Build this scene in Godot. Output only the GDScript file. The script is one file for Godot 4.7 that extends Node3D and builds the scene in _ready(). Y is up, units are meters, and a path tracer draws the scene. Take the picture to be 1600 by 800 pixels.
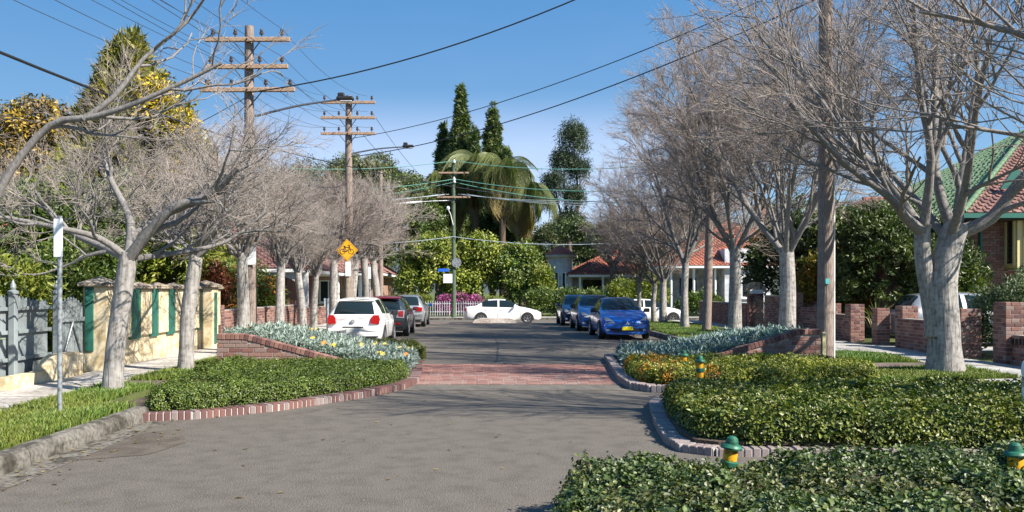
extends Node3D
# A suburban street of bare plane trees that narrows between planted beds.
# Metres; x to the right, y up, the street runs along -z. d below is the distance down the street.

const D2 := PI / 180.0
var used := {}
var M := {}
var sheets := {}
var brick_mats: Array = []
var rng := RandomNumberGenerator.new()

# ---------------------------------------------------------------- mesh maker
class MB:
	var v := PackedVector3Array()
	var n := PackedVector3Array()
	var c := PackedColorArray()
	var t := PackedVector2Array()
	var ix := PackedInt32Array()
	var col := Color.WHITE

	func put(p: Vector3, nn: Vector3, uv := Vector2.ZERO) -> int:
		v.append(p); n.append(nn); c.append(col); t.append(uv)
		return v.size() - 1

	func face(a: int, b: int, d: int) -> void:      # counter-clockwise seen from outside
		ix.append(a); ix.append(d); ix.append(b)

	func tri(a: Vector3, b: Vector3, d: Vector3) -> void:
		var nn := (b - a).cross(d - a).normalized()
		var k := put(a, nn); put(b, nn); put(d, nn)
		face(k, k + 1, k + 2)

	func quad(a: Vector3, b: Vector3, d: Vector3, e: Vector3) -> void:
		var nn := (d - a).cross(e - b).normalized()
		var k := put(a, nn, Vector2(0, 0)); put(b, nn, Vector2(1, 0)); put(d, nn, Vector2(1, 1)); put(e, nn, Vector2(0, 1))
		face(k, k + 1, k + 2); face(k, k + 2, k + 3)

	func box(lo: Vector3, hi: Vector3, x := Transform3D()) -> void:
		var p: Array = []
		for i in 8:
			p.append(x * Vector3(hi.x if i & 1 else lo.x, hi.y if i & 2 else lo.y, hi.z if i & 4 else lo.z))
		quad(p[4], p[5], p[7], p[6]); quad(p[1], p[0], p[2], p[3])
		quad(p[5], p[1], p[3], p[7]); quad(p[0], p[4], p[6], p[2])
		quad(p[6], p[7], p[3], p[2]); quad(p[0], p[1], p[5], p[4])

	func cbox(s: Vector3, at := Vector3.ZERO, size := Vector3.ONE) -> void:
		box(at - size * 0.5, at + size * 0.5, Transform3D(Basis(), s))

	func bevel(size: Vector3, b: float, x := Transform3D()) -> void:   # a box with chamfered edges, centred
		var h := size * 0.5
		var q := func(sx, sy, sz, w) -> Vector3:
			return x * Vector3(sx * (h.x - (b if w != 0 else 0.0)), sy * (h.y - (b if w != 1 else 0.0)), sz * (h.z - (b if w != 2 else 0.0)))
		for w in 3:
			for s in [-1.0, 1.0]:
				var u := (w + 1) % 3
				var k := (w + 2) % 3
				var pts: Array = []
				for e in [[-1.0, -1.0], [1.0, -1.0], [1.0, 1.0], [-1.0, 1.0]]:
					var g := [0.0, 0.0, 0.0]
					g[w] = s; g[u] = e[0]; g[k] = e[1]
					pts.append(q.call(g[0], g[1], g[2], w))
				if s > 0: quad(pts[0], pts[1], pts[2], pts[3])
				else: quad(pts[3], pts[2], pts[1], pts[0])
		for w in 3:
			var u := (w + 1) % 3
			var k := (w + 2) % 3
			for su in [-1.0, 1.0]:
				for sk in [-1.0, 1.0]:
					var g0 := [0.0, 0.0, 0.0]
					var g1 := [0.0, 0.0, 0.0]
					g0[w] = -1.0; g0[u] = su; g0[k] = sk
					g1[w] = 1.0; g1[u] = su; g1[k] = sk
					var a: Vector3 = q.call(g0[0], g0[1], g0[2], u)
					var bb: Vector3 = q.call(g1[0], g1[1], g1[2], u)
					var cc: Vector3 = q.call(g1[0], g1[1], g1[2], k)
					var dd: Vector3 = q.call(g0[0], g0[1], g0[2], k)
					if su * sk > 0: quad(a, dd, cc, bb)
					else: quad(a, bb, cc, dd)
		for sx in [-1.0, 1.0]:
			for sy in [-1.0, 1.0]:
				for sz in [-1.0, 1.0]:
					var a: Vector3 = q.call(sx, sy, sz, 0)
					var bb: Vector3 = q.call(sx, sy, sz, 1)
					var cc: Vector3 = q.call(sx, sy, sz, 2)
					if sx * sy * sz > 0: tri(a, bb, cc)
					else: tri(a, cc, bb)

	func tube(pts: PackedVector3Array, rad: PackedFloat32Array, sides := 6, cap := false, flat := 1.0, lump := 0.0) -> void:
		var m := pts.size()
		if m < 2: return
		var dir := (pts[1] - pts[0]).normalized()
		var u := dir.cross(Vector3.UP if absf(dir.y) < 0.9 else Vector3.RIGHT).normalized()
		var first := v.size()
		var run := 0.0
		for i in m:
			var nd := (pts[mini(i + 1, m - 1)] - pts[maxi(i - 1, 0)]).normalized()
			if i > 0: run += pts[i].distance_to(pts[i - 1])
			u = (u - nd * u.dot(nd)).normalized()
			var w := nd.cross(u)
			for s in sides + 1:
				var a := TAU * s / sides
				var o := u * cos(a) + w * sin(a) * flat
				var r := rad[i]
				if lump > 0.0: r *= 1.0 + lump * (sin(a * 2.0 + run * 2.1) * 0.6 + sin(a * 3.0 + 1.3 - run * 3.7) * 0.5 + sin(a * 5.0 + run * 1.1) * 0.25)
				put(pts[i] + o * r, o, Vector2(float(s) / sides * 2.0, run))
		for i in m - 1:
			for s in sides:
				var k := first + i * (sides + 1) + s
				face(k, k + 1, k + sides + 2); face(k, k + sides + 2, k + sides + 1)
		if cap:
			for e in 2:
				var i := 0 if e == 0 else m - 1
				var nd := (pts[0] - pts[1]).normalized() if e == 0 else (pts[m - 1] - pts[m - 2]).normalized()
				var k := put(pts[i], nd)
				for s in sides + 1: put(v[first + i * (sides + 1) + s], nd)
				for s in sides:
					if e == 0: face(k, k + 2 + s, k + 1 + s)
					else: face(k, k + 1 + s, k + 2 + s)

	func rod(a: Vector3, b: Vector3, r: float, sides := 8, r2 := -1.0) -> void:
		tube(PackedVector3Array([a, b]), PackedFloat32Array([r, r if r2 < 0 else r2]), sides, true)

	func lathe(prof: Array, sides := 16, x := Transform3D()) -> void:   # [radius, height] from the bottom up, sharp steps
		for i in prof.size() - 1:
			var r0: float = prof[i][0]
			var y0: float = prof[i][1]
			var r1: float = prof[i + 1][0]
			var y1: float = prof[i + 1][1]
			var sl := Vector2(y1 - y0, r0 - r1).normalized()
			var k0 := v.size()
			for s in sides + 1:
				var a := TAU * s / sides
				var o := Vector3(cos(a) * sl.x, sl.y, -sin(a) * sl.x)
				put(x * Vector3(cos(a) * r0, y0, -sin(a) * r0), (x.basis * o).normalized())
				put(x * Vector3(cos(a) * r1, y1, -sin(a) * r1), (x.basis * o).normalized())
			for s in sides:
				var k := k0 + s * 2
				face(k, k + 2, k + 3); face(k, k + 3, k + 1)

	func prism(poly: PackedVector2Array, z0: float, z1: float, x := Transform3D()) -> void:   # polygon in xy drawn out along z
		var p := poly
		if Geometry2D.is_polygon_clockwise(p):
			p = p.duplicate(); p.reverse()
		# is_polygon_clockwise assumes y down: after this the order is clockwise with y up when it was not
		var area := 0.0
		for i in p.size():
			var q := p[(i + 1) % p.size()]
			area += p[i].x * q.y - q.x * p[i].y
		if area < 0:
			p = p.duplicate(); p.reverse()
		var tr := Geometry2D.triangulate_polygon(p)
		for i in range(0, tr.size(), 3):
			var a := p[tr[i]]
			var b := p[tr[i + 1]]
			var d := p[tr[i + 2]]
			if (b - a).cross(d - a) < 0:
				var w := b
				b = d; d = w
			tri(x * Vector3(a.x, a.y, z1), x * Vector3(b.x, b.y, z1), x * Vector3(d.x, d.y, z1))
			tri(x * Vector3(a.x, a.y, z0), x * Vector3(d.x, d.y, z0), x * Vector3(b.x, b.y, z0))
		for i in p.size():
			var a := p[i]
			var b := p[(i + 1) % p.size()]
			quad(x * Vector3(a.x, a.y, z0), x * Vector3(b.x, b.y, z0), x * Vector3(b.x, b.y, z1), x * Vector3(a.x, a.y, z1))

	func slab(poly: PackedVector2Array, y0: float, y1: float) -> void:   # polygon in (x, d) as a slab from y0 up to y1
		prism(poly, y0, y1, Transform3D(Basis(Vector3(1, 0, 0), Vector3(0, 0, -1), Vector3(0, 1, 0)), Vector3.ZERO))

	func sheet(poly: PackedVector2Array, y: float) -> void:
		var tr := Geometry2D.triangulate_polygon(poly)
		for i in range(0, tr.size(), 3):
			var a := poly[tr[i]]
			var b := poly[tr[i + 1]]
			var d := poly[tr[i + 2]]
			if (b - a).cross(d - a) < 0:
				var w := b
				b = d; d = w
			tri(Vector3(a.x, y, -a.y), Vector3(b.x, y, -b.y), Vector3(d.x, y, -d.y))

	func commit() -> ArrayMesh:
		var arr := []
		arr.resize(Mesh.ARRAY_MAX)
		arr[Mesh.ARRAY_VERTEX] = v; arr[Mesh.ARRAY_NORMAL] = n; arr[Mesh.ARRAY_COLOR] = c; arr[Mesh.ARRAY_TEX_UV] = t; arr[Mesh.ARRAY_INDEX] = ix
		var m := ArrayMesh.new()
		m.add_surface_from_arrays(Mesh.PRIMITIVE_TRIANGLES, arr)
		return m

# ---------------------------------------------------------------- naming
func numbered(called: String) -> String:
	var k: int = used.get(called, -1) + 1
	used[called] = k
	return called if k == 0 else "%s_%03d" % [called, k]

func tag(o: Node, label := "", category := "", group := "", kind := "") -> Node:
	if label: o.set_meta("label", label)
	if category: o.set_meta("category", category)
	if group: o.set_meta("group", group)
	if kind: o.set_meta("kind", kind)
	return o

func thing(called: String, label: String, category: String, at := Vector3.ZERO, turn := 0.0, group := "") -> Node3D:
	var o := Node3D.new()
	o.name = numbered(called)
	o.position = at; o.rotation.y = turn
	tag(o, label, category, group)
	add_child(o)
	return o

func part(called: String, mesh: Variant, m: Material, parent: Node, x := Transform3D()) -> MeshInstance3D:
	var o := MeshInstance3D.new()
	o.mesh = mesh.commit() if mesh is MB else mesh
	o.material_override = m
	o.transform = x
	var k: int = parent.get_meta("n_" + called, -1) + 1
	parent.set_meta("n_" + called, k)
	o.name = called if k == 0 else "%s_%03d" % [called, k]
	parent.add_child(o, true)
	return o

func solo(called: String, mesh: Variant, m: Material, label: String, category: String, group := "") -> MeshInstance3D:
	var o := MeshInstance3D.new()
	o.mesh = mesh.commit() if mesh is MB else mesh
	o.material_override = m
	o.name = numbered(called)
	tag(o, label, category, group)
	add_child(o)
	return o

func struct(called: String, mesh: Variant, m: Material) -> MeshInstance3D:
	var o := solo(called, mesh, m, "", "")
	o.set_meta("kind", "structure")
	return o

func many(called: String, mesh: Mesh, m: Material, where: Array, tints: Array, parent: Node) -> MultiMeshInstance3D:
	var mm := MultiMesh.new()
	mm.transform_format = MultiMesh.TRANSFORM_3D
	mm.use_colors = tints.size() > 0
	mm.mesh = mesh
	mm.instance_count = where.size()
	var stride := 16 if mm.use_colors else 12
	var buf := PackedFloat32Array()
	buf.resize(where.size() * stride)
	var k := 0
	for i in where.size():
		var x: Transform3D = where[i]
		var b := x.basis
		buf[k] = b.x.x; buf[k + 1] = b.y.x; buf[k + 2] = b.z.x; buf[k + 3] = x.origin.x
		buf[k + 4] = b.x.y; buf[k + 5] = b.y.y; buf[k + 6] = b.z.y; buf[k + 7] = x.origin.y
		buf[k + 8] = b.x.z; buf[k + 9] = b.y.z; buf[k + 10] = b.z.z; buf[k + 11] = x.origin.z
		if stride == 16:
			var q: Color = tints[i]
			buf[k + 12] = q.r; buf[k + 13] = q.g; buf[k + 14] = q.b; buf[k + 15] = 1.0
		k += stride
	mm.buffer = buf
	var o := MultiMeshInstance3D.new()
	o.multimesh = mm
	o.material_override = m
	var nn: int = parent.get_meta("n_" + called, -1) + 1 if parent != self else 0
	o.name = (called if nn == 0 else "%s_%03d" % [called, nn]) if parent != self else numbered(called)
	if parent != self: parent.set_meta("n_" + called, nn)
	o.set_meta("kind", "stuff")
	parent.add_child(o, true)
	return o

func copy(o: Node3D, label: String, at: Vector3, turn := 0.0, size := 1.0) -> Node3D:
	var r: Node3D = o.duplicate()
	var base := String(o.name)
	if base.length() > 4 and base.substr(base.length() - 3).is_valid_int(): base = base.substr(0, base.length() - 4)
	r.name = numbered(base)
	r.position = at; r.rotation.y = turn; r.scale = Vector3.ONE * size
	r.set_meta("label", label)
	add_child(r)
	return r

func P(x: float, y: float, d: float) -> Vector3: return Vector3(x, y, -d)
func T(at: Vector3, turn := 0.0) -> Transform3D: return Transform3D(Basis(Vector3.UP, turn), at)
func rr(a: float, b: float) -> float: return rng.randf_range(a, b)
func poly(a: Array) -> PackedVector2Array:
	var p := PackedVector2Array()
	for i in range(0, a.size(), 2): p.append(Vector2(a[i], a[i + 1]))
	return p
func pts3(a: Array) -> PackedVector3Array:   # x, y, d triples
	var p := PackedVector3Array()
	for i in range(0, a.size(), 3): p.append(P(a[i], a[i + 1], a[i + 2]))
	return p
func smooth(p: PackedVector3Array, steps := 4) -> PackedVector3Array:
	var o := PackedVector3Array()
	for i in p.size() - 1:
		for s in steps:
			o.append(p[i].cubic_interpolate(p[i + 1], p[maxi(i - 1, 0)], p[mini(i + 2, p.size() - 1)], float(s) / steps))
	o.append(p[p.size() - 1])
	return o
func taper(m: int, r0: float, r1: float, power := 1.0) -> PackedFloat32Array:
	var o := PackedFloat32Array()
	for i in m: o.append(lerpf(r0, r1, pow(float(i) / maxi(m - 1, 1), power)))
	return o
func aligned(at: Vector3, up: Vector3, spin: float, s := Vector3.ONE) -> Transform3D:
	var y := up.normalized()
	var x := y.cross(Vector3.RIGHT if absf(y.x) < 0.8 else Vector3.FORWARD).normalized().rotated(y, spin)
	return Transform3D(Basis(x * s.x, y * s.y, x.cross(y) * s.z), at)
func rvec() -> Vector3:
	var z := rr(-1, 1)
	var a := rr(0, TAU)
	var q := sqrt(1.0 - z * z)
	return Vector3(q * cos(a), z, q * sin(a))

# ---------------------------------------------------------------- materials
func lin(r: float, g: float, b: float) -> Color: return Color(r, g, b).linear_to_srgb()

func noise_tex(freq: float, seed_: int, ramp: Array, octaves := 4, size := 512, kind := FastNoiseLite.TYPE_SIMPLEX_SMOOTH, normal := false) -> NoiseTexture2D:
	var f := FastNoiseLite.new()
	f.seed = seed_; f.frequency = freq; f.noise_type = kind
	f.fractal_octaves = octaves; f.fractal_gain = 0.55
	var t := NoiseTexture2D.new()
	t.width = size; t.height = size; t.seamless = true; t.generate_mipmaps = false
	t.noise = f
	if ramp.size():
		var g := Gradient.new()
		var offs := PackedFloat32Array()
		var cols := PackedColorArray()
		for r in ramp:
			offs.append(r[0]); cols.append(r[1])
		g.offsets = offs; g.colors = cols
		t.color_ramp = g
	return t

func mat(col: Color, rough := 0.7, metal := 0.0) -> StandardMaterial3D:
	var m := StandardMaterial3D.new()
	m.albedo_color = col; m.roughness = rough; m.metallic = metal
	return m

func leafmat(rough := 0.45, back := Color(0.5, 0.62, 0.2)) -> StandardMaterial3D:
	var m := mat(Color.WHITE, rough)
	m.vertex_color_use_as_albedo = true
	m.cull_mode = BaseMaterial3D.CULL_DISABLED
	m.backlight_enabled = true; m.backlight = back
	return m

func tri_mat(tex: Texture2D, scale: Vector3, rough := 0.85, bump: Texture2D = null, depth := 0.6, world := true) -> StandardMaterial3D:
	var m := mat(Color.WHITE, rough)
	m.albedo_texture = tex
	m.uv1_triplanar = true; m.uv1_world_triplanar = world; m.uv1_scale = scale
	if bump:
		m.heightmap_enabled = true; m.heightmap_texture = bump; m.heightmap_scale = depth
	return m

func blotch(m: StandardMaterial3D, tex: Texture2D, scale: float) -> StandardMaterial3D:
	m.detail_enabled = true; m.detail_albedo = tex
	m.detail_blend_mode = BaseMaterial3D.BLEND_MODE_MUL
	m.detail_uv_layer = BaseMaterial3D.DETAIL_UV_2
	m.uv2_triplanar = true; m.uv2_world_triplanar = true; m.uv2_scale = Vector3.ONE * scale
	return m

func materials() -> void:
	var grey := noise_tex(0.02, 5, [], 5)
	var fine := noise_tex(0.25, 6, [], 3)
	var wide := noise_tex(0.008, 7, [[0.2, Color(0.8, 0.785, 0.77)], [0.5, Color(0.9, 0.9, 0.9)], [0.8, Color(1, 1, 1)]], 5)
	var stain := noise_tex(0.012, 17, [[0.25, Color(0.55, 0.53, 0.5)], [0.42, Color(0.9, 0.89, 0.88)], [0.8, Color(1, 1, 1)]], 5)
	var scar := noise_tex(0.02, 27, [[0.16, Color(0.62, 0.6, 0.57)], [0.3, Color(0.88, 0.87, 0.85)], [0.7, Color(1, 1, 1)]], 4)
	var soft := noise_tex(0.012, 29, [[0.25, Color(0.86, 0.82, 0.75)], [0.45, Color(0.96, 0.94, 0.92)], [0.8, Color(1, 1, 1)]], 5)
	M.wide = wide; M.fine = fine; M.stain = stain
	var asph := noise_tex(0.2, 1, [[0.0, lin(0.03, 0.029, 0.028)], [0.4, lin(0.1, 0.094, 0.087)], [0.62, lin(0.135, 0.127, 0.117)], [0.8, lin(0.21, 0.2, 0.185)], [1.0, lin(0.4, 0.38, 0.35)]], 4)
	M.asphalt = blotch(tri_mat(asph, Vector3.ONE * 0.55, 0.9, fine, 1.0), noise_tex(0.02, 37, [[0.15, Color(0.88, 0.875, 0.87)], [0.5, Color(0.96, 0.96, 0.96)], [0.85, Color(1, 1, 1)]], 6, 1024), 0.13)
	M.asphalt.albedo_color = Color(1.05, 1.01, 0.96)
	M.patch = blotch(tri_mat(asph, Vector3.ONE * 0.6, 0.9, fine, 0.8), wide, 0.4)
	M.patch.albedo_color = Color(1.0, 0.94, 0.86)
	var conc := noise_tex(0.03, 2, [[0.1, lin(0.28, 0.27, 0.25)], [0.5, lin(0.44, 0.43, 0.41)], [0.9, lin(0.54, 0.53, 0.5)]], 6)
	M.concrete = blotch(tri_mat(conc, Vector3.ONE * 0.7, 0.9, fine, 0.4), wide, 0.23)
	var kerb := noise_tex(0.03, 22, [[0.15, lin(0.13, 0.125, 0.11)], [0.5, lin(0.27, 0.26, 0.23)], [0.9, lin(0.38, 0.365, 0.335)]], 6)
	M.kerb = blotch(tri_mat(kerb, Vector3.ONE * 0.9, 0.95, fine, 0.5), stain, 0.3)
	M.gutter = blotch(tri_mat(kerb, Vector3.ONE * 0.9, 0.95, fine, 0.3), stain, 0.4)
	M.gutter.albedo_color = Color(0.82, 0.8, 0.78)
	M.kerb.albedo_color = Color(0.84, 0.83, 0.82)
	M.path = blotch(tri_mat(conc, Vector3.ONE * 0.5, 0.9, fine, 0.3), wide, 0.2)
	M.path.albedo_color = Color(1.1, 1.08, 1.06)
	M.brownpath = blotch(tri_mat(noise_tex(0.1, 23, [[0.1, lin(0.1, 0.075, 0.062)], [0.5, lin(0.17, 0.125, 0.105)], [0.9, lin(0.25, 0.19, 0.16)]], 5), Vector3.ONE * 0.6, 0.9, fine, 0.5), wide, 0.3)
	M.earth = blotch(tri_mat(noise_tex(0.06, 3, [[0.1, lin(0.045, 0.035, 0.025)], [0.5, lin(0.1, 0.075, 0.052)], [0.9, lin(0.16, 0.12, 0.085)]], 6), Vector3.ONE * 0.8, 1.0, grey, 3.0), wide, 0.3)
	M.turf = blotch(tri_mat(noise_tex(0.09, 4, [[0.1, lin(0.05, 0.065, 0.018)], [0.45, lin(0.105, 0.14, 0.032)], [0.7, lin(0.15, 0.17, 0.045)], [0.95, lin(0.23, 0.2, 0.09)]], 6), Vector3.ONE * 0.7, 1.0, fine, 1.5), wide, 0.2)
	M.bark = blotch(tri_mat(noise_tex(0.022, 8, [[0.08, lin(0.12, 0.11, 0.105)], [0.33, lin(0.28, 0.265, 0.253)], [0.6, lin(0.38, 0.36, 0.345)], [0.92, lin(0.52, 0.5, 0.48)]], 5), Vector3(1.5, 0.16, 1.5), 0.8, grey, 0.9, false), scar, 0.8)
	M.limb = tri_mat(noise_tex(0.04, 9, [[0.1, lin(0.1, 0.092, 0.087)], [0.5, lin(0.19, 0.177, 0.168)], [0.9, lin(0.3, 0.285, 0.27)]], 4), Vector3(1.5, 0.6, 1.5), 0.85, null, 0, false)
	M.twig = mat(lin(0.29, 0.24, 0.215), 0.8)
	M.twig_pale = mat(lin(0.33, 0.285, 0.255), 0.8)
	M.trunk = tri_mat(noise_tex(0.05, 10, [[0.1, lin(0.05, 0.036, 0.026)], [0.5, lin(0.12, 0.09, 0.07)], [0.9, lin(0.2, 0.165, 0.13)]], 4), Vector3(1.5, 0.5, 1.5), 0.95, grey, 2.0, false)
	var wood := noise_tex(0.06, 11, [[0.1, lin(0.055, 0.045, 0.038)], [0.5, lin(0.14, 0.12, 0.105)], [0.9, lin(0.25, 0.225, 0.2)]], 5)
	M.pole = tri_mat(wood, Vector3(2.2, 0.14, 2.2), 0.95, grey, 0.8, false)
	M.pole_green = tri_mat(wood, Vector3(2.2, 0.14, 2.2), 0.95, grey, 0.8, false)
	M.pole_green.albedo_color = Color(0.8, 1.0, 0.86)
	M.tar = mat(lin(0.035, 0.034, 0.033), 0.7)
	M.pole_pale = M.pole.duplicate()
	M.pole_pale.albedo_color = Color(1.25, 1.25, 1.2)
	M.strip = M.asphalt.duplicate()
	M.strip.albedo_color = Color(1.1, 1.07, 1.02)
	M.arm = tri_mat(wood, Vector3(0.3, 2.0, 2.0), 0.95, null, 0, false)
	M.arm.albedo_color = Color(1.5, 1.36, 1.24)
	M.pole.albedo_color = Color(1.3, 1.25, 1.24)
	M.render_cream = blotch(tri_mat(noise_tex(0.03, 12, [[0.1, lin(0.6, 0.51, 0.34)], [0.5, lin(0.7, 0.61, 0.43)], [0.9, lin(0.76, 0.67, 0.49)]], 5), Vector3.ONE * 0.6, 0.9, fine, 0.3), soft, 0.45)
	M.cap_cream = blotch(tri_mat(conc, Vector3.ONE * 0.7, 0.9, fine, 0.4), stain, 0.6)
	M.cap_cream.albedo_color = Color(1.0, 0.93, 0.85)
	M.render_white = blotch(mat(lin(0.62, 0.64, 0.66), 0.85), wide, 0.3)
	M.render_pink = blotch(mat(lin(0.4, 0.25, 0.19), 0.85), wide, 0.3)
	M.green_paint = mat(lin(0.025, 0.13, 0.1), 0.45)
	M.grey_paint = blotch(mat(lin(0.27, 0.31, 0.325), 0.45), wide, 0.12)
	M.galv = blotch(mat(lin(0.38, 0.42, 0.45), 0.4, 0.35), stain, 1.2)
	M.white = mat(lin(0.78, 0.78, 0.78), 0.5)
	M.white_sheet = mat(lin(0.74, 0.76, 0.8), 0.35)
	M.black = mat(lin(0.012, 0.012, 0.013), 0.6)
	M.rubber = mat(lin(0.02, 0.02, 0.021), 0.8)
	M.wire = mat(lin(0.02, 0.021, 0.024), 0.5)
	M.wire_thin = mat(lin(0.05, 0.055, 0.065), 0.4)
	M.wire_green = mat(lin(0.12, 0.33, 0.27), 0.6)
	M.wire_pale = mat(lin(0.4, 0.47, 0.52), 0.5)
	M.porcelain = mat(lin(0.07, 0.045, 0.035), 0.25)
	M.steel = mat(lin(0.3, 0.3, 0.31), 0.35, 0.8)
	M.yellow = mat(lin(0.85, 0.42, 0.012), 0.45)
	M.bollard_yellow = blotch(mat(lin(0.8, 0.4, 0.012), 0.5), stain, 2.0)
	M.bollard_green = blotch(mat(lin(0.02, 0.15, 0.085), 0.5), stain, 2.0)
	M.sign_blue = mat(lin(0.02, 0.13, 0.6), 0.4)
	M.cyan = mat(lin(0.1, 0.5, 0.5), 0.4)
	M.mortar = tri_mat(noise_tex(0.1, 14, [[0.1, lin(0.24, 0.21, 0.18)], [0.9, lin(0.42, 0.38, 0.34)]], 4), Vector3.ONE, 0.95)
	M.mortar_pale = tri_mat(noise_tex(0.1, 14, [[0.1, lin(0.3, 0.27, 0.25)], [0.9, lin(0.52, 0.49, 0.46)]], 4), Vector3.ONE, 0.95)
	M.window = mat(lin(0.02, 0.028, 0.035), 0.06)
	M.cream_paint = mat(lin(0.6, 0.5, 0.25), 0.5)
	M.darkwood = mat(lin(0.035, 0.022, 0.018), 0.7)
	M.iron = mat(lin(0.02, 0.02, 0.022), 0.5)
	# bricks and tiles: a few tones each, all with the same grain
	var grain := noise_tex(0.05, 15, [[0.1, Color(0.6, 0.6, 0.62)], [0.5, Color(0.88, 0.87, 0.86)], [0.9, Color(1, 1, 1)]], 5)
	for k in [lin(0.31, 0.155, 0.125), lin(0.245, 0.118, 0.1), lin(0.38, 0.21, 0.17), lin(0.18, 0.088, 0.083), lin(0.35, 0.245, 0.215), lin(0.37, 0.315, 0.3), lin(0.31, 0.245, 0.235)]:
		var m := tri_mat(grain, Vector3.ONE * 3.0, 0.85, fine, 0.15)
		m.albedo_color = k
		brick_mats.append(m)
	M.bricks = tri_mat(grain, Vector3.ONE * 3.0, 0.85, fine, 0.15)
	M.bricks.vertex_color_use_as_albedo = true
	M.tile = tri_mat(grain, Vector3.ONE * 1.5, 0.8)
	M.tile.vertex_color_use_as_albedo = true
	M.leaf = leafmat()
	M.leaf_matt = leafmat(0.6)
	M.petal = leafmat(0.6, Color(0.4, 0.4, 0.4))
	M.grass = leafmat(0.6, Color(0.55, 0.65, 0.2))
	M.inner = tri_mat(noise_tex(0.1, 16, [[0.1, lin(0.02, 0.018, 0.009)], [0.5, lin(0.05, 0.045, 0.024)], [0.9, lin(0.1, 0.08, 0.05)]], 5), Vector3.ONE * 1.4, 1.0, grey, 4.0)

# ---------------------------------------------------------------- foliage
func leaf_clump(count: int, radius: float, length: float, wide: float, tones: Array, droop := 0.0, up := 0.3) -> ArrayMesh:
	var b := MB.new()
	for i in count:
		var at := rvec() * radius * sqrt(rng.randf())
		var dir := (rvec() + Vector3(0, up, 0)).normalized()
		dir.y -= droop
		dir = dir.normalized()
		var side := dir.cross(rvec()).normalized()
		var nn := side.cross(dir)
		var l := length * rr(0.7, 1.25)
		var w := wide * rr(0.75, 1.2) * 0.5
		b.col = tones[rng.randi() % tones.size()] * rr(0.8, 1.2)
		var tip := at + dir * l - nn * l * 0.12
		var mid := at + dir * l * 0.45
		var e1 := mid + side * w + nn * w * 0.45
		var e2 := mid - side * w + nn * w * 0.45
		b.tri(at, e1, mid); b.tri(e1, tip, mid); b.tri(at, mid, e2); b.tri(mid, tip, e2)
	return b.commit()

func flat_clump(count: int, radius: float, length: float, wide: float, tones: Array, tilt := 0.75) -> ArrayMesh:   # oval leaves that mostly face outwards
	var b := MB.new()
	for i in count:
		var at := rvec() * radius * sqrt(rng.randf())
		at.y *= 0.7
		var nn := (Vector3.UP + rvec() * tilt).normalized()
		var dir := nn.cross(rvec()).normalized()
		var side := dir.cross(nn)
		var l := length * rr(0.7, 1.25)
		var w := wide * rr(0.75, 1.2) * 0.5
		b.col = tones[rng.randi() % tones.size()] * rr(0.8, 1.2)
		var tip := at + dir * l - nn * l * 0.15
		var m1 := at + dir * l * 0.3 - nn * w * 0.25
		var m2 := at + dir * l * 0.68 - nn * (w * 0.25 + l * 0.05)
		for s in [-1.0, 1.0]:
			var e1: Vector3 = m1 + side * w * s + nn * w * 0.4
			var e2: Vector3 = m2 + side * w * 0.85 * s + nn * w * 0.3
			if s > 0: b.tri(at, e1, m1); b.tri(m1, e1, e2); b.tri(m1, e2, m2); b.tri(m2, e2, tip)
			else: b.tri(at, m1, e1); b.tri(m1, e2, e1); b.tri(m1, m2, e2); b.tri(m2, tip, e2)
	return b.commit()

func needle_clump(count: int, radius: float, length: float, tones: Array, up := 0.6) -> ArrayMesh:   # thin sprigs
	var b := MB.new()
	for i in count:
		var at := rvec() * radius * sqrt(rng.randf())
		var dir := (rvec() + Vector3(0, up, 0)).normalized()
		var side := dir.cross(rvec()).normalized()
		var l := length * rr(0.6, 1.3)
		b.col = tones[rng.randi() % tones.size()] * rr(0.75, 1.2)
		b.tri(at - side * l * 0.11, at + side * l * 0.11, at + dir * l)
		b.tri(at + dir * l * 0.3 - side * l * 0.16, at + dir * l * 0.35 + side * l * 0.16, at + dir * l * 0.8)
	return b.commit()

func tuft(blades: int, h: float, spread: float, tones: Array) -> ArrayMesh:
	var b := MB.new()
	for i in blades:
		var a := rr(0, TAU)
		var at := Vector3(cos(a), 0, sin(a)) * spread * sqrt(rng.randf())
		var lean := Vector3(cos(a), 0, sin(a)) * rr(0.1, 0.7) * h
		var q := rr(0, TAU)
		var side := Vector3(cos(q), 0, sin(q)) * h * 0.075
		var hh := h * rr(0.6, 1.2)
		b.col = tones[rng.randi() % tones.size()] * rr(0.8, 1.2)
		var m := at + lean * 0.35 + Vector3(0, hh * 0.6, 0)
		b.quad(at - side, at + side, m + side * 0.8, m - side * 0.8)
		b.tri(m - side * 0.8, m + side * 0.8, at + lean + Vector3(0, hh * 0.9, 0))
	return b.commit()

func inside_points(p: PackedVector2Array, density: float) -> Array:
	var lo := p[0]
	var hi := p[0]
	for q in p:
		lo = lo.min(q); hi = hi.max(q)
	var o: Array = []
	var count := int((hi.x - lo.x) * (hi.y - lo.y) * density)
	for i in count:
		var q := Vector2(rr(lo.x, hi.x), rr(lo.y, hi.y))
		if Geometry2D.is_point_in_polygon(q, p): o.append(q)
	return o

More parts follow.
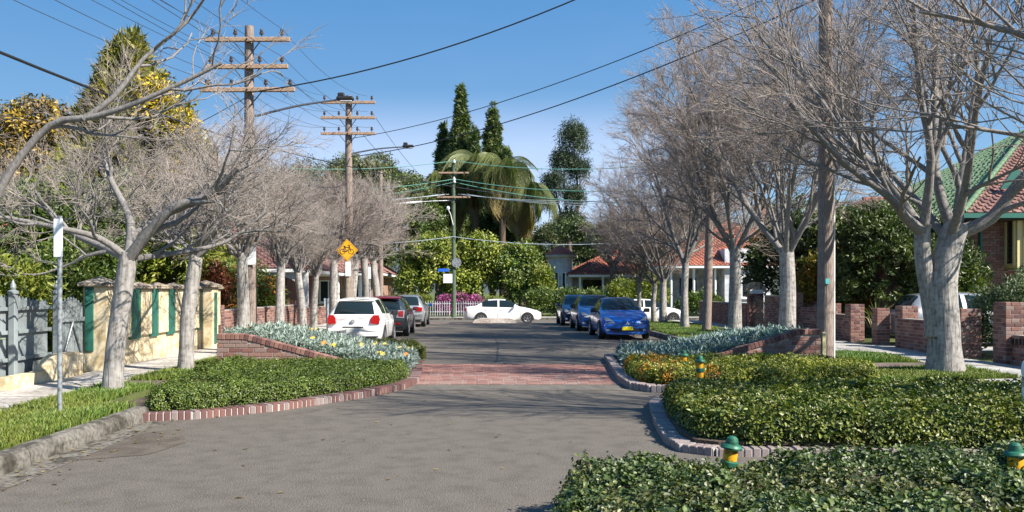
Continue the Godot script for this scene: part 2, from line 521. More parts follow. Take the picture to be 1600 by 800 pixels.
var tuft_meshes: Array = []
func grass(p: PackedVector2Array, y: float, density: float, parent: Node, bare: Array = []) -> void:
	var where: Array = []
	var tint: Array = []
	var f := FastNoiseLite.new()
	f.seed = 3; f.frequency = 0.35
	for q in inside_points(p, density):
		var k := f.get_noise_2d(q.x, q.y)
		var skip := false
		for b in bare:
			if Geometry2D.is_point_in_polygon(q, b): skip = true
		if skip or k < -0.42 and rng.randf() < 0.6: continue
		where.append(aligned(P(q.x, y, q.y), Vector3(rr(-0.15, 0.15), 1, rr(-0.15, 0.15)), rr(0, TAU), Vector3.ONE * rr(0.6, 1.25) * (1.0 + k * 0.5)))
		tint.append(Color(1.0 + k * -0.45 + rr(-0.1, 0.1), 1.0 + rr(-0.12, 0.12), 0.9))
	if where.size(): many("grass_blades", tuft_meshes[0], M.grass, where, tint, parent)

# Leaves laid over a bed: p is the outline in (x, d), tall() gives the height of the top at a point
func hedge(called: String, label: String, p: PackedVector2Array, base: float, tall: Callable, clump: ArrayMesh, density: float, tint_of: Callable, size := 1.0, category := "hedge", m: Material = null, group := "") -> Node3D:
	var root := thing(called, label, category, Vector3.ZERO, 0.0, group)
	var inner := MB.new()
	var small: Array = Geometry2D.offset_polygon(p, -0.09)
	if small.size():
		var grid := inside_points(small[0], 9.0)
		var sp: PackedVector2Array = small[0]
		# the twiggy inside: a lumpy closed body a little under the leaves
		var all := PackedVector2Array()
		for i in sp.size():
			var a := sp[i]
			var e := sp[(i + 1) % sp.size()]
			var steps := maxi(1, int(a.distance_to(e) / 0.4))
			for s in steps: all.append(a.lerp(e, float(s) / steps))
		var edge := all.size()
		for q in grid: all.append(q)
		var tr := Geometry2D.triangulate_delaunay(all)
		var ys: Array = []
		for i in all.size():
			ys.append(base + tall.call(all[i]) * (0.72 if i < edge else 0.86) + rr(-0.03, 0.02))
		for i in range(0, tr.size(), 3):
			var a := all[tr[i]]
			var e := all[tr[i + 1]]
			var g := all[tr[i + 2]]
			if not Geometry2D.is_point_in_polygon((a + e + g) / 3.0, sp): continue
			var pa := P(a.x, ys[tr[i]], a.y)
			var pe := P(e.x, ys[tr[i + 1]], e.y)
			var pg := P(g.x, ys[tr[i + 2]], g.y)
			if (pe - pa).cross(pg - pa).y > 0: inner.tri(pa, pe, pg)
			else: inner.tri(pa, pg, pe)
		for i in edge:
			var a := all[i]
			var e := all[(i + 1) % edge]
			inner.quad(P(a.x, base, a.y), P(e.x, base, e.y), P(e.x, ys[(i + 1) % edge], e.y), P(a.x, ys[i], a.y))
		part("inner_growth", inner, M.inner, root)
	var where: Array = []
	var tint: Array = []
	var holes := FastNoiseLite.new()
	holes.seed = int(p[0].x * 91.0) + 5; holes.frequency = 1.3; holes.fractal_octaves = 2
	for q in inside_points(p, density):
		var h: float = tall.call(q)
		var gap := holes.get_noise_2d(q.x, q.y)
		if gap < -0.3 and rng.randf() < 0.75: continue
		if rng.randf() < 0.03:      # a stray shoot above the clipped top
			where.append(aligned(P(q.x, base + h + rr(0.03, 0.09), q.y), Vector3.UP + rvec() * 0.8, rr(0, TAU), Vector3(0.45, 0.9, 0.45) * size))
			tint.append(tint_of.call(q, h) * 1.15)
		var e := 0.15
		var slope := Vector3(tall.call(q - Vector2(e, 0)) - tall.call(q + Vector2(e, 0)), 2 * e, tall.call(q + Vector2(0, e)) - tall.call(q - Vector2(0, e))).normalized()
		where.append(aligned(P(q.x, base + h + rr(-0.09, 0.035), q.y), slope + rvec() * 0.5, rr(0, TAU), Vector3.ONE * rr(0.55, 1.4) * size))
		tint.append(tint_of.call(q, h))
	for i in p.size():
		var a := p[i]
		var e := p[(i + 1) % p.size()]
		var out := Vector2(e.y - a.y, a.x - e.x).normalized()
		if Geometry2D.is_point_in_polygon((a + e) * 0.5 + out * 0.02, p): out = -out
		var len := a.distance_to(e)
		var hh: float = tall.call((a + e) * 0.5)
		for s in int(len * maxf(hh, 0.1) * density * 1.2):
			var q := a.lerp(e, rng.randf())
			var h: float = tall.call(q)
			var y := rng.randf() * h
			var belly := sin(clampf(y / maxf(h, 0.05), 0, 1) * PI) * 0.06 - 0.03
			q += out * (belly + rr(-0.05, 0.05))
			where.append(aligned(P(q.x, base + y, q.y), Vector3(out.x, 0.5, -out.y) + rvec() * 0.45, rr(0, TAU), Vector3.ONE * rr(0.7, 1.2) * size))
			tint.append(tint_of.call(q, y))
	many("foliage", clump, m if m else M.leaf, where, tint, root)
	return root

# A leafy tree or shrub: lobes are [x, y, z, rx, ry, rz] round the foot of its trunk
func leafy(called: String, label: String, category: String, at: Vector3, lobes: Array, clumps: int, clump: ArrayMesh, size: float, tones: Array, trunk_r := 0.12, m: Material = null, group := "", fill := 0.55) -> Node3D:
	var root := thing(called, label, category, at, 0.0, group)
	var t := MB.new()
	var top := 0.0
	for l in lobes: top = maxf(top, l[1])
	var low: float = lobes[0][1]
	for l in lobes: low = minf(low, l[1] - l[4] * 0.5)
	low = maxf(low, 0.25)
	var stem := PackedVector3Array([Vector3(0, -0.05, 0), Vector3(0.03, low * 0.5, 0.02), Vector3(-0.03, low, 0)])
	t.tube(stem, PackedFloat32Array([trunk_r * 1.3, trunk_r, trunk_r * 0.85]), 8, true)
	for l in lobes:
		var e := Vector3(l[0], l[1], l[2])
		var s := Vector3(-0.03, low, 0)
		t.tube(smooth(PackedVector3Array([s - Vector3(0, 0.1, 0), s.lerp(e, 0.45) + rvec() * 0.12 * e.distance_to(s), e]), 3), taper(7, trunk_r * 0.75, trunk_r * 0.15), 5)
	part("trunk", t, M.trunk, root)
	var where: Array = []
	var tint: Array = []
	var total := 0.0
	for l in lobes: total += l[3] * l[4] + l[3] * l[5] + l[4] * l[5]
	var f := FastNoiseLite.new()
	f.seed = int(at.x * 31.0 + at.z * 17.0); f.frequency = 0.9 / maxf(lobes[0][3], 0.4)
	for l in lobes:
		var share := int(clumps * (l[3] * l[4] + l[3] * l[5] + l[4] * l[5]) / total)
		for i in share:
			var d := rvec()
			if d.y < -0.55: d.y *= -0.6
			var k := lerpf(fill, 1.05, sqrt(rng.randf()))
			var p := Vector3(l[0] + d.x * l[3] * k, l[1] + d.y * l[4] * k, l[2] + d.z * l[5] * k)
			var q := f.get_noise_3dv(p * 1.6)
			if q < -0.18 and k > 0.75 and rng.randf() < 0.75: continue
			p += d * q * 0.35 * l[3]
			if p.y < 0.05: p.y = rr(0.05, 0.4)
			where.append(aligned(p, d + Vector3(0, 0.35, 0) + rvec() * 0.5, rr(0, TAU), Vector3.ONE * rr(0.65, 1.3) * size))
			var c: Color = tones[mini(int((q * 0.9 + 0.5 + rr(-0.25, 0.25)) * tones.size()), tones.size() - 1) if q * 0.9 + 0.5 > 0.25 else rng.randi() % tones.size()]
			tint.append(c * rr(0.8, 1.2))
	many("crown", clump, m if m else M.leaf, where, tint, root)
	return root

# ---------------------------------------------------------------- bare trees
var sprays: Array = []
func make_sprays() -> void:
	for k in 3:
		var b := MB.new()
		var main := PackedVector3Array()
		var p := Vector3.ZERO
		var d := Vector3.UP
		for i in 6:
			main.append(p)
			d = (d + rvec() * 0.22 + Vector3(0, 0.05, 0)).normalized()
			p += d * 0.2
		b.tube(main, taper(6, 0.0095, 0.003), 3)
		for i in 8:
			var s := rr(0.06, 0.95) * 5.0
			var a := main[int(s)].lerp(main[mini(int(s) + 1, 5)], s - int(s))
			var dir := (Vector3(0, 0.75, 0) + rvec() * Vector3(1, 0.45, 1).normalized() * 1.0).normalized()
			var l := rr(0.35, 0.75) * (1.15 - s * 0.1)
			var q := PackedVector3Array([a, a + dir * l * 0.5, a + (dir + Vector3(0, 0.25, 0) + rvec() * 0.2).normalized() * l])
			b.tube(q, PackedFloat32Array([0.0065, 0.005, 0.0025]), 3)
			for j in (k + i) % 3:
				var e := q[0].lerp(q[2], rr(0.35, 0.95))
				var d2 := (dir + rvec() * 0.85 + Vector3(0, 0.3, 0)).normalized()
				b.tube(PackedVector3Array([e, e + d2 * rr(0.15, 0.38)]), PackedFloat32Array([0.0045, 0.002]), 3)
		sprays.append(b.commit())

class Bare:
	var limb := MB.new()
	var fine := MB.new()
	var tips: Array = []

func grow(o: Bare, p0: Vector3, d0: Vector3, length: float, r0: float, level: int, q: Dictionary) -> void:
	var segs: int = [7, 6, 5, 4][mini(level, 3)]
	var pts := PackedVector3Array()
	var dirs: Array = []
	var p := p0
	var d := d0
	var wob: float = q.wob * (0.5 if level == 0 else 1.0)
	for i in segs + 1:
		pts.append(p); dirs.append(d)
		d = (d + rvec() * wob + Vector3(0, q.lift[mini(level, q.lift.size() - 1)], 0)).normalized()
		p += d * length / segs
	_limb(o, pts, dirs, length, r0, level, q)

func _limb(o: Bare, pts: PackedVector3Array, dirs: Array, length: float, r0: float, level: int, q: Dictionary) -> void:
	var segs := pts.size() - 1
	var r_end := maxf(r0 * 0.32, 0.008)
	var sides: int = [9, 7, 5, 4][mini(level, 3)]
	(o.limb if level < 2 else o.fine).tube(pts, taper(segs + 1, r0, r_end, 0.75), sides, false, 1.0, 0.05 if level < 2 else 0.0)
	var last: int = q.depth
	if level >= last:
		for s in q.get("at", [0.55, 1.0]):
			var k := mini(int(s * segs), segs)
			o.tips.append([pts[k], (dirs[k] + rvec() * 0.3).normalized(), rr(0.6, 1.15) * q.spray])
	if level >= last: return
	var count: int = q.kids[mini(level, q.kids.size() - 1)]
	for i in count:
		var s := lerpf(q.first, 1.0, (i + rr(0.2, 0.8)) / count)
		var f := s * segs
		var k := mini(int(f), segs - 1)
		var at := pts[k].lerp(pts[k + 1], f - k)
		var dir: Vector3 = dirs[k]
		var axis := dir.cross(rvec()).normalized()
		var nd := dir.rotated(axis, rr(q.angle * 0.6, q.angle * 1.35))
		if nd.y < -0.25: nd.y *= -0.4
		var l := length * rr(0.42, 0.68) * lerpf(1.1, 0.75, s)
		grow(o, at, nd.normalized(), l, lerpf(r0, r_end, s) * rr(0.5, 0.7), level + 1, q)

func finish_bare(root: Node3D, o: Bare, trunk: MB, pale := false, dark := false) -> void:
	part("trunk", trunk, M.bark, root)
	part("limbs", o.limb, M.twigbark if dark else M.limb, root)
	part("branches", o.fine, M.limb if pale else M.twigbark, root).set_meta("kind", "stuff")
	var groups: Array = [[], [], []]
	for t in o.tips: groups[rng.randi() % 3].append(aligned(t[0], t[1], rr(0, TAU), Vector3.ONE * t[2]))
	# the fine twigs: too many to count, one mass of three kinds of spray
	for k in 3: many("twigs", sprays[k], M.twig_pale if pale else M.twig, groups[k], [], root)

func trunk_mesh(p: PackedVector3Array, r0: float, r1: float, b: MB = null, lump := 0.06) -> MB:
	var t := b if b else MB.new()
	var q := smooth(p, 4)
	var rad := PackedFloat32Array()
	for i in q.size():
		var s := float(i) / (q.size() - 1)
		rad.append(lerpf(r0, r1, pow(s, 0.8)) + r0 * 0.35 * exp(-s * 14.0))
	t.tube(q, rad, 24, false, 1.0, lump)
	return t

# A tree whose first limbs are given as curves round its foot: [[points...], radius]
func bare_tree(label: String, at: Vector3, trunk: MB, limbs: Array, q: Dictionary, pale := false, group := "bare plane trees along the street") -> Node3D:
	var root := thing("plane_tree", label, "tree", at, 0.0, group)
	var o := Bare.new()
	for l in limbs:
		var pts := smooth(l[0], 3)
		var dirs: Array = []
		var len := 0.0
		for i in pts.size():
			dirs.append((pts[mini(i + 1, pts.size() - 1)] - pts[maxi(i - 1, 0)]).normalized())
			if i: len += pts[i].distance_to(pts[i - 1])
		_limb(o, pts, dirs, minf(len, q.get("reach", 4.5)), l[1], 0, q)
	finish_bare(root, o, trunk, pale, q.get("dark", false))
	return root

func vase(h0: float, count: int, length: float, spread: float, r: float) -> Array:   # limbs that rise out of one fork
	var limbs: Array = []
	for i in count:
		var a := TAU * i / count + rr(-0.35, 0.35)
		var out := spread * rr(0.65, 1.15)
		var d := Vector3(cos(a) * out, 1.0, sin(a) * out).normalized()
		var pts := PackedVector3Array([Vector3(0, h0 - 0.3, 0)])
		var p := Vector3(cos(a) * 0.06, h0, sin(a) * 0.06)
		var l := length * rr(0.85, 1.12)
		for k in 4:
			pts.append(p)
			d = (d + rvec() * 0.16 + Vector3(0, 0.1, 0)).normalized()
			p += d * l / 3.5
		limbs.append([pts, r * rr(0.75, 1.05)])
	return limbs

# ---------------------------------------------------------------- bricks, fences, poles, wires
var brick_cache := {}
func brick_mesh(s: Vector3) -> ArrayMesh:
	var key := "%.3f_%.3f_%.3f" % [s.x, s.y, s.z]
	if not brick_cache.has(key):
		var b := MB.new()
		b.bevel(s, 0.006)
		brick_cache[key] = b.commit()
	return brick_cache[key]

func brick(called: String, s: Vector3, x: Transform3D, parent: Node, tones := [0, 0, 1, 2, 3]) -> void:
	x.origin += x.basis * Vector3(rr(-0.0015, 0.0015), 0, rr(-0.002, 0.002))
	part(called, brick_mesh(s), brick_mats[tones[rng.randi() % tones.size()]], parent, x)

const TONES := [Color(0.34, 0.15, 0.115), Color(0.27, 0.115, 0.095), Color(0.41, 0.21, 0.165), Color(0.2, 0.09, 0.082), Color(0.36, 0.23, 0.2)]

# A pier of coursed bricks, w wide, about h high; every brick a part
func pier(called: String, label: String, at: Vector3, w: float, h: float, turn := 0.0, group := "brick piers of the front fences", tones := [0, 0, 1, 2, 3, 4]) -> Node3D:
	var root := thing(called, label, "pier", at, turn, group)
	var n := int(h / 0.086)
	var core := MB.new()
	core.cbox(Vector3(0, n * 0.043 - 0.02, 0), Vector3.ZERO, Vector3(w - 0.02, n * 0.086 + 0.04 - 0.02, w - 0.02))
	part("mortar", core, M.mortar, root)
	for k in n:
		var y := 0.043 + k * 0.086
		var half := w * 0.5 - 0.052
		var long := w - 0.114
		for s in 4:
			var b := Basis(Vector3.UP, s * PI / 2)
			var flip := 1.0 if k % 2 == 0 else -1.0
			# pinwheel bond: one long side per face, split in two when the pier is wide
			if w > 0.4:
				var hl := long * 0.5 - 0.005
				for e in [-1.0, 1.0]:
					brick("brick", Vector3(hl, 0.076, 0.1), Transform3D(b, Vector3(0, y, 0) + b * Vector3(flip * 0.055 + e * (hl * 0.5 + 0.005), 0, half)), root, tones)
			else:
				brick("brick", Vector3(long, 0.076, 0.1), Transform3D(b, Vector3(0, y, 0) + b * Vector3(flip * 0.055, 0, half)), root, tones)
	return root

# A straight wall of small bricks joined in one mass: too small in the picture to pick apart singly
func brick_run(parent: Node, a: Vector3, b: Vector3, h: float, thick: float, pale := 1.0) -> void:
	var along := b - a
	var length := along.length()
	var dir := along.normalized()
	var side := dir.cross(Vector3.UP)
	var bas := Basis(dir, Vector3.UP, dir.cross(Vector3.UP))
	var core := MB.new()
	core.box(Vector3(0.006, -0.05, -thick * 0.5 + 0.006), Vector3(length - 0.006, h - 0.008, thick * 0.5 - 0.006), Transform3D(bas, a))
	part("mortar", core, M.mortar, parent)
	var where: Array = []
	var tint: Array = []
	var n := int(h / 0.086)
	for k in n:
		var x := -0.12 if k % 2 else 0.0
		while x < length - 0.02:
			var x0 := maxf(x, 0.0)
			var x1 := minf(x + 0.23, length)
			if x1 - x0 > 0.03:
				var s := Vector3((x1 - x0) / 0.23, 1, 1)
				where.append(Transform3D(Basis(bas.x * s.x, bas.y, bas.z), a + dir * (x0 + x1) * 0.5 + Vector3(0, 0.043 + k * 0.086, 0)))
				var c: Color = TONES[rng.randi() % 5] * rr(0.85, 1.15) * pale
				tint.append(c)
			x += 0.24
	many("bricks", brick_mesh(Vector3(0.23, 0.076, thick)), M.bricks, where, tint, parent)

func cable(label: String, a: Vector3, b: Vector3, sag: float, r: float, m: Material, called := "power_cable", group := "overhead cables") -> void:
	var pts := PackedVector3Array()
	var n := 24
	for i in n + 1:
		var s := float(i) / n
		pts.append(a.lerp(b, s) - Vector3(0, sag * 4.0 * s * (1.0 - s), 0))
	var t := MB.new()
	t.tube(pts, taper(n + 1, r, r), 5)
	solo(called, t, m, label, "cable", group)

func insulator() -> MB:
	var b := MB.new()
	b.lathe([[0.015, 0.0], [0.015, 0.06], [0.05, 0.07], [0.055, 0.11], [0.03, 0.13], [0.04, 0.15], [0.036, 0.19], [0.0, 0.2]], 10)
	return b

func power_pole(label: String, at: Vector3, h: float, r: float, arms: Array, m: Material, lean := 0.0, turn := 0.0) -> Node3D:
	var root := thing("power_pole", label, "power pole", at, turn, "")
	root.rotation.z = lean
	var b := MB.new()
	var pts := PackedVector3Array()
	for i in 9: pts.append(Vector3(sin(i * 0.8) * 0.012, h * i / 8.0 - (0.1 if i == 0 else 0.0), 0))
	b.tube(pts, taper(9, r, r * 0.72), 14, true, 1.0, 0.015)
	part("shaft", b, m, root)
	var ins := insulator().commit()
	for a in arms:   # [height, half width, insulator places]
		var k := MB.new()
		k.bevel(Vector3(a[1] * 2.0, 0.11, 0.09), 0.012, T(Vector3(0, a[0], r + 0.03)))
		part("crossarm", k, M.arm, root)
		var bolt := MB.new()
		bolt.rod(Vector3(-a[1] * 0.32, a[0] - 0.05, r + 0.08), Vector3(-0.03, a[0] - 0.42, r + 0.01), 0.014, 6)
		bolt.rod(Vector3(a[1] * 0.32, a[0] - 0.05, r + 0.08), Vector3(0.03, a[0] - 0.42, r + 0.01), 0.014, 6)
		bolt.rod(Vector3(0, a[0], r - 0.05), Vector3(0, a[0], r + 0.1), 0.02, 8)
		part("brace", bolt, M.iron, root)
		for x in a[2]:
			part("insulator", ins, M.porcelain, root, T(Vector3(x, a[0] + 0.055, r + 0.03)))
	return root

func blank_sign(label: String, at: Vector3, h: float, w: float, ph: float, top: float, pole_r := 0.03, turn := 0.0) -> Node3D:
	var root := thing("parking_sign", label, "sign", at, turn)
	var b := MB.new()
	b.rod(Vector3(0, -0.1, 0), Vector3(0, h, 0), pole_r, 12)
	part("post", b, M.galv, root)
	var p := MB.new()
	p.bevel(Vector3(w, ph, 0.006), 0.002, T(Vector3(0, top - ph * 0.5, pole_r + 0.012)))
	part("sign_plate", p, M.white_sheet, root)
	var c := MB.new()
	for y in [top - ph * 0.2, top - ph * 0.8]:
		c.lathe([[pole_r + 0.004, -0.012], [pole_r + 0.004, 0.012]], 12, T(Vector3(0, y, 0)))
		c.cbox(Vector3(0, y, pole_r + 0.004), Vector3.ZERO, Vector3(0.05, 0.024, 0.012))
	part("clamp", c, M.steel, root)
	return root

func bollard(label: String, at: Vector3, lean: Vector3, size := 1.0) -> Node3D:
	var root := thing("bollard", label, "bollard", at, 0.0, "green and yellow bollards in the hedges")
	root.transform = Transform3D(aligned(Vector3.ZERO, lean, 0).basis * size, at)
	var b := MB.new()
	b.lathe([[0.075, -0.5], [0.075, 0.2], [0.1, 0.205], [0.102, 0.26], [0.078, 0.275]], 20)
	b.lathe([[0.078, 0.402], [0.084, 0.405], [0.12, 0.41], [0.124, 0.43], [0.105, 0.455], [0.075, 0.468], [0.07, 0.5], [0.062, 0.53], [0.038, 0.552], [0.0, 0.56]], 20)
	part("body", b, M.bollard_green, root)
	var y := MB.new()
	y.lathe([[0.079, 0.275], [0.08, 0.28], [0.08, 0.4], [0.079, 0.402]], 20)
	y.lathe([[0.0765, 0.06], [0.078, 0.065], [0.078, 0.175], [0.0765, 0.18]], 20)
	part("reflective_band", y, M.bollard_yellow, root)
	return root

# ---------------------------------------------------------------- roofs
# Tiles laid in courses over a quad: a bottom left, b bottom right, c top right, d top left; parts while they are large
func tiled(parent: Node, a: Vector3, b: Vector3, c: Vector3, d: Vector3, tones: Array, as_parts: bool, w := 0.3, gauge := 0.3) -> void:
	var base := MB.new()
	base.quad(a, b, c, d)
	var up := (d - a + c - b).normalized()
	var nn := (b - a).cross(d - a).normalized()
	part("roof_bed", base, M.darkwood, parent, Transform3D(Basis(), -nn * 0.03))
	var t := MB.new()
	# a tile with a roll at one side and a thick lower edge
	var prof := [Vector2(-0.5, 0.0), Vector2(-0.36, 0.0), Vector2(-0.28, 0.03), Vector2(-0.16, 0.045), Vector2(-0.05, 0.03), Vector2(0.04, 0.004), Vector2(0.5, 0.0)]
	for i in prof.size() - 1:
		var p: Vector2 = prof[i]
		var q: Vector2 = prof[i + 1]
		t.quad(Vector3(p.x * w, p.y + 0.035, 0), Vector3(q.x * w, q.y + 0.035, 0), Vector3(q.x * w, q.y + 0.004, -gauge * 1.15), Vector3(p.x * w, p.y + 0.004, -gauge * 1.15))
		t.quad(Vector3(p.x * w, -0.005, 0), Vector3(q.x * w, -0.005, 0), Vector3(q.x * w, q.y + 0.035, 0), Vector3(p.x * w, p.y + 0.035, 0))
	var mesh := t.commit()
	var mats: Array = []
	for k in tones:
		var m: StandardMaterial3D = M.tile.duplicate()
		m.vertex_color_use_as_albedo = false
		m.albedo_color = (k as Color).linear_to_srgb()
		mats.append(m)
	var rows := int((d - a).length() / gauge)
	var where: Array = []
	var tint: Array = []
	for r in rows:
		var s := float(r) / rows
		var l := a.lerp(d, s)
		var e := b.lerp(c, s)
		var dir := (e - l).normalized()
		var n := int((e - l).length() / w)
		for k in n:
			var at := l + dir * ((k + 0.5) * (e - l).length() / n) + up * rr(-0.004, 0.004)
			var x := Transform3D(Basis(dir * ((e - l).length() / n / w), nn, -up), at + nn * (0.004 + rr(0, 0.006)))
			if as_parts: part("roof_tile", mesh, mats[rng.randi() % mats.size()], parent, x)
			else:
				where.append(x)
				tint.append((tones[rng.randi() % tones.size()] as Color) * rr(0.85, 1.15))
	if not as_parts: many("roof_tiles", mesh, M.tile, where, tint, parent)

func ridge(parent: Node, a: Vector3, b: Vector3, m: Material, r := 0.09) -> void:
	var t := MB.new()
	var n := int(a.distance_to(b) / 0.4)
	for i in n:
		t.tube(PackedVector3Array([a.lerp(b, (i + 0.0) / n), a.lerp(b, (i + 0.99) / n)]), PackedFloat32Array([r, r * 0.93]), 8, true)
	part("ridge_capping", t, m, parent)

func window(parent: Node, at: Vector3, w: float, h: float, turn: float, frame: Material, mullions := 1, sill := true) -> void:
	var x := T(at, turn)
	var f := MB.new()
	var t := 0.07
	f.cbox(x * Vector3.ZERO, Vector3.ZERO, Vector3.ZERO)
	f = MB.new()
	f.box(Vector3(-w / 2, -h / 2, -0.04), Vector3(-w / 2 + t, h / 2, 0.05), x); f.box(Vector3(w / 2 - t, -h / 2, -0.04), Vector3(w / 2, h / 2, 0.05), x)
	f.box(Vector3(-w / 2 + t, h / 2 - t, -0.04), Vector3(w / 2 - t, h / 2, 0.05), x); f.box(Vector3(-w / 2 + t, -h / 2, -0.04), Vector3(w / 2 - t, -h / 2 + t, 0.05), x)
	for i in mullions:
		var mx := -w / 2 + w * (i + 1.0) / (mullions + 1.0)
		f.box(Vector3(mx - 0.035, -h / 2 + t, -0.035), Vector3(mx + 0.035, h / 2 - t, 0.045), x)
	var fr := part("window", f, frame, parent)
	for i in mullions + 1:
		var g := MB.new()
		var x0 := -w / 2 + w * i / (mullions + 1.0) + (t if i == 0 else 0.035)
		var x1 := -w / 2 + w * (i + 1.0) / (mullions + 1.0) - (t if i == mullions else 0.035)
		g.box(Vector3(x0, -h / 2 + t, -0.02), Vector3(x1, h / 2 - t, 0.0), x)
		part("pane", g, M.window, fr)
	if sill:
		var s := MB.new()
		s.box(Vector3(-w / 2 - 0.08, -h / 2 - 0.09, -0.04), Vector3(w / 2 + 0.08, -h / 2 - 0.003, 0.12), x)
		part("sill", s, M.darkwood if frame == M.cream_paint else M.white, fr)

# ---------------------------------------------------------------- cars
# stations: [t, y_bottom, y_belt, y_top, w_low, w_mid, w_belt, w_top]; t runs from the nose
func car(called: String, label: String, category: String, at: Vector3, turn: float, q: Dictionary) -> Node3D:
	var root := thing(called, label, category, at, turn, "parked cars")
	var st: Array = q.st
	var L: float = st[st.size() - 1][0]
	var ts: Array = []
	for i in st.size() - 1:
		var n := maxi(1, int(ceil((st[i + 1][0] - st[i][0]) / 0.11)))
		for k in n: ts.append(lerpf(st[i][0], st[i + 1][0], float(k) / n))
	ts.append(L)
	var rows: Array = []
	var bow_f: float = q.get("bow", 0.22)
	var bow_r: float = q.get("bow_r", 0.12)
	for t in ts:
		var i := 0
		while i < st.size() - 2 and t > st[i + 1][0]: i += 1
		var s: float = (t - st[i][0]) / maxf(st[i + 1][0] - st[i][0], 0.001)
		var a: Array = []
		for k in 8:
			var p0: float = st[maxi(i - 1, 0)][k]
			var p1: float = st[i][k]
			var p2: float = st[i + 1][k]
			var p3: float = st[mini(i + 2, st.size() - 1)][k]
			a.append(lerpf(lerpf(p1, p2, s), cubic_interpolate(p1, p2, p0, p3, s), 0.35))
		var yb: float = a[1]
		var be: float = a[2]
		var tp: float = a[3]
		var m := be - yb
		var sec := [Vector2(0, yb), Vector2(a[4] * 0.88, yb), Vector2(a[4], yb + 0.05), Vector2(a[5] * 0.985, yb + m * 0.3), Vector2(a[5], yb + m * 0.58), Vector2(a[5] * 0.985, yb + m * 0.8), Vector2(a[6], be),
			Vector2(lerpf(a[6], a[7], 0.5) + 0.012, lerpf(be, tp, 0.45)), Vector2(a[7], lerpf(be, tp, 0.86)), Vector2(a[7] * 0.86, lerpf(be, tp, 0.955)), Vector2(a[7] * 0.5, lerpf(be, tp, 0.992)), Vector2(0, tp)]
		var row: Array = []
		for sgn in [1.0, -1.0]:
			for j in sec.size():
				var jj := j if sgn > 0 else sec.size() - 1 - j
				if sgn < 0 and (jj == sec.size() - 1 or jj == 0): continue
				var p: Vector2 = sec[jj]
				var f := pow(p.x / a[5], 2.0)
				var z: float = t + bow_f * f * maxf(0, 1.0 - t / 0.9) - bow_r * f * maxf(0, 1.0 - (L - t) / 0.9)
				row.append(Vector3(p.x * sgn, p.y, z))
		rows.append(row)
	var W: int = rows[0].size()   # 22: 0 bottom, 1-10 right side, 11 top centre, 12-21 left side
	var nor: Array = []
	for i in rows.size():
		var r: Array = []
		for j in W:
			var du: Vector3 = rows[mini(i + 1, rows.size() - 1)][j] - rows[maxi(i - 1, 0)][j]
			var dv: Vector3 = rows[i][(j + 1) % W] - rows[i][(j + W - 1) % W]
			r.append(dv.cross(du).normalized())
		nor.append(r)
	var body := MB.new()
	var glass := MB.new()
	var front := MB.new()
	var back := MB.new()
	for i in rows.size() - 1:
		var tm: float = (ts[i] + ts[i + 1]) * 0.5
		for j in W:
			var j2 := (j + 1) % W
			var jj := j if j < 11 else 21 - j   # 6,7 side glass; 8.. roof
			var to := body
			if tm > q.ws[0] and tm < q.ws[1] and jj >= 8: to = front
			elif tm > q.rw[0] and tm < q.rw[1] and jj >= 8: to = back
			elif jj == 6 or jj == 7:
				for w in q.side:
					if tm > w[0] and tm < w[1]: to = glass
			var k := to.put(rows[i][j], nor[i][j])
			to.put(rows[i][j2], nor[i][j2]); to.put(rows[i + 1][j2], nor[i + 1][j2]); to.put(rows[i + 1][j], nor[i + 1][j])
			to.face(k, k + 1, k + 2); to.face(k, k + 2, k + 3)
	for e in [0, rows.size() - 1]:   # close nose and tail
		var r: Array = rows[e]
		var nn := Vector3(0, 0, -1 if e == 0 else 1)
		var cz := 0.0
		for p in r: cz += p.z / W
		for j in range(1, 11):
			# strips across the car keep the curve of the nose
			var a: Vector3 = r[j]
			var b: Vector3 = r[j + 1] if j < 10 else r[11]
			var c: Vector3 = r[22 - j - 1] if j < 10 else r[11]
			var d: Vector3 = r[22 - j]
			var z0: float = ts[e]
			var m0 := Vector3(0, a.y, z0)
			var m1 := Vector3(0, b.y, z0)
			for quad_ in [[a, b, m1, m0], [m0, m1, c, d]]:
				var n2: Vector3 = (quad_[1] - quad_[0]).cross(quad_[3] - quad_[0])
				if n2.length() < 0.00001: n2 = nn
				n2 = n2.normalized()
				if n2.dot(nn) < 0: n2 = -n2
				var k := body.v.size()
				for pt in quad_: body.put(pt, Vector3(pt.x * 0.45, (pt.y - 0.6) * 0.5, nn.z).normalized())
				if e > 0: body.face(k, k + 1, k + 2); body.face(k, k + 2, k + 3)
				else: body.face(k, k + 2, k + 1); body.face(k, k + 3, k + 2)
	part("body", body, q.paint, root)
	part("windscreen", front, q.get("glass", M.car_glass), root)
	part("rear_window", back, q.get("glass", M.car_glass), root)
	part("side_windows", glass, q.get("glass", M.car_glass), root)
	# wheels
	var R: float = q.get("R", 0.31)
	var wm: float = st[int(st.size() / 2.0)][5]
	var tyre := MB.new()
	tyre.lathe([[R * 0.62, -0.1], [R * 0.93, -0.1], [R, -0.07], [R, 0.07], [R * 0.93, 0.1], [R * 0.62, 0.1]], 24)
	var tyre_m := tyre.commit()
	var rim := MB.new()
	rim.lathe([[R * 0.66, 0.09], [R * 0.62, 0.105], [R * 0.56, 0.085], [R * 0.52, 0.05], [0.0, 0.05]], 24)
	for k in 5:
		rim.bevel(Vector3(R * 0.13, 0.03, R * 0.5), 0.008, Transform3D(Basis(Vector3.UP, TAU * k / 5.0), Vector3.ZERO) * T(Vector3(0, 0.075, R * 0.33)))
	rim.lathe([[R * 0.17, 0.05], [R * 0.17, 0.095], [0.0, 0.1]], 12)
	var rim_m := rim.commit()
	var arch := PackedVector2Array()
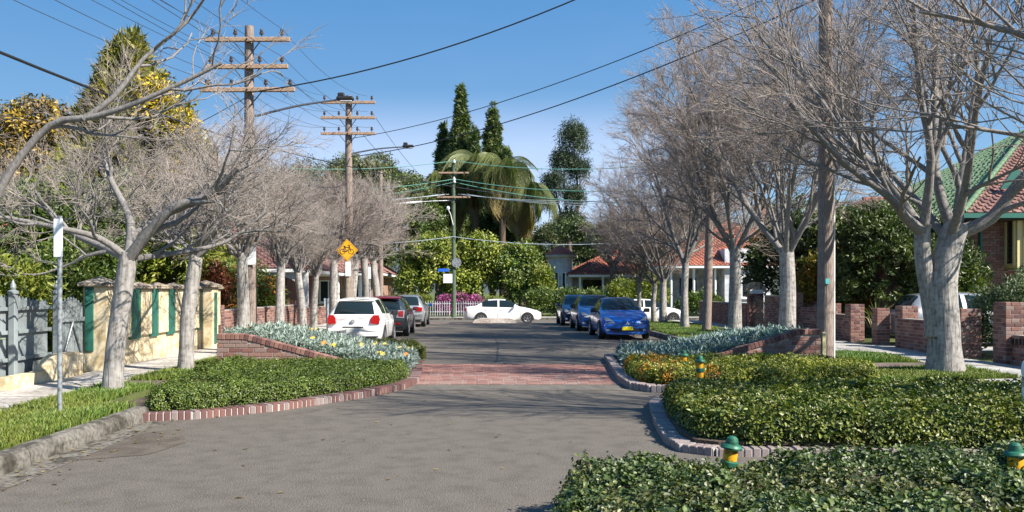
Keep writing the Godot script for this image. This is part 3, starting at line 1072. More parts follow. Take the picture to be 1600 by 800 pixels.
	for k in 17: arch.append(Vector2(cos(PI * k / 16.0), sin(PI * k / 16.0)) * (R + 0.055))
	arch.append(Vector2(-(R + 0.055), -0.1)); arch.append(Vector2(R + 0.055, -0.1))
	for t in q.axles:
		for s in [1.0, -1.0]:
			var ab := MB.new()
			ab.prism(arch, -0.4, 0.006, Transform3D(Basis(Vector3(0, 0, -s), Vector3.UP, Vector3(s, 0, 0)), Vector3(s * wm, R, t)))
			part("wheel_arch", ab, M.black, root)
			var x := Transform3D(Basis(Vector3(0, 0, 1), Vector3(s, 0, 0), Vector3(0, s, 0)), Vector3(s * (wm - 0.082), R, t))
			var w := part("wheel", tyre_m, M.rubber, root, x)
			part("rim", rim_m, M.rim, w)
	for s in [1.0, -1.0]:
		var mi := MB.new()
		mi.bevel(Vector3(0.2, 0.14, 0.1), 0.03, T(Vector3(s * (wm + 0.1), q.mirror[1], q.mirror[0])))
		mi.bevel(Vector3(0.1, 0.04, 0.05), 0.01, T(Vector3(s * (wm - 0.02), q.mirror[1] - 0.05, q.mirror[0])))
		part("door_mirror", mi, q.get("mirror_paint", q.paint), root)
		for t in q.get("handles", []):
			var h := MB.new()
			h.bevel(Vector3(0.025, 0.03, 0.17), 0.008, T(Vector3(s * (wm + 0.012), q.get("handle_y", 0.82), t)))
			part("door_handle", h, q.get("handle_paint", q.paint), root)
		for t in q.get("seams", []):
			var h := MB.new()
			h.bevel(Vector3(0.006, 0.5, 0.01), 0.001, T(Vector3(s * (wm + 0.001), 0.58, t)))
			part("door_seam", h, M.black, root)
	return root

# a flat piece laid on the nose (end = 0) or tail of a car; outline in x, y
func fascia(called: String, root: Node3D, outline: PackedVector2Array, q: Dictionary, rear: bool, m: Material, proud := 0.012, slope := 0.0, y0 := 0.6, both := false, deep := 0.05) -> void:
	var st: Array = q.st
	var L: float = st[st.size() - 1][0]
	var w: float = st[st.size() - 1 if rear else 0][5]
	var bow: float = q.get("bow_r", 0.12) if rear else q.get("bow", 0.22)
	for s in ([1.0, -1.0] if both else [1.0]):
		var b := MB.new()
		var p := PackedVector2Array()
		for i in outline.size():      # extra points so that the piece follows the curve
			var a := outline[i]
			var e := outline[(i + 1) % outline.size()]
			var n := maxi(1, int(absf(a.x - e.x) / 0.12))
			for k in n: p.append(a.lerp(e, float(k) / n))
		for i in p.size(): p[i].x *= s
		b.prism(p, -proud, deep)
		for i in b.v.size():
			var u := b.v[i]
			var z := u.z + bow * pow(u.x / w, 2.0) + slope * maxf(0.0, u.y - y0)
			b.v[i] = Vector3(u.x, u.y, L - z if rear else z)
			if rear: b.n[i].z = -b.n[i].z
		if rear:
			for i in range(0, b.ix.size(), 3):
				var t := b.ix[i]
				b.ix[i] = b.ix[i + 1]; b.ix[i + 1] = t
		part(called, b, m, root)

func lane_paint(c: Color, metallic := 0.3) -> StandardMaterial3D:
	var m := mat(c, 0.32, metallic)
	m.clearcoat_enabled = true; m.clearcoat = 0.8; m.clearcoat_roughness = 0.05
	return m

# ---------------------------------------------------------------- the place
func _ready() -> void:
	rng.seed = 20240817
	# camera: level, with a shifted lens; 1.7 m above the road
	var cam := Camera3D.new()
	cam.name = "camera"
	cam.projection = Camera3D.PROJECTION_FRUSTUM
	cam.near = 0.05; cam.far = 2000.0
	cam.size = 2.0 * 0.05 * 400.0 / 1350.0
	cam.frustum_offset = Vector2(38.0, 53.0) / 1350.0 * 0.05
	cam.position = Vector3(0, 1.7, 0)
	add_child(cam)
	cam.current = true
	# sky, sun, exposure
	var sky := ProceduralSkyMaterial.new()
	sky.sky_top_color = lin(0.028, 0.12, 0.288)
	sky.sky_horizon_color = lin(0.26, 0.4, 0.51)
	sky.sky_curve = 0.11
	sky.ground_bottom_color = lin(0.1, 0.1, 0.09); sky.ground_horizon_color = lin(0.3, 0.34, 0.38)
	sky.sun_angle_max = 8.0
	sky.sky_cover = cloud_cover()
	var env := Environment.new()
	env.background_mode = Environment.BG_SKY
	env.sky = Sky.new(); env.sky.sky_material = sky
	env.tonemap_mode = Environment.TONE_MAPPER_LINEAR
	env.tonemap_exposure = 2.2
	env.sdfgi_enabled = true; env.ssao_enabled = true; env.ssil_enabled = true
	var we := WorldEnvironment.new()
	we.name = "world_environment"; we.environment = env
	add_child(we)
	var sun := DirectionalLight3D.new()
	sun.name = "sun"
	sun.light_energy = 1.55; sun.light_color = Color(1.0, 0.97, 0.92); sun.light_angular_distance = 0.5
	sun.shadow_enabled = true
	var az := Vector2(-0.82, 0.5).normalized() * cos(40.0 * D2)
	sun.basis = Basis.looking_at(Vector3(az.x, -sin(40.0 * D2), -az.y))
	sun.position = Vector3(0, 30, 0)
	add_child(sun)

	materials()
	M.twigbark = tri_mat(noise_tex(0.05, 19, [[0.1, lin(0.12, 0.095, 0.08)], [0.5, lin(0.24, 0.205, 0.18)], [0.9, lin(0.36, 0.32, 0.285)]], 3, 256), Vector3.ONE * 2.0, 0.85, null, 0, false)
	M.car_glass = mat(lin(0.012, 0.02, 0.022), 0.04)
	M.rim = mat(lin(0.45, 0.46, 0.48), 0.3, 0.8)
	tuft_meshes.append(tuft(9, 0.09, 0.07, [Color(0.12, 0.19, 0.03), Color(0.17, 0.23, 0.045), Color(0.1, 0.15, 0.03), Color(0.22, 0.22, 0.08)]))
	make_sprays()
	ground()
	buildings()
	left_side()
	right_side()
	beds()
	street_trees()
	poles_and_wires()
	cars()
	background()

func cloud_cover() -> ImageTexture:
	var im := Image.create(1024, 512, false, Image.FORMAT_RGBA8)
	im.fill(Color(0, 0, 0, 0))
	var f := FastNoiseLite.new()
	f.seed = 12; f.frequency = 0.011; f.fractal_octaves = 5
	var g := FastNoiseLite.new()
	g.seed = 4; g.frequency = 0.02; g.fractal_octaves = 4
	for y in range(150, 256):
		var el := (256 - y) / 512.0 * 180.0
		for x in 1024:
			var n := f.get_noise_3d(cos(x / 1024.0 * TAU) * 160.0, y * 2.6, sin(x / 1024.0 * TAU) * 160.0)
			var a := smoothstep(-0.06, 0.16, n) * smoothstep(13.5, 9.0, el) * 0.6
			var w := g.get_noise_3d(cos(x / 1024.0 * TAU) * 160.0, y * 3.0 + 300.0, sin(x / 1024.0 * TAU) * 160.0)
			a += smoothstep(0.2, 0.6, w) * smoothstep(1.0, 5.0, el) * smoothstep(20.0, 9.0, el) * 0.1
			im.set_pixel(x, y, Color(0.5, 0.45, 0.45, clampf(a, 0, 1)))
	return ImageTexture.create_from_image(im)

const VY := 0.16      # the verges and footpaths stand this much above the road

func ground() -> void:
	var b := MB.new()
	b.sheet(poly([-900, -300, 900, -300, 900, 1500, -900, 1500]), -0.34)
	struct("ground", b, M.turf)
	# the carriageway up to the junction, where it dips to the cross street
	b = MB.new()
	b.sheet(poly([-5.0, -14, 6.1, -14, 6.1, 44, -5.0, 44]), 0.0)
	struct("road", b, M.asphalt)
	b = MB.new()
	b.quad(P(-5.2, 0, 44), P(6.4, 0, 44), P(9.5, -0.24, 48.2), P(-8.2, -0.24, 48.2))
	struct("brick_threshold_bed", b, M.mortar)
	b = MB.new()
	b.sheet(poly([-90, 48.2, 90, 48.2, 90, 56, -90, 56]), -0.24)
	struct("cross_street", b, M.asphalt)
	# far side of the cross street
	b = MB.new()
	b.slab(poly([-90, 56, 90, 56, 90, 56.15, -90, 56.15]), -0.34, -0.1)
	struct("far_kerb", b, M.kerb)
	b = MB.new()
	b.slab(poly([-90, 56.15, 90, 56.15, 90, 58.4, -90, 58.4]), -0.34, -0.11)
	struct("far_footpath", b, M.concrete)
	b = MB.new()
	b.slab(poly([-90, 58.4, 90, 58.4, 90, 140, -90, 140]), -0.34, -0.1)
	struct("far_gardens", b, M.turf)
	# left: kerb stones in lengths, gutter, verge, footpath, gardens
	var k := thing("kerb", "", "", Vector3.ZERO)
	tag(k, "", "", "", "structure")
	var z := 1.2
	while z < 11.35:
		var l := minf(2.4, 11.36 - z)
		var s := MB.new()
		s.prism(poly([-4.62, -0.1, -4.43, -0.1, -4.445, 0.1, -4.465, 0.15, -4.5, 0.172, -4.62, 0.175]), 0.006, l - 0.006, T(P(0, 0, z + l)))
		part("kerb_stone", s, M.kerb, k)
		z += l
	z = 22.6
	while z < 43.5:
		var s := MB.new()
		s.prism(poly([-5.16, -0.1, -4.98, -0.1, -5.0, 0.13, -5.03, 0.16, -5.16, 0.165]), 0.006, 2.39, T(P(0, 0, z + 2.4)))
		part("kerb_stone", s, M.kerb, k)
		s = MB.new()
		s.prism(poly([6.08, -0.1, 6.26, -0.1, 6.26, 0.165, 6.13, 0.16, 6.1, 0.13]), 0.006, 2.39, T(P(0, 0, z + 2.4)))
		part("kerb_stone", s, M.kerb, k)
		z += 2.4
	b = MB.new()
	b.sheet(poly([-4.45, 1, -4.1, 1, -4.1, 8.2, -4.14, 11.0, -4.45, 11.3]), 0.004)
	struct("gutter", b, M.gutter)
	b = MB.new()
	b.sheet(poly([-4.1, 8.6, -3.5, 8.9, -3.35, 9.6, -3.7, 10.5, -4.1, 10.3]), 0.004)
	struct("road_patch", b, M.patch)
	var verge_l := poly([-4.62, 0, -6.1, 0, -6.1, 44, -5.16, 44, -5.16, 22.6, -5.2, 11.4, -4.62, 11.3])
	b = MB.new()
	b.slab(verge_l, -0.2, VY)
	var v := struct("verge", b, M.turf)
	grass(poly([-4.66, 6.5, -6.08, 6.5, -6.08, 13.7, -5.3, 13.7, -5.3, 11.5, -4.66, 11.3]), VY, 620, v)
	grass(poly([-5.25, 14.7, -6.08, 14.7, -6.08, 32, -5.2, 32]), VY, 420, v)
	b = MB.new()
	b.slab(poly([-6.1, 0, -7.42, 0, -7.42, 44, -6.1, 44]), -0.2, VY + 0.012)
	var fp := struct("footpath", b, M.path)
	for i in 22:
		var j := MB.new()
		j.box(Vector3(-7.42, VY + 0.0122, -0.012), Vector3(-6.1, VY + 0.0135, 0.012), T(P(0, 0, 6.0 + i * 1.6)))
		part("control_joint", j, M.patch, fp)
	b = MB.new()
	b.sheet(poly([-5.25, 13.75, -6.1, 13.75, -6.1, 14.65, -5.25, 14.65]), VY + 0.006)
	struct("side_path", b, M.brownpath)
	b = MB.new()
	b.slab(poly([-7.42, -10, -90, -10, -90, 45.5, -7.42, 44]), -0.2, VY - 0.01)
	struct("left_gardens", b, M.turf)
	# right: verge, footpath, drive crossings, gardens
	b = MB.new()
	b.slab(poly([6.26, 22.8, 9.2, 22.8, 9.2, 44, 6.26, 44]), -0.2, VY)
	v = struct("verge", b, M.turf)
	grass(poly([6.3, 24.2, 9.15, 24.2, 9.15, 40, 6.3, 40]), VY, 260, v)
	b = MB.new()
	b.slab(poly([5.2, 6, 9.2, 6, 9.2, 22.8, 6.26, 22.8, 5.0, 18, 5.0, 14]), -0.2, VY)
	v = struct("verge", b, M.turf)
	grass(poly([6.2, 14.6, 9.2, 15.0, 9.2, 16.8, 6.2, 16.4]), VY, 700, v)
	grass(poly([6.2, 14.1, 7.4, 14.3, 7.4, 14.7, 6.2, 14.6]), VY, 700, v)
	grass(poly([6.9, 18.3, 9.2, 18.4, 9.2, 20.6, 6.9, 20.4]), VY, 520, v)
	b = MB.new()
	b.slab(poly([9.2, 0, 10.66, 0, 10.66, 44, 9.2, 44]), -0.2, VY + 0.012)
	fp = struct("footpath", b, M.concrete)
	for i in 22:
		var j := MB.new()
		j.box(Vector3(9.2, VY + 0.0122, -0.012), Vector3(10.66, VY + 0.0135, 0.012), T(P(0, 0, 6.3 + i * 1.6)))
		part("control_joint", j, M.patch, fp)
	b = MB.new()
	b.sheet(poly([6.3, 20.6, 9.2, 20.7, 9.2, 24.1, 6.3, 22.9]), VY + 0.006)
	struct("driveway", b, M.concrete)
	b = MB.new()
	b.sheet(poly([6.4, 16.75, 7.6, 16.5, 9.2, 17.3, 9.2, 18.2, 7.2, 18.1, 6.6, 17.6]), VY + 0.006)
	struct("worn_path", b, M.brownpath)
	b = MB.new()
	b.sheet(poly([7.2, 13.5, 8.4, 13.3, 9.2, 13.6, 9.2, 15.3, 8.6, 14.9, 7.4, 14.1]), VY + 0.006)
	struct("crossing_path", b, M.concrete)
	b = MB.new()
	b.slab(poly([10.66, -10, 90, -10, 90, 45.5, 10.66, 44]), -0.2, VY - 0.01)
	v = struct("right_gardens", b, M.turf)
	b = MB.new()
	b.sheet(poly([10.66, 21.6, 19, 22.4, 19, 26.4, 10.66, 24.2]), VY)
	struct("driveway", b, M.concrete)
	# brick threshold across the narrowed road: 300 pavers one by one, the rest of them joined
	b = MB.new()
	b.sheet(poly([-1.38, 15.5, 2.62, 15.5, 2.95, 19.7, -1.55, 19.7]), 0.004)
	var th := struct("brick_threshold", b, M.mortar)
	var rest: Array = []
	var tint: Array = []
	var pv := brick_mesh(Vector3(0.215, 0.05, 0.108))
	var count := 0
	for r in 36:
		var d := 15.56 + r * 0.1165
		var s := (d - 15.5) / 4.2
		var x0 := lerpf(-1.36, -1.53, s)
		var x1 := lerpf(2.58, 2.9, s)
		var n := int((x1 - x0) / 0.225)
		for i in n:
			var x := x0 + (i + 0.5 + (0.25 if r % 2 else 0.0)) * (x1 - x0) / (n + 0.25)
			var at := P(x + rr(-0.003, 0.003), -0.014 + rr(-0.002, 0.002), d)
			if count < 300: part("brick_paver", pv, brick_mats[[0, 2, 2, 1, 0, 4][rng.randi() % 6]], th, T(at))
			else:
				rest.append(T(at)); tint.append(TONES[[0, 2, 2, 1][rng.randi() % 4]] * rr(0.9, 1.2))
			count += 1
	many("brick_pavers", pv, M.bricks, rest, tint, th)
	b = MB.new()
	b.sheet(poly([-1.42, 14.6, 2.5, 14.6, 2.6, 15.46, -1.36, 15.46]), 0.004)
	struct("asphalt_strip", b, M.strip)
	# the same at the junction, far too small to tell the bricks apart
	rest = []; tint = []
	for r in 22:
		var s := (r + 0.5) / 22.0
		var x0 := lerpf(-5.2, -8.2, s)
		var x1 := lerpf(6.4, 9.5, s)
		var n := int((x1 - x0) / 0.3)
		for i in n:
			rest.append(Transform3D(Basis(Vector3(1.33, 0, 0), Vector3.UP, Vector3(0, 0, 1.7)), P(x0 + (i + 0.5) * (x1 - x0) / n, -0.24 * s - 0.012, 44.0 + s * 4.2)))
			tint.append(TONES[[0, 2, 2, 1][rng.randi() % 4]] * rr(0.95, 1.35))
	many("brick_pavers", pv, M.bricks, rest, tint, get_node("brick_threshold_bed"))
	b = MB.new()
	b.prism(poly([-1.25, -0.24, 1.35, -0.24, 1.2, 0.02, 0.9, 0.1, -0.7, 0.1, -1.1, 0.0]), -0.5, 0.5, T(P(0.35, 0.0, 48.9)))
	solo("traffic_island", b, M.path, "low pale concrete island in front of the white sedan at the junction", "traffic island")
	# cracks, tar lines and fallen leaves on the road
	for c in [[[0.2, 20.2, 0.3, 27.0, 0.15, 36.0], 0.02], [[-4.6, 25.6, 1.0, 25.4, 5.8, 25.7], 0.02]]:
		var m := MB.new()
		var line := PackedVector3Array()
		for i in range(0, c[0].size(), 2): line.append(P(c[0][i], 0.0045, c[0][i + 1]))
		var q := smooth(line, 14)
		for i in q.size(): q[i] += Vector3(rr(-0.02, 0.02), 0, rr(-0.02, 0.02))
		for i in q.size() - 1:
			var s: Vector3 = (q[i + 1] - q[i]).normalized().cross(Vector3.UP) * c[1] * rr(0.6, 1.4)
			m.quad(q[i] - s, q[i + 1] - s, q[i + 1] + s, q[i] + s)
		struct("road_crack", m, M.tar)
	var leafb := MB.new()
	leafb.col = Color(1, 1, 1)
	leafb.tri(Vector3(-0.03, 0.004, 0), Vector3(0, 0.012, 0.014), Vector3(0.035, 0.006, 0)); leafb.tri(Vector3(-0.03, 0.004, 0), Vector3(0.035, 0.006, 0), Vector3(0.0, 0.01, -0.016))
	var lw: Array = []
	var lt: Array = []
	for i in 420:
		var zone := i % 3
		var at := P(-4.42 + absf(rng.randfn(0, 0.35)), 0.004, rr(5, 11.3)) if zone == 0 else P(rr(-4.4, 2.4), 0.002, rr(6, 15)) if zone == 1 else P(6.05 - absf(rng.randfn(0, 0.3)), 0.004, rr(22.8, 42))
		if zone == 1 and rng.randf() < 0.6:
			var s := rng.randf()
			at = P(lerpf(-4.3, -1.6, s), 0.003, lerpf(11.2, 14.4, s * s * 0.4 + s * 0.6) - absf(rng.randfn(0, 0.15)))
		lw.append(Transform3D(Basis(Vector3.UP, rr(0, TAU)) * rr(0.5, 1.3), at))
		lt.append([Color(0.2, 0.13, 0.06), Color(0.12, 0.08, 0.045), Color(0.3, 0.22, 0.09), Color(0.16, 0.15, 0.06)][i % 4])
	many("leaf_litter", leafb.commit(), M.leaf_matt, lw, lt, self)
	# distant hill
	b = MB.new()
	var pr := PackedVector2Array()
	for i in 41:
		var x := -900.0 + i * 45.0
		pr.append(Vector2(x, 22.0 + 13.0 * sin(x * 0.006 + 1.2) + 5.0 * sin(x * 0.021)))
	pr.append(Vector2(900, -2)); pr.append(Vector2(-900, -2))
	b.prism(pr, -60, 0, T(P(0, 0, 620)))
	struct("hills", b, mat(lin(0.1, 0.13, 0.15), 1.0))

func hip_roof(parent: Node, x0: float, x1: float, d0: float, d1: float, eave: float, rise: float, tones: Array, sides: String, as_parts: bool, capm: Material) -> void:
	var w := minf(x1 - x0, d1 - d0) * 0.5
	var r0: Vector3
	var r1: Vector3
	if x1 - x0 >= d1 - d0:
		r0 = P(x0 + w, eave + rise, (d0 + d1) / 2); r1 = P(x1 - w, eave + rise, (d0 + d1) / 2)
	else:
		r0 = P((x0 + x1) / 2, eave + rise, d0 + w); r1 = P((x0 + x1) / 2, eave + rise, d1 - w)
	var a := P(x0, eave, d0)
	var b := P(x1, eave, d0)
	var c := P(x1, eave, d1)
	var d := P(x0, eave, d1)
	var wide := x1 - x0 >= d1 - d0
	var near := [a, b, r1 if wide else r0, r0]
	var left := [d, a, r0, r0 if wide else r1]
	var right := [b, c, r1, r1 if wide else r0]
	for s in [["n", near], ["l", left], ["r", right]]:
		if sides.contains(s[0]): tiled(parent, s[1][0], s[1][1], s[1][2], s[1][3], tones, as_parts)
		else:
			var m := MB.new()
			m.quad(s[1][0], s[1][1], s[1][2], s[1][3])
			part("roof", m, M.roof_plain, parent)
	var m2 := MB.new()
	m2.quad(c, d, r0 if wide else r1, r1)
	part("roof", m2, M.roof_plain, parent)
	for e in [[a, r0], [b, r1 if wide else r0], [r0, r1], [d, r0 if wide else r1]]: ridge(parent, e[0], e[1], capm)
	var f := MB.new()
	for e in [[a, b], [b, c], [c, d], [d, a]]:
		var dir: Vector3 = (e[1] - e[0]).normalized()
		f.box(Vector3(0, -0.16, -0.06), Vector3((e[1] - e[0]).length(), -0.02, 0.0), Transform3D(Basis(dir, Vector3.UP, dir.cross(Vector3.UP)), e[0]))
	part("gutter", f, M.green_paint if capm == M.green_tile else M.white, parent)
	f = MB.new()
	f.box(P(x0 + 0.05, eave - 0.2, d1 - 0.05), P(x1 - 0.05, eave - 0.16, d0 + 0.05))
	part("soffit", f, M.darkwood if capm == M.green_tile else M.white, parent)

func buildings() -> void:
	M.roof_plain = blotch(mat(lin(0.3, 0.13, 0.1), 0.9), M.wide, 0.3)
	M.green_tile = mat(lin(0.1, 0.17, 0.09), 0.75)
	M.red_cap = mat(lin(0.3, 0.1, 0.07), 0.8)
	M.red_tile_far = mat(lin(0.42, 0.1, 0.06), 0.8)
	var red := [Color(0.33, 0.17, 0.14), Color(0.29, 0.15, 0.125), Color(0.37, 0.2, 0.165), Color(0.25, 0.13, 0.115)]
	var bright := [Color(0.47, 0.15, 0.09), Color(0.4, 0.12, 0.075), Color(0.52, 0.19, 0.11)]
	# --- brick bungalow on the right, green-edged tiled roof
	var h := thing("brick_house", "red brick house with a tiled roof, green hip tiles and a cream bay window", "house", Vector3.ZERO)
	var w := MB.new()
	w.box(P(15.72, 0, 40), P(28, 4.1, 28.12))
	part("wall", w, M.mortar, h)
	var n := 0
	for r in 34:      # bricks of the corner that shows, one by one
		var y := 1.3 + r * 0.086 - 0.043
		for k in 5:
			var x := 15.615 + 0.12 + k * 0.24 - (0.12 if r % 2 else 0.0)
			if k == 0 and r % 2 == 1: brick("brick", Vector3(0.11, 0.076, 0.11), T(P(15.72, y, 28.06)), h, [0, 0, 2, 2, 4])
			elif x < 16.75: brick("brick", Vector3(0.23, 0.076, 0.11), T(P(x + 0.05, y, 28.06)), h, [0, 0, 2, 2, 4])
	brick_run(h, P(16.85, 0.0, 28.06), P(28, 0.0, 28.06), 2.36, 0.11)
	brick_run(h, P(15.66, 0.0, 28.2), P(15.66, 0.0, 40), 4.0, 0.11)
	w = MB.new()
	w.box(P(16.8, 2.4, 28.1), P(20.4, 4.05, 27.4))
	part("bay", w, M.cream_paint, h)
	window(h, P(17.6, 3.22, 27.39), 1.25, 1.5, 0.0, M.cream_paint, 1)
	window(h, P(19.3, 3.22, 27.39), 1.6, 1.5, 0.0, M.cream_paint, 1)
	window(h, P(16.79, 3.22, 27.75), 0.5, 1.5, -PI / 2, M.cream_paint, 0, false)
	w = MB.new()
	w.rod(P(15.95, 0.1, 27.95), P(15.95, 4.1, 27.95), 0.05, 10)
	part("downpipe", w, M.green_paint, h)
	tiled(h, P(14.9, 4.1, 27.1), P(24, 4.1, 27.1), P(21.4, 7.9, 33.5), P(21.0, 7.9, 33.5), red, false)
	tiled(h, P(14.9, 4.1, 40), P(14.9, 4.1, 27.1), P(21.0, 7.9, 33.5), P(21.0, 7.9, 34), [Color(0.2, 0.33, 0.17), Color(0.25, 0.37, 0.21), Color(0.17, 0.29, 0.15)], true, 0.33, 0.34)
	ridge(h, P(14.9, 4.14, 27.1), P(21.0, 7.94, 33.5), M.green_tile, 0.11)
	w = MB.new()
	w.box(P(14.84, 3.95, 27.1), P(26, 4.1, 26.98))
	w.box(P(14.82, 3.95, 40), P(14.94, 4.1, 27.1))
	part("gutter", w, M.green_paint, h)
	w = MB.new()
	w.box(P(14.95, 3.9, 40), P(26, 3.94, 27.15))
	part("soffit", w, M.darkwood, h)
	w = MB.new()   # green gablet on the near slope
	w.prism(poly([-0.5, 0, 0.5, 0, 0, 0.75]), 0.0, 0.08, T(P(17.2, 5.0, 28.2)))
	part("gablet", w, M.green_paint, h)
	# --- roof seen behind the big shrubs
	h = thing("brick_house", "pale red tiled roof of a low house behind the dense shrubs on the right", "house", Vector3.ZERO)
	w = MB.new()
	w.box(P(15.5, 0, 43.5), P(25, 3.6, 38.5))
	part("wall", w, brick_mats[4], h)
	hip_roof(h, 14.6, 26, 37.5, 44, 3.5, 2.5, red, "nl", false, M.red_cap)
	# --- white house with a bright red roof over the cross street
	h = thing("white_house", "white house with a bright red tiled roof and veranda posts behind the right-hand trunks", "house", Vector3.ZERO)
	w = MB.new()
	w.box(P(13.0, -0.1, 74), P(24, 3.3, 63))
	part("wall", w, M.render_white, h)
	w = MB.new()
	w.box(P(16.6, -0.1, 63), P(19.8, 4.6, 60.5))
	part("front_room", w, M.render_white, h)
	window(h, P(18.5, 1.9, 60.49), 1.5, 1.5, 0.0, M.white, 1)
	window(h, P(14.6, 1.7, 62.98), 1.2, 1.7, 0.0, M.darkwood, 1)
	for x in [12.9, 14.5, 16.0]:
		w = MB.new()
		w.rod(P(x, -0.1, 60.8), P(x, 3.2, 60.8), 0.09, 10)
		part("veranda_post", w, M.white, h)
	hip_roof(h, 12.2, 25, 60.2, 75, 3.4, 3.6, bright, "nl", false, M.red_cap)
	w = MB.new()
	w.box(P(20.2, 4.5, 66.0), P(21.0, 8.2, 65.2))
	part("chimney", w, brick_mats[2], h)
	# --- house with a turret
	h = thing("turret_house", "grey-white house with a red-capped corner turret and small porch beyond the junction", "house", Vector3.ZERO)
	w = MB.new()
	w.lathe([[0.0, -0.1], [0.98, -0.1], [0.98, 4.2], [1.25, 4.3], [1.25, 4.45], [0.0, 4.46]], 8, T(P(5.7, 0, 68), PI / 8))
	part("turret", w, M.render_white, h)
	w = MB.new()
	w.lathe([[1.32, 4.46], [0.7, 4.85], [0.0, 5.25]], 8, T(P(5.7, 0, 68), PI / 8))
	part("turret_roof", w, M.red_tile_far, h)
	window(h, P(5.34, 2.2, 67.06), 0.34, 1.8, 0.0, M.white, 0)
	window(h, P(5.9, 2.2, 67.06), 0.34, 1.8, 0.0, M.white, 0)
	w = MB.new()
	w.box(P(6.4, -0.1, 76), P(14, 3.0, 69.5))
	part("wall", w, M.render_white, h)
	window(h, P(8.5, 1.5, 69.49), 1.7, 2.0, 0.0, M.darkwood, 1)
	for x in [7.2, 9.0, 10.8]:
		w = MB.new()
		w.rod(P(x, -0.1, 67.4), P(x, 2.75, 67.4), 0.1, 10)
		part("porch_post", w, M.white, h)
	hip_roof(h, 6.2, 14.6, 67.0, 77, 2.9, 2.1, bright, "nl", false, M.red_cap)
	# --- pinkish house at the far left of the junction
	h = thing("pink_house", "pinkish rendered house with white posts beyond the parked silver hatchback", "house", Vector3.ZERO)
	w = MB.new()
	w.box(P(-14.6, -0.1, 74), P(-8.1, 3.0, 63))
	part("wall", w, M.render_pink, h)
	window(h, P(-9.4, 1.6, 62.98), 1.3, 1.6, 0.0, M.white, 1)
	window(h, P(-11.6, 1.6, 62.98), 1.3, 1.6, 0.0, M.white, 1)
	for x in [-7.7, -9.0, -10.6]:
		w = MB.new()
		w.rod(P(x, -0.1, 61.2), P(x, 2.9, 61.2), 0.1, 10)
		part("porch_post", w, M.white, h)
	hip_roof(h, -15.4, -7.4, 60.8, 75, 2.9, 2.4, red, "nr", false, M.red_cap)
	# --- left: low house with an arched white porch, and a house behind the grey fence
	h = thing("porch_house", "low brick house with a dull red roof and white arched porch behind left trunks", "house", Vector3.ZERO)
	w = MB.new()
	w.box(P(-19, 0, 47), P(-9.3, 2.7, 40))
	part("wall", w, brick_mats[1], h)
	w = MB.new()
	var ar := poly([-1.6, 0, -1.6, 2.6, 1.6, 2.6, 1.6, 0, 1.4, 0, 1.4, 1.75])
	for k in 9: ar.append(Vector2(cos(PI * k / 8.0) * 1.25, 1.75 + sin(PI * k / 8.0) * 0.6))
	ar.append(Vector2(-1.4, 0))
	w.prism(ar, 0.0, 0.2, T(P(-9.6, 0, 38.6)))
	part("porch_arch", w, M.white, h)
	window(h, P(-12.6, 1.5, 39.98), 1.8, 1.3, 0.0, M.white, 2)
	window(h, P(-16.0, 1.5, 39.98), 1.8, 1.3, 0.0, M.white, 2)
	hip_roof(h, -20, -8.0, 38.2, 48, 2.65, 2.4, [Color(0.22, 0.11, 0.1), Color(0.18, 0.09, 0.085), Color(0.26, 0.13, 0.11)], "nr", false, M.red_cap)
	h = thing("red_roofed_house", "house with an orange-red tiled roof behind the green hedge at the far left", "house", Vector3.ZERO)
	w = MB.new()
	w.box(P(-24, 0, 30), P(-12.2, 2.6, 21.5))
	part("wall", w, brick_mats[3], h)
	window(h, P(-14.0, 1.5, 21.48), 1.8, 1.2, 0.0, M.darkwood, 1)
	window(h, P(-12.19, 1.5, 25), 1.8, 1.2, PI / 2, M.darkwood, 1)
	hip_roof(h, -25, -11.4, 20.6, 31, 2.75, 2.0, bright, "nr", false, M.red_cap)
	h = thing("brick_house", "brown tiled house end showing between the poles on the left", "house", Vector3.ZERO)
	w = MB.new()
	w.box(P(-21, 0, 37), P(-11.5, 2.8, 33))
	part("wall", w, brick_mats[0], h)
	hip_roof(h, -22, -10.8, 32.2, 37.6, 2.8, 1.8, [Color(0.2, 0.1, 0.09), Color(0.24, 0.12, 0.1)], "nr", false, M.red_cap)

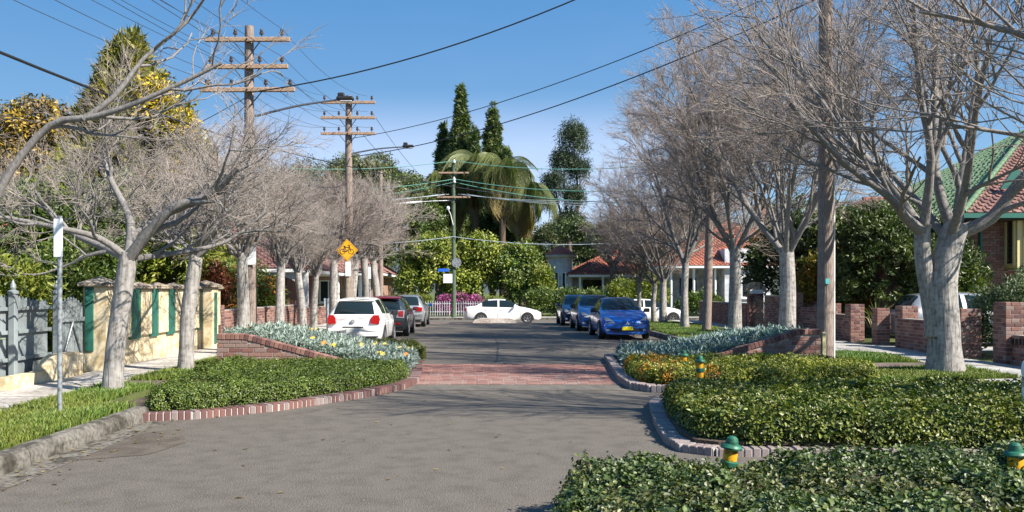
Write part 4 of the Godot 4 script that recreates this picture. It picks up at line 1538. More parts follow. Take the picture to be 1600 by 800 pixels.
func left_side() -> void:
	# grey paling fence with finialled posts, drive gate, low cream wall
	var f := thing("paling_fence", "dark grey metal paling fence with spiked posts at the far left", "fence", Vector3.ZERO)
	var pk := MB.new()
	pk.prism(poly([-0.045, 0.12, 0.045, 0.12, 0.045, 1.36, 0.02, 1.38, 0.0, 1.42, -0.02, 1.38, -0.045, 1.36]), -0.008, 0.008)
	var pm := pk.commit()
	var z := 12.0
	while z < 15.1:
		part("paling", pm, M.grey_paint, f, Transform3D(Basis(Vector3.UP, PI / 2) * Basis.from_scale(Vector3(1.12, 1.0 + 0.03 * sin(z * 2.4), 1)), P(-7.7, VY, z)))
		z += 0.105
	for y in [0.42, 0.86, 1.24]:
		var r := MB.new()
		r.box(P(-7.69, VY + y - 0.03, 15.15), P(-7.64, VY + y + 0.03, 12.0))
		part("rail", r, M.grey_paint, f)
	for d in [12.4, 13.8, 15.2]:
		var p := MB.new()
		p.bevel(Vector3(0.11, 1.5, 0.11), 0.012, T(P(-7.58, VY + 0.72, d)))
		p.lathe([[0.06, 1.46], [0.085, 1.48], [0.085, 1.52], [0.04, 1.54], [0.05, 1.58], [0.04, 1.62], [0.0, 1.72]], 10, T(P(-7.58, VY, d)))
		part("post", p, M.grey_paint, f)
	f = thing("drive_gate", "dark grey boarded drive gate with a diagonal brace beside the tall cream pier", "gate", P(-7.62, VY, 15.34), 0.0)
	for k in 9:
		var b := MB.new()
		var hh := 1.3 + 0.12 * sin(PI * k / 8.0)
		b.prism(poly([-0.045, 0.08, 0.045, 0.08, 0.045, hh - 0.06, 0, hh, -0.045, hh - 0.06]), -0.008, 0.008, Transform3D(Basis(Vector3.UP, PI / 2), P(0, 0, 0.05 + k * 0.1)))
		part("board", b, M.grey_paint, f)
	for y in [0.2, 1.0]:
		var b := MB.new()
		b.box(P(0.012, y - 0.035, 0.9), P(0.05, y + 0.035, 0.0))
		part("rail", b, M.grey_paint, f)
	var br := MB.new()
	br.rod(P(0.04, 0.25, 0.05), P(0.04, 0.95, 0.45), 0.025, 6)
	br.rod(P(0.04, 0.95, 0.45), P(0.04, 0.25, 0.86), 0.025, 6)
	part("brace", br, M.galv, f)
	# low curved cream wall in front
	var lw := MB.new()
	var up := PackedVector2Array()
	for i in 15:
		var t := i / 14.0
		up.append(Vector2(t * 2.5, 0.2 + 0.24 * smoothstep(0.45, 0.62, t) - 0.05 * smoothstep(0.94, 1.0, t)))
	up.append(Vector2(2.5, -0.05)); up.append(Vector2(0, -0.05))
	lw.prism(up, -0.09, 0.09, Transform3D(Basis(Vector3.UP, PI / 2), P(-7.4, VY, 13.1)))
	solo("garden_wall", lw, M.render_cream, "low stepped cream rendered wall in front of the grey paling fence", "wall")
	# cream wall with green boarded slots
	f = thing("cream_wall", "tall cream rendered wall with green panels between capped pillars", "wall", Vector3.ZERO)
	var plinth := MB.new()
	plinth.box(P(-7.74, VY - 0.05, 24.0), P(-7.5, VY + 0.56, 17.5))
	part("plinth", plinth, M.render_cream, f)
	var ds := [17.75, 18.85, 19.85, 20.9, 22.0, 23.75]
	for i in ds.size():
		var p := MB.new()
		p.bevel(Vector3(0.34, 1.0, 0.56), 0.015, T(P(-7.6, VY + 1.06, ds[i])))
		var pil := part("pillar", p, M.render_cream, f)
		var c := MB.new()
		c.bevel(Vector3(0.5, 0.06, 0.72), 0.015, T(P(-7.6, VY + 1.59, ds[i])))
		var q := P(-7.6, VY + 1.62, ds[i])
		var a := [q + Vector3(-0.25, 0, 0.36), q + Vector3(0.25, 0, 0.36), q + Vector3(0.25, 0, -0.36), q + Vector3(-0.25, 0, -0.36), q + Vector3(0, 0.1, 0)]
		for k in 4: c.tri(a[k], a[(k + 1) % 4], a[4])
		part("cap", c, M.cap_cream, pil)
		if i < ds.size() - 1:
			var g: float = (ds[i] + ds[i + 1]) / 2
			var hw: float = (ds[i + 1] - ds[i]) / 2 - 0.28
			var pn := MB.new()
			var nb := maxi(2, int(hw * 2 / 0.11))
			for k in nb:
				var d0 := g - hw + (k + 0.04) * hw * 2 / nb
				pn.box(P(-7.5, VY + 0.5, d0 + hw * 2 / nb * 0.92), P(-7.45, VY + 1.56, d0))
			pn.box(P(-7.54, VY + 0.62, g + hw), P(-7.5, VY + 0.7, g - hw)); pn.box(P(-7.54, VY + 1.4, g + hw), P(-7.5, VY + 1.48, g - hw))
			part("green_panel", pn, M.green_paint, f)
	var k2 := 0
	for spec in [["square cream gate pier with a pyramid cap and green board beside the grey gate", 16.62, 1.72, 0.46], ["larger cream pier with a peaked cap among the green panels, behind the second trunk", 22.85, 1.72, 0.5]]:
		var pr := thing("gate_pier", spec[0], "pier", P(-7.45, VY, spec[1]), 0.0)
		var b := MB.new()
		b.bevel(Vector3(spec[3], spec[2] - 0.1, spec[3]), 0.015, T(Vector3(0, (spec[2] - 0.1) / 2 - 0.02, 0)))
		part("shaft", b, M.render_cream, pr)
		var c := MB.new()
		var s: float = spec[3] * 0.5 + 0.08
		var y: float = spec[2] - 0.12
		c.bevel(Vector3(s * 2, 0.07, s * 2), 0.015, T(Vector3(0, y + 0.035, 0)))
		var a := [Vector3(-s, y + 0.07, s), Vector3(s, y + 0.07, s), Vector3(s, y + 0.07, -s), Vector3(-s, y + 0.07, -s), Vector3(0, y + 0.2, 0)]
		for k in 4: c.tri(a[k], a[(k + 1) % 4], a[4])
		part("cap", c, M.cap_cream, pr)
		var g := MB.new()
		if k2 == 0: g.bevel(Vector3(0.16, 1.25, 0.03), 0.008, T(Vector3(-0.1, 1.0, spec[3] / 2 + 0.016)))
		else: g.bevel(Vector3(0.03, 1.35, 0.18), 0.008, T(Vector3(spec[3] / 2 + 0.016, 0.8, 0.02)))
		part("green_board", g, M.green_paint, pr)
		k2 += 1
	# dark brick fence further along
	f = thing("brick_wall", "low dark red brick front wall beyond the cream wall on the left", "wall", Vector3.ZERO)
	brick_run(f, P(-7.6, VY, 24.5), P(-7.6, VY, 34.0), 0.98, 0.23, 0.85)
	f = thing("brick_wall", "further low brick front wall between the trunks beside the white hatchback", "wall", Vector3.ZERO)
	brick_run(f, P(-7.6, VY, 34.8), P(-7.6, VY, 40.0), 0.8, 0.23, 0.9)
	pier("brick_pier", "dark brick pier where the left-hand low wall ends behind the utility pole", P(-7.6, VY, 24.2), 0.36, 1.15, 0.0, "brick piers of the front fences", [1, 3, 3, 0])
	f = thing("wire_fence", "small pale green wire fence in front of the arched porch", "fence", Vector3.ZERO)
	for k in 14:
		var b := MB.new()
		b.rod(P(-7.6, VY, 40.2 + k * 0.2), P(-7.6, VY + 1.15, 40.2 + k * 0.2), 0.02, 5)
		part("bar", b, M.wire_pale, f)
	for y in [0.15, 1.1]:
		var b := MB.new()
		b.rod(P(-7.6, VY + y, 40.1), P(-7.6, VY + y, 43.0), 0.022, 5)
		part("rail", b, M.wire_pale, f)
	# signs
	blank_sign("tall thin grey steel post with a narrow white sign plate on the left verge", P(-5.2, VY, 10.5), 2.44, 0.11, 0.46, 2.4, 0.028)
	blank_sign("second narrow white sign plate on a thin post, beside the bicycle sign", P(-4.92, VY, 36.0), 2.6, 0.12, 0.5, 2.5, 0.035)

func right_side() -> void:
	var g := "brick piers of the front fences"
	pier("brick_pier", "nearest brick pier at the right edge, with bush shadows on it", P(10.95, VY, 18.1), 0.47, 1.3)
	pier("brick_pier", "brick pier just right of the big trunk, its courses plainly visible", P(10.9, VY, 19.7), 0.47, 1.18)
	pier("brick_pier", "brick pier beside the tail of the silver car in the drive", P(11.15, VY, 23.0), 0.42, 1.15)
	pier("brick_pier", "brick pier on the far side of the drive with the silver car", P(11.1, VY, 24.4), 0.36, 1.1)
	pier("brick_pier", "brick pier at the end of the low wall, left of the driveway entrance", P(11.0, VY, 25.9), 0.42, 1.18)
	pier("brick_pier", "brick pier immediately right of the tall wooden pole", P(11.0, VY, 27.6), 0.42, 1.18)
	pier("brick_pier", "taller pale brick pier between the white-barked trunk and the wooden pole", P(10.75, VY, 30.2), 0.42, 1.5, 0.0, g, [4, 4, 2, 0])
	var w := thing("brick_wall", "low brick wall at the right edge with a row of dark vent slots", "wall", Vector3.ZERO)
	brick_run(w, P(10.95, VY, 17.85), P(10.95, VY, 13.0), 0.62, 0.23)
	var v := MB.new()
	for i in 40: v.box(P(10.81, VY + 0.42, 13.1 + i * 0.12 + 0.05), P(10.828, VY + 0.54, 13.1 + i * 0.12))
	part("vent_slots", v, M.black, w)
	w = thing("brick_wall", "low brick wall behind the big trunk between two piers", "wall", Vector3.ZERO)
	brick_run(w, P(11.0, VY, 22.78), P(10.95, VY, 19.95), 0.8, 0.23)
	w = thing("brick_wall", "short low brick wall between the two piers right of the wooden pole", "wall", Vector3.ZERO)
	brick_run(w, P(11.0, VY, 27.38), P(11.0, VY, 26.12), 0.8, 0.2)
	w = thing("brick_wall", "dark low brick wall behind the wooden pole", "wall", Vector3.ZERO)
	brick_run(w, P(10.85, VY, 29.98), P(11.0, VY, 27.85), 0.95, 0.2)
	w = thing("brick_wall", "tall pale brick wall with iron railings between the two pale trunks", "wall", Vector3.ZERO)
	brick_run(w, P(10.75, VY, 33.2), P(10.75, VY, 30.45), 1.35, 0.23, 1.15)
	w = thing("brick_wall", "low red brick wall behind the slanting brown post", "wall", Vector3.ZERO)
	brick_run(w, P(10.75, VY, 43.5), P(10.75, VY, 35.6), 1.0, 0.23, 1.1)
	# arched gate pillar and iron gate
	var a := thing("arched_gateway", "small brick gateway with a rounded stone arch between the trunks", "gate", Vector3.ZERO)
	brick_run(a, P(10.6, VY, 35.2), P(11.2, VY, 35.2), 1.45, 0.3, 1.1)
	var m := MB.new()
	var ar := PackedVector2Array()
	for k in 13: ar.append(Vector2(cos(PI * k / 12.0) * 0.42, 1.45 + sin(PI * k / 12.0) * 0.42))
	m.prism(ar, -0.17, 0.17, T(P(10.9, VY, 35.2)))
	part("arch_stone", m, M.cap_cream, a)
	m = MB.new()
	m.cbox(P(10.9, VY + 1.47, 35.02), Vector3.ZERO, Vector3(0.55, 0.16, 0.02))
	part("name_plate", m, M.white, a)
	a = thing("iron_gate", "dark iron pedestrian gate with slanting handrails between brick pillars", "gate", P(10.7, VY, 33.3))
	for k in 14:
		var b := MB.new()
		b.rod(P(0, 0.05, k * 0.13), P(0, 1.05 + 0.02 * k, k * 0.13), 0.012, 5)
		part("bar", b, M.iron, a)
	for q in [[0.1, 0.1], [1.0, 1.25], [0.5, 1.1]]:
		var b := MB.new()
		b.rod(P(0, q[0], -0.02), P(0, q[1], 1.75), 0.02, 6)
		part("rail", b, M.iron, a)
	# timber stake and white bollard
	m = MB.new()
	m.bevel(Vector3(0.07, 0.75, 0.06), 0.006, T(P(6.9, VY + 0.3, 17.75)))
	solo("timber_stake", m, mat(lin(0.45, 0.45, 0.24), 0.8), "short pale timber stake at the end of the right brick wedge wall", "stake")
	a = thing("white_bollard", "white round-topped bollard cut off by the right edge", "bollard", P(6.25, 0.0, 10.0))
	m = MB.new()
	m.lathe([[0.06, -0.1], [0.06, 0.72], [0.066, 0.73], [0.066, 0.8], [0.06, 0.84], [0.045, 0.875], [0.0, 0.89]], 18)
	part("body", m, M.white, a)
	m = MB.new()
	m.lathe([[0.062, 0.58], [0.0625, 0.6], [0.0625, 0.68], [0.062, 0.7]], 18)
	part("reflective_band", m, M.galv, a)

# ---------------------------------------------------------------- garden beds
func edging(root: Node3D, path: PackedVector2Array, h: float, tones: Array, top := 0.14) -> void:   # a course of bricks on end along a line (x, d)
	var bed := MB.new()
	for i in path.size() - 1:
		var dir := path[i + 1] - path[i]
		bed.box(Vector3(-0.01, -0.08, -0.085), Vector3(dir.length() + 0.01, top - 0.012, 0.085), Transform3D(Basis(Vector3.UP, atan2(dir.y, dir.x)), P(path[i].x, 0, path[i].y)))
	part("mortar", bed, M.mortar_pale, root)
	var run := 0.06
	var pitch := 0.086
	var k := 0
	var len := 0.0
	for i in path.size() - 1: len += path[i].distance_to(path[i + 1])
	while run < len and k < 298:
		var r := run
		for i in path.size() - 1:
			var l := path[i].distance_to(path[i + 1])
			if r <= l:
				var p := path[i].lerp(path[i + 1], r / l)
				var dir := (path[i + 1] - path[i]).normalized()
				brick("brick", Vector3(0.07, h, 0.19), Transform3D(Basis(Vector3.UP, atan2(dir.y, dir.x)), P(p.x, top - h / 2 + rr(-0.006, 0.006), p.y)), root, tones)
				break
			r -= l
		run += pitch
		k += 1

func wedge_wall(label: String, x_high: float, x_low: float, d: float, tall: float, low: float, flat: float) -> void:
	var root := thing("wedge_wall", label, "wall", P(0, 0.1, d))
	var dirx := signf(x_low - x_high)
	var span := absf(x_low - x_high)
	var top := func(s: float) -> float: return tall if s < flat else lerpf(tall, low, (s - flat) / (span - flat))
	var core := MB.new()
	core.prism(poly([x_high + dirx * 0.02, -0.1, x_high + dirx * 0.02, tall - 0.03, x_high + dirx * flat, tall - 0.03, x_low - dirx * 0.02, low - 0.03, x_low - dirx * 0.02, -0.1]), -0.1, 0.1)
	part("mortar", core, M.mortar, root)
	# soldier course at the foot, then stretchers
	var s := 0.045
	while s < span - 0.04:
		if top.call(s) > 0.3: brick("brick", Vector3(0.08, 0.2, 0.225), T(Vector3(x_high + dirx * s, 0.1, 0)), root)
		s += 0.088
	var row := 0
	var y := 0.245
	while y < tall - 0.12:
		s = 0.0 if row % 2 == 0 else -0.12
		while s < span:
			var a := maxf(s, 0.0)
			var b := minf(s + 0.235, span)
			while b > a and top.call(b) - 0.09 < y + 0.025: b -= 0.02
			if b - a > 0.05:
				brick("brick", Vector3(b - a, 0.078, 0.22), T(Vector3(x_high + dirx * (a + b) / 2, y, 0)), root, [0, 1, 2, 4, 4])
			s += 0.245
		y += 0.088
		row += 1
	# capping of bricks on edge
	s = 0.045
	while s < span:
		var t := atan2(top.call(s + 0.03) - top.call(s - 0.03), 0.06) * dirx
		brick("capping_brick", Vector3(0.079, 0.11, 0.25), Transform3D(Basis(Vector3(0, 0, 1), t), Vector3(x_high + dirx * s, top.call(s) - 0.045, 0)), root)
		s += 0.088 * (1.0 if s < flat else cos(t))

func beds() -> void:
	var leafy_green := [Color(0.07, 0.135, 0.018), Color(0.1, 0.17, 0.022), Color(0.05, 0.1, 0.016), Color(0.16, 0.21, 0.03)]
	# ---- left bed
	var edge_l := poly([-4.5, 11.22, -3.9, 11.42, -2.99, 12.2, -2.02, 13.66, -1.5, 14.8, -1.34, 15.8, -1.45, 18, -1.6, 20, -1.9, 21.6, -2.7, 22.5, -4.2, 22.75])
	var mauve := [5, 5, 6, 5]
	var ed := thing("brick_edging", "edging of bricks on end round the left garden bed", "edging")
	edging(ed, edge_l, 0.2, [3, 1, 3, 6], 0.105)
	var soil := MB.new()
	soil.slab(poly([-4.55, 11.3, -3.9, 11.5, -3.02, 12.28, -2.1, 13.7, -1.58, 14.85, -1.44, 15.8, -1.53, 18, -1.68, 20, -1.98, 21.5, -2.72, 22.4, -5.1, 22.5, -5.15, 11.4]), -0.05, 0.1)
	struct("garden_soil", soil, M.earth)
	var fresh := flat_clump(13, 0.075, 0.036, 0.019, [Color(0.1, 0.155, 0.02), Color(0.15, 0.205, 0.03), Color(0.06, 0.1, 0.015), Color(0.2, 0.235, 0.05)])
	var nf := FastNoiseLite.new()
	nf.seed = 9; nf.frequency = 0.9
	var lump := func(q: Vector2) -> float: return 0.26 + nf.get_noise_2dv(q) * 0.08 + nf.get_noise_2dv(q * 3.3) * 0.04
	var hl := poly([-4.45, 11.42, -3.9, 11.58, -3.05, 12.4, -2.15, 13.8, -1.66, 14.9, -1.5, 15.7, -1.75, 16.3, -2.6, 16.6, -5.1, 16.75, -4.92, 14.5, -4.66, 12.6])
	hedge("low_hedge", "bright green low clipped hedge in front of the left brick wedge wall", hl, 0.1, lump, fresh, 420, func(q, h): return Color(1, 1, 1) * rr(0.75, 1.15) * (1.0 + nf.get_noise_2dv(q * 1.4) * 0.5))
	wedge_wall("brick wedge wall sloping down to the road in the left garden bed", -5.3, -2.75, 17.0, 0.73, 0.2, 0.55)
	var grey_leaf := leaf_clump(11, 0.085, 0.075, 0.03, [Color(0.15, 0.22, 0.18), Color(0.22, 0.29, 0.25), Color(0.08, 0.125, 0.095), Color(0.32, 0.38, 0.35)], 0.0, 0.35)
	var mound_l := func(q: Vector2) -> float:
		return clampf(lerpf(0.74, 0.24, (q.x + 4.8) / 2.6) - maxf(0, q.y - 19.5) * 0.06, 0.2, 0.76) + nf.get_noise_2dv(q * 2.0) * 0.06
	var ml := poly([-5.2, 17.16, -2.6, 17.2, -1.6, 17.0, -1.6, 18.5, -1.75, 20.2, -2.1, 21.4, -2.9, 22.2, -5.0, 22.3])
	hedge("flower_mound", "silver-leaved mound of gazanias with yellow flowers behind the left wedge wall", ml, 0.1, mound_l, grey_leaf, 190, func(q, h): return Color(1, 1, 1) * rr(0.7, 1.2), 1.0, "flower bed", M.leaf_matt)
	flowers(ml, 0.1, mound_l, 20, [Color(0.85, 0.6, 0.02), Color(0.85, 0.6, 0.02), Color(0.85, 0.6, 0.02), Color(0.85, 0.6, 0.02), Color(0.8, 0.3, 0.04)], "yellow gazania flower in the left silver-leaved mound")
	hedge("low_hedge", "dull green fringe of hedge at the far tip of the left bed", poly([-1.45, 19.6, -1.75, 19.8, -2.2, 21.2, -3.2, 22.1, -3.2, 22.5, -2.6, 22.45, -1.85, 21.7]), 0.1, func(q): return 0.3 + nf.get_noise_2dv(q * 2.0) * 0.06, fresh, 420, func(q, h): return Color(0.9, 0.75, 0.6) * rr(0.7, 1.1))
	# ---- right far bed
	var edge_r := poly([5.2, 14.0, 3.4, 14.25, 2.75, 14.4, 2.52, 14.8, 2.5, 16, 2.72, 18.5, 2.95, 21.2, 3.5, 22.3, 4.8, 22.6])
	var edr := thing("brick_edging", "edging of bricks on end round the far right garden bed beside the crossing", "edging")
	edging(edr, edge_r, 0.2, mauve, 0.12)
	soil = MB.new()
	soil.slab(poly([6.6, 14.1, 3.4, 14.35, 2.85, 14.5, 2.62, 14.9, 2.6, 16, 2.82, 18.5, 3.05, 21.1, 3.6, 22.2, 6.3, 22.6, 7.0, 18.2]), -0.05, 0.1)
	struct("garden_soil", soil, M.earth)
	var lime := flat_clump(12, 0.075, 0.04, 0.023, [Color(0.2, 0.23, 0.025), Color(0.28, 0.29, 0.035), Color(0.12, 0.155, 0.018), Color(0.34, 0.32, 0.06)])
	var hr := poly([6.4, 14.3, 3.45, 14.45, 2.95, 14.55, 2.72, 14.95, 2.7, 16, 2.8, 17.3, 4.4, 17.45, 6.7, 17.5, 6.9, 15.6])
	hedge("low_hedge", "yellow-green low hedge with orange leaves at its tip before the right wedge wall", hr, 0.1, lump, lime, 380, func(q, h):
		return Color(1.7, 0.75, 0.35) * rr(0.6, 1.2) if q.x < 3.9 and nf.get_noise_2dv(q * 1.7) > 0.02 and rng.randf() < 0.7 else Color(1, 1, 1) * rr(0.7, 1.15) * (1.0 + nf.get_noise_2dv(q * 1.4) * 0.4))
	wedge_wall("brick wedge wall rising to the wooden pole in the right garden bed", 6.85, 4.5, 17.85, 0.78, 0.2, 0.45)
	var mound_r := func(q: Vector2) -> float:
		return clampf(lerpf(0.24, 0.72, (q.x - 4.0) / 2.6) - maxf(0, q.y - 19.5) * 0.05, 0.2, 0.74) + nf.get_noise_2dv(q * 2.0) * 0.06
	var mr := poly([2.95, 18.0, 4.5, 18.0, 6.8, 18.05, 6.5, 20, 6.1, 22.2, 3.8, 22.0, 3.2, 21.0])
	hedge("flower_mound", "blue-grey leafy mound behind the right wedge wall", mr, 0.1, mound_r, grey_leaf, 170, func(q, h): return Color(0.85, 0.95, 1.05) * rr(0.65, 1.1), 1.0, "flower bed", M.leaf_matt)
	# ---- right middle bed
	var edge_m := poly([8.9, 8.55, 5.0, 8.75, 3.45, 8.85, 2.35, 8.9, 2.1, 9.1, 2.05, 9.6, 2.2, 11, 2.45, 12.6, 2.7, 13.2])
	var edm := thing("brick_edging", "pinkish brick edging round the middle right hedge bed", "edging")
	edging(edm, edge_m, 0.24, mauve, 0.085)
	soil = MB.new()
	soil.slab(poly([9.2, 8.65, 2.4, 9.0, 2.2, 9.15, 2.15, 9.6, 2.3, 11, 2.55, 12.6, 2.8, 13.1, 6.5, 13.4, 9.2, 13.2]), -0.05, 0.12)
	struct("garden_soil", soil, M.earth)
	var gold := flat_clump(13, 0.08, 0.042, 0.026, [Color(0.12, 0.155, 0.02), Color(0.17, 0.2, 0.028), Color(0.065, 0.095, 0.014), Color(0.27, 0.26, 0.045), Color(0.05, 0.08, 0.014), Color(0.11, 0.145, 0.02)])
	var nb := FastNoiseLite.new()
	nb.seed = 31; nb.frequency = 0.8
	var lump_m := func(q: Vector2) -> float: return 0.27 + nb.get_noise_2dv(q) * 0.1 + nb.get_noise_2dv(q * 3.1) * 0.05
	var hm := poly([9.2, 8.62, 5.0, 8.82, 2.75, 9.0, 2.28, 9.3, 2.38, 11, 2.5, 11.9, 2.7, 12.2, 6.3, 12.2, 9.2, 12.0])
	hedge("low_hedge", "thick golden-green leafy hedge filling the middle right bed", hm, 0.12, lump_m, gold, 430, func(q, h):
		var k := nb.get_noise_2dv(q * 1.6)
		return Color(1.18, 1.02, 0.85) * rr(0.7, 1.15) if k > 0.12 else Color(1, 1, 1) * rr(0.65, 1.15))
	# ---- nearest bed
	var dark := flat_clump(14, 0.08, 0.036, 0.023, [Color(0.07, 0.105, 0.028), Color(0.105, 0.145, 0.036), Color(0.04, 0.068, 0.02), Color(0.14, 0.175, 0.06), Color(0.18, 0.2, 0.09)])
	var nc := FastNoiseLite.new()
	nc.seed = 77; nc.frequency = 1.1
	var lump_c := func(q: Vector2) -> float: return 0.25 + clampf((q.y - 5.8) * 0.04, 0, 0.05) - 0.16 * exp(-q.distance_squared_to(Vector2(1.93, 6.75)) / 0.05) - 0.16 * exp(-q.distance_squared_to(Vector2(4.08, 6.45)) / 0.07) + nc.get_noise_2dv(q) * 0.09 + nc.get_noise_2dv(q * 3.0) * 0.05
	var hc := poly([9.0, 3.4, 0.25, 3.4, 0.42, 4.6, 0.52, 5.6, 0.7, 6.5, 1.1, 6.75, 2.2, 6.8, 4.2, 7.2, 6.5, 7.6, 9.0, 7.8])
	soil = MB.new()
	soil.slab(poly([9.2, 3.4, 0.3, 3.4, 0.5, 4.6, 0.6, 5.6, 0.78, 6.4, 1.1, 6.65, 2.2, 6.7, 4.2, 7.1, 6.5, 7.5, 9.2, 7.7]), -0.05, 0.08)
	struct("garden_soil", soil, M.earth)
	hedge("low_hedge", "nearest dark glossy-leaved hedge across the bottom right", hc, 0.08, lump_c, dark, 520, func(q, h):
		var k := nc.get_noise_2dv(q * 0.9 + Vector2(40, 3))
		return Color(1.25, 1.0, 0.95) * rr(0.7, 1.1) if k > 0.15 else Color(1, 1, 1) * rr(0.65, 1.25))
	bollard("green and yellow bollard leaning right in the nearest hedge, left of centre bottom", P(1.92, 0.14, 6.95), Vector3(0.13, 1, 0.02), 0.7)
	bollard("green and yellow bollard at the bottom right corner in the nearest hedge", P(4.1, 0.13, 6.7), Vector3(-0.04, 1, 0.02), 0.7)
	bollard("dark green and yellow bollard in the gap between the two hedges", P(3.28, 0.3, 13.35), Vector3(0, 1, 0), 0.7)
	bollard("pale-capped bollard half sunk in the yellow-green hedge with orange leaves", P(3.42, 0.26, 15.1), Vector3(0.02, 1, 0), 0.7)

func flowers(p: PackedVector2Array, base: float, tall: Callable, count: int, tones: Array, label: String) -> void:
	var b := MB.new()
	for i in 9:
		var a := TAU * i / 9
		b.tri(Vector3.ZERO, Vector3(cos(a - 0.3) * 0.03, 0.012, sin(a - 0.3) * 0.03), Vector3(cos(a) * 0.05, 0.008, sin(a) * 0.05))
		b.tri(Vector3.ZERO, Vector3(cos(a) * 0.05, 0.008, sin(a) * 0.05), Vector3(cos(a + 0.3) * 0.03, 0.012, sin(a + 0.3) * 0.03))
	var s := MB.new()
	s.tube(PackedVector3Array([Vector3(0, -0.16, 0), Vector3(0.01, -0.08, 0), Vector3(0, 0, 0)]), taper(3, 0.004, 0.003), 4)
	var pm := b.commit()
	var sm := s.commit()
	var mats: Array = []
	for c in tones: mats.append(mat(c.linear_to_srgb(), 0.6))
	var spots := inside_points(p, 12.0)
	for i in mini(count, spots.size()):
		var q: Vector2 = spots[(i * 37) % spots.size()]
		var root := thing("gazania_flower", label, "flower", Transform3D() * P(q.x, base + tall.call(q) + 0.07, q.y), 0.0, "gazania flowers in the mound")
		root.basis = Basis(Vector3.RIGHT, rr(0.3, 0.9)) * Basis(Vector3.UP, rr(0, TAU)) * 1.25
		part("petals", pm, mats[i % mats.size()], root)
		part("stem", sm, M.green_paint, root)

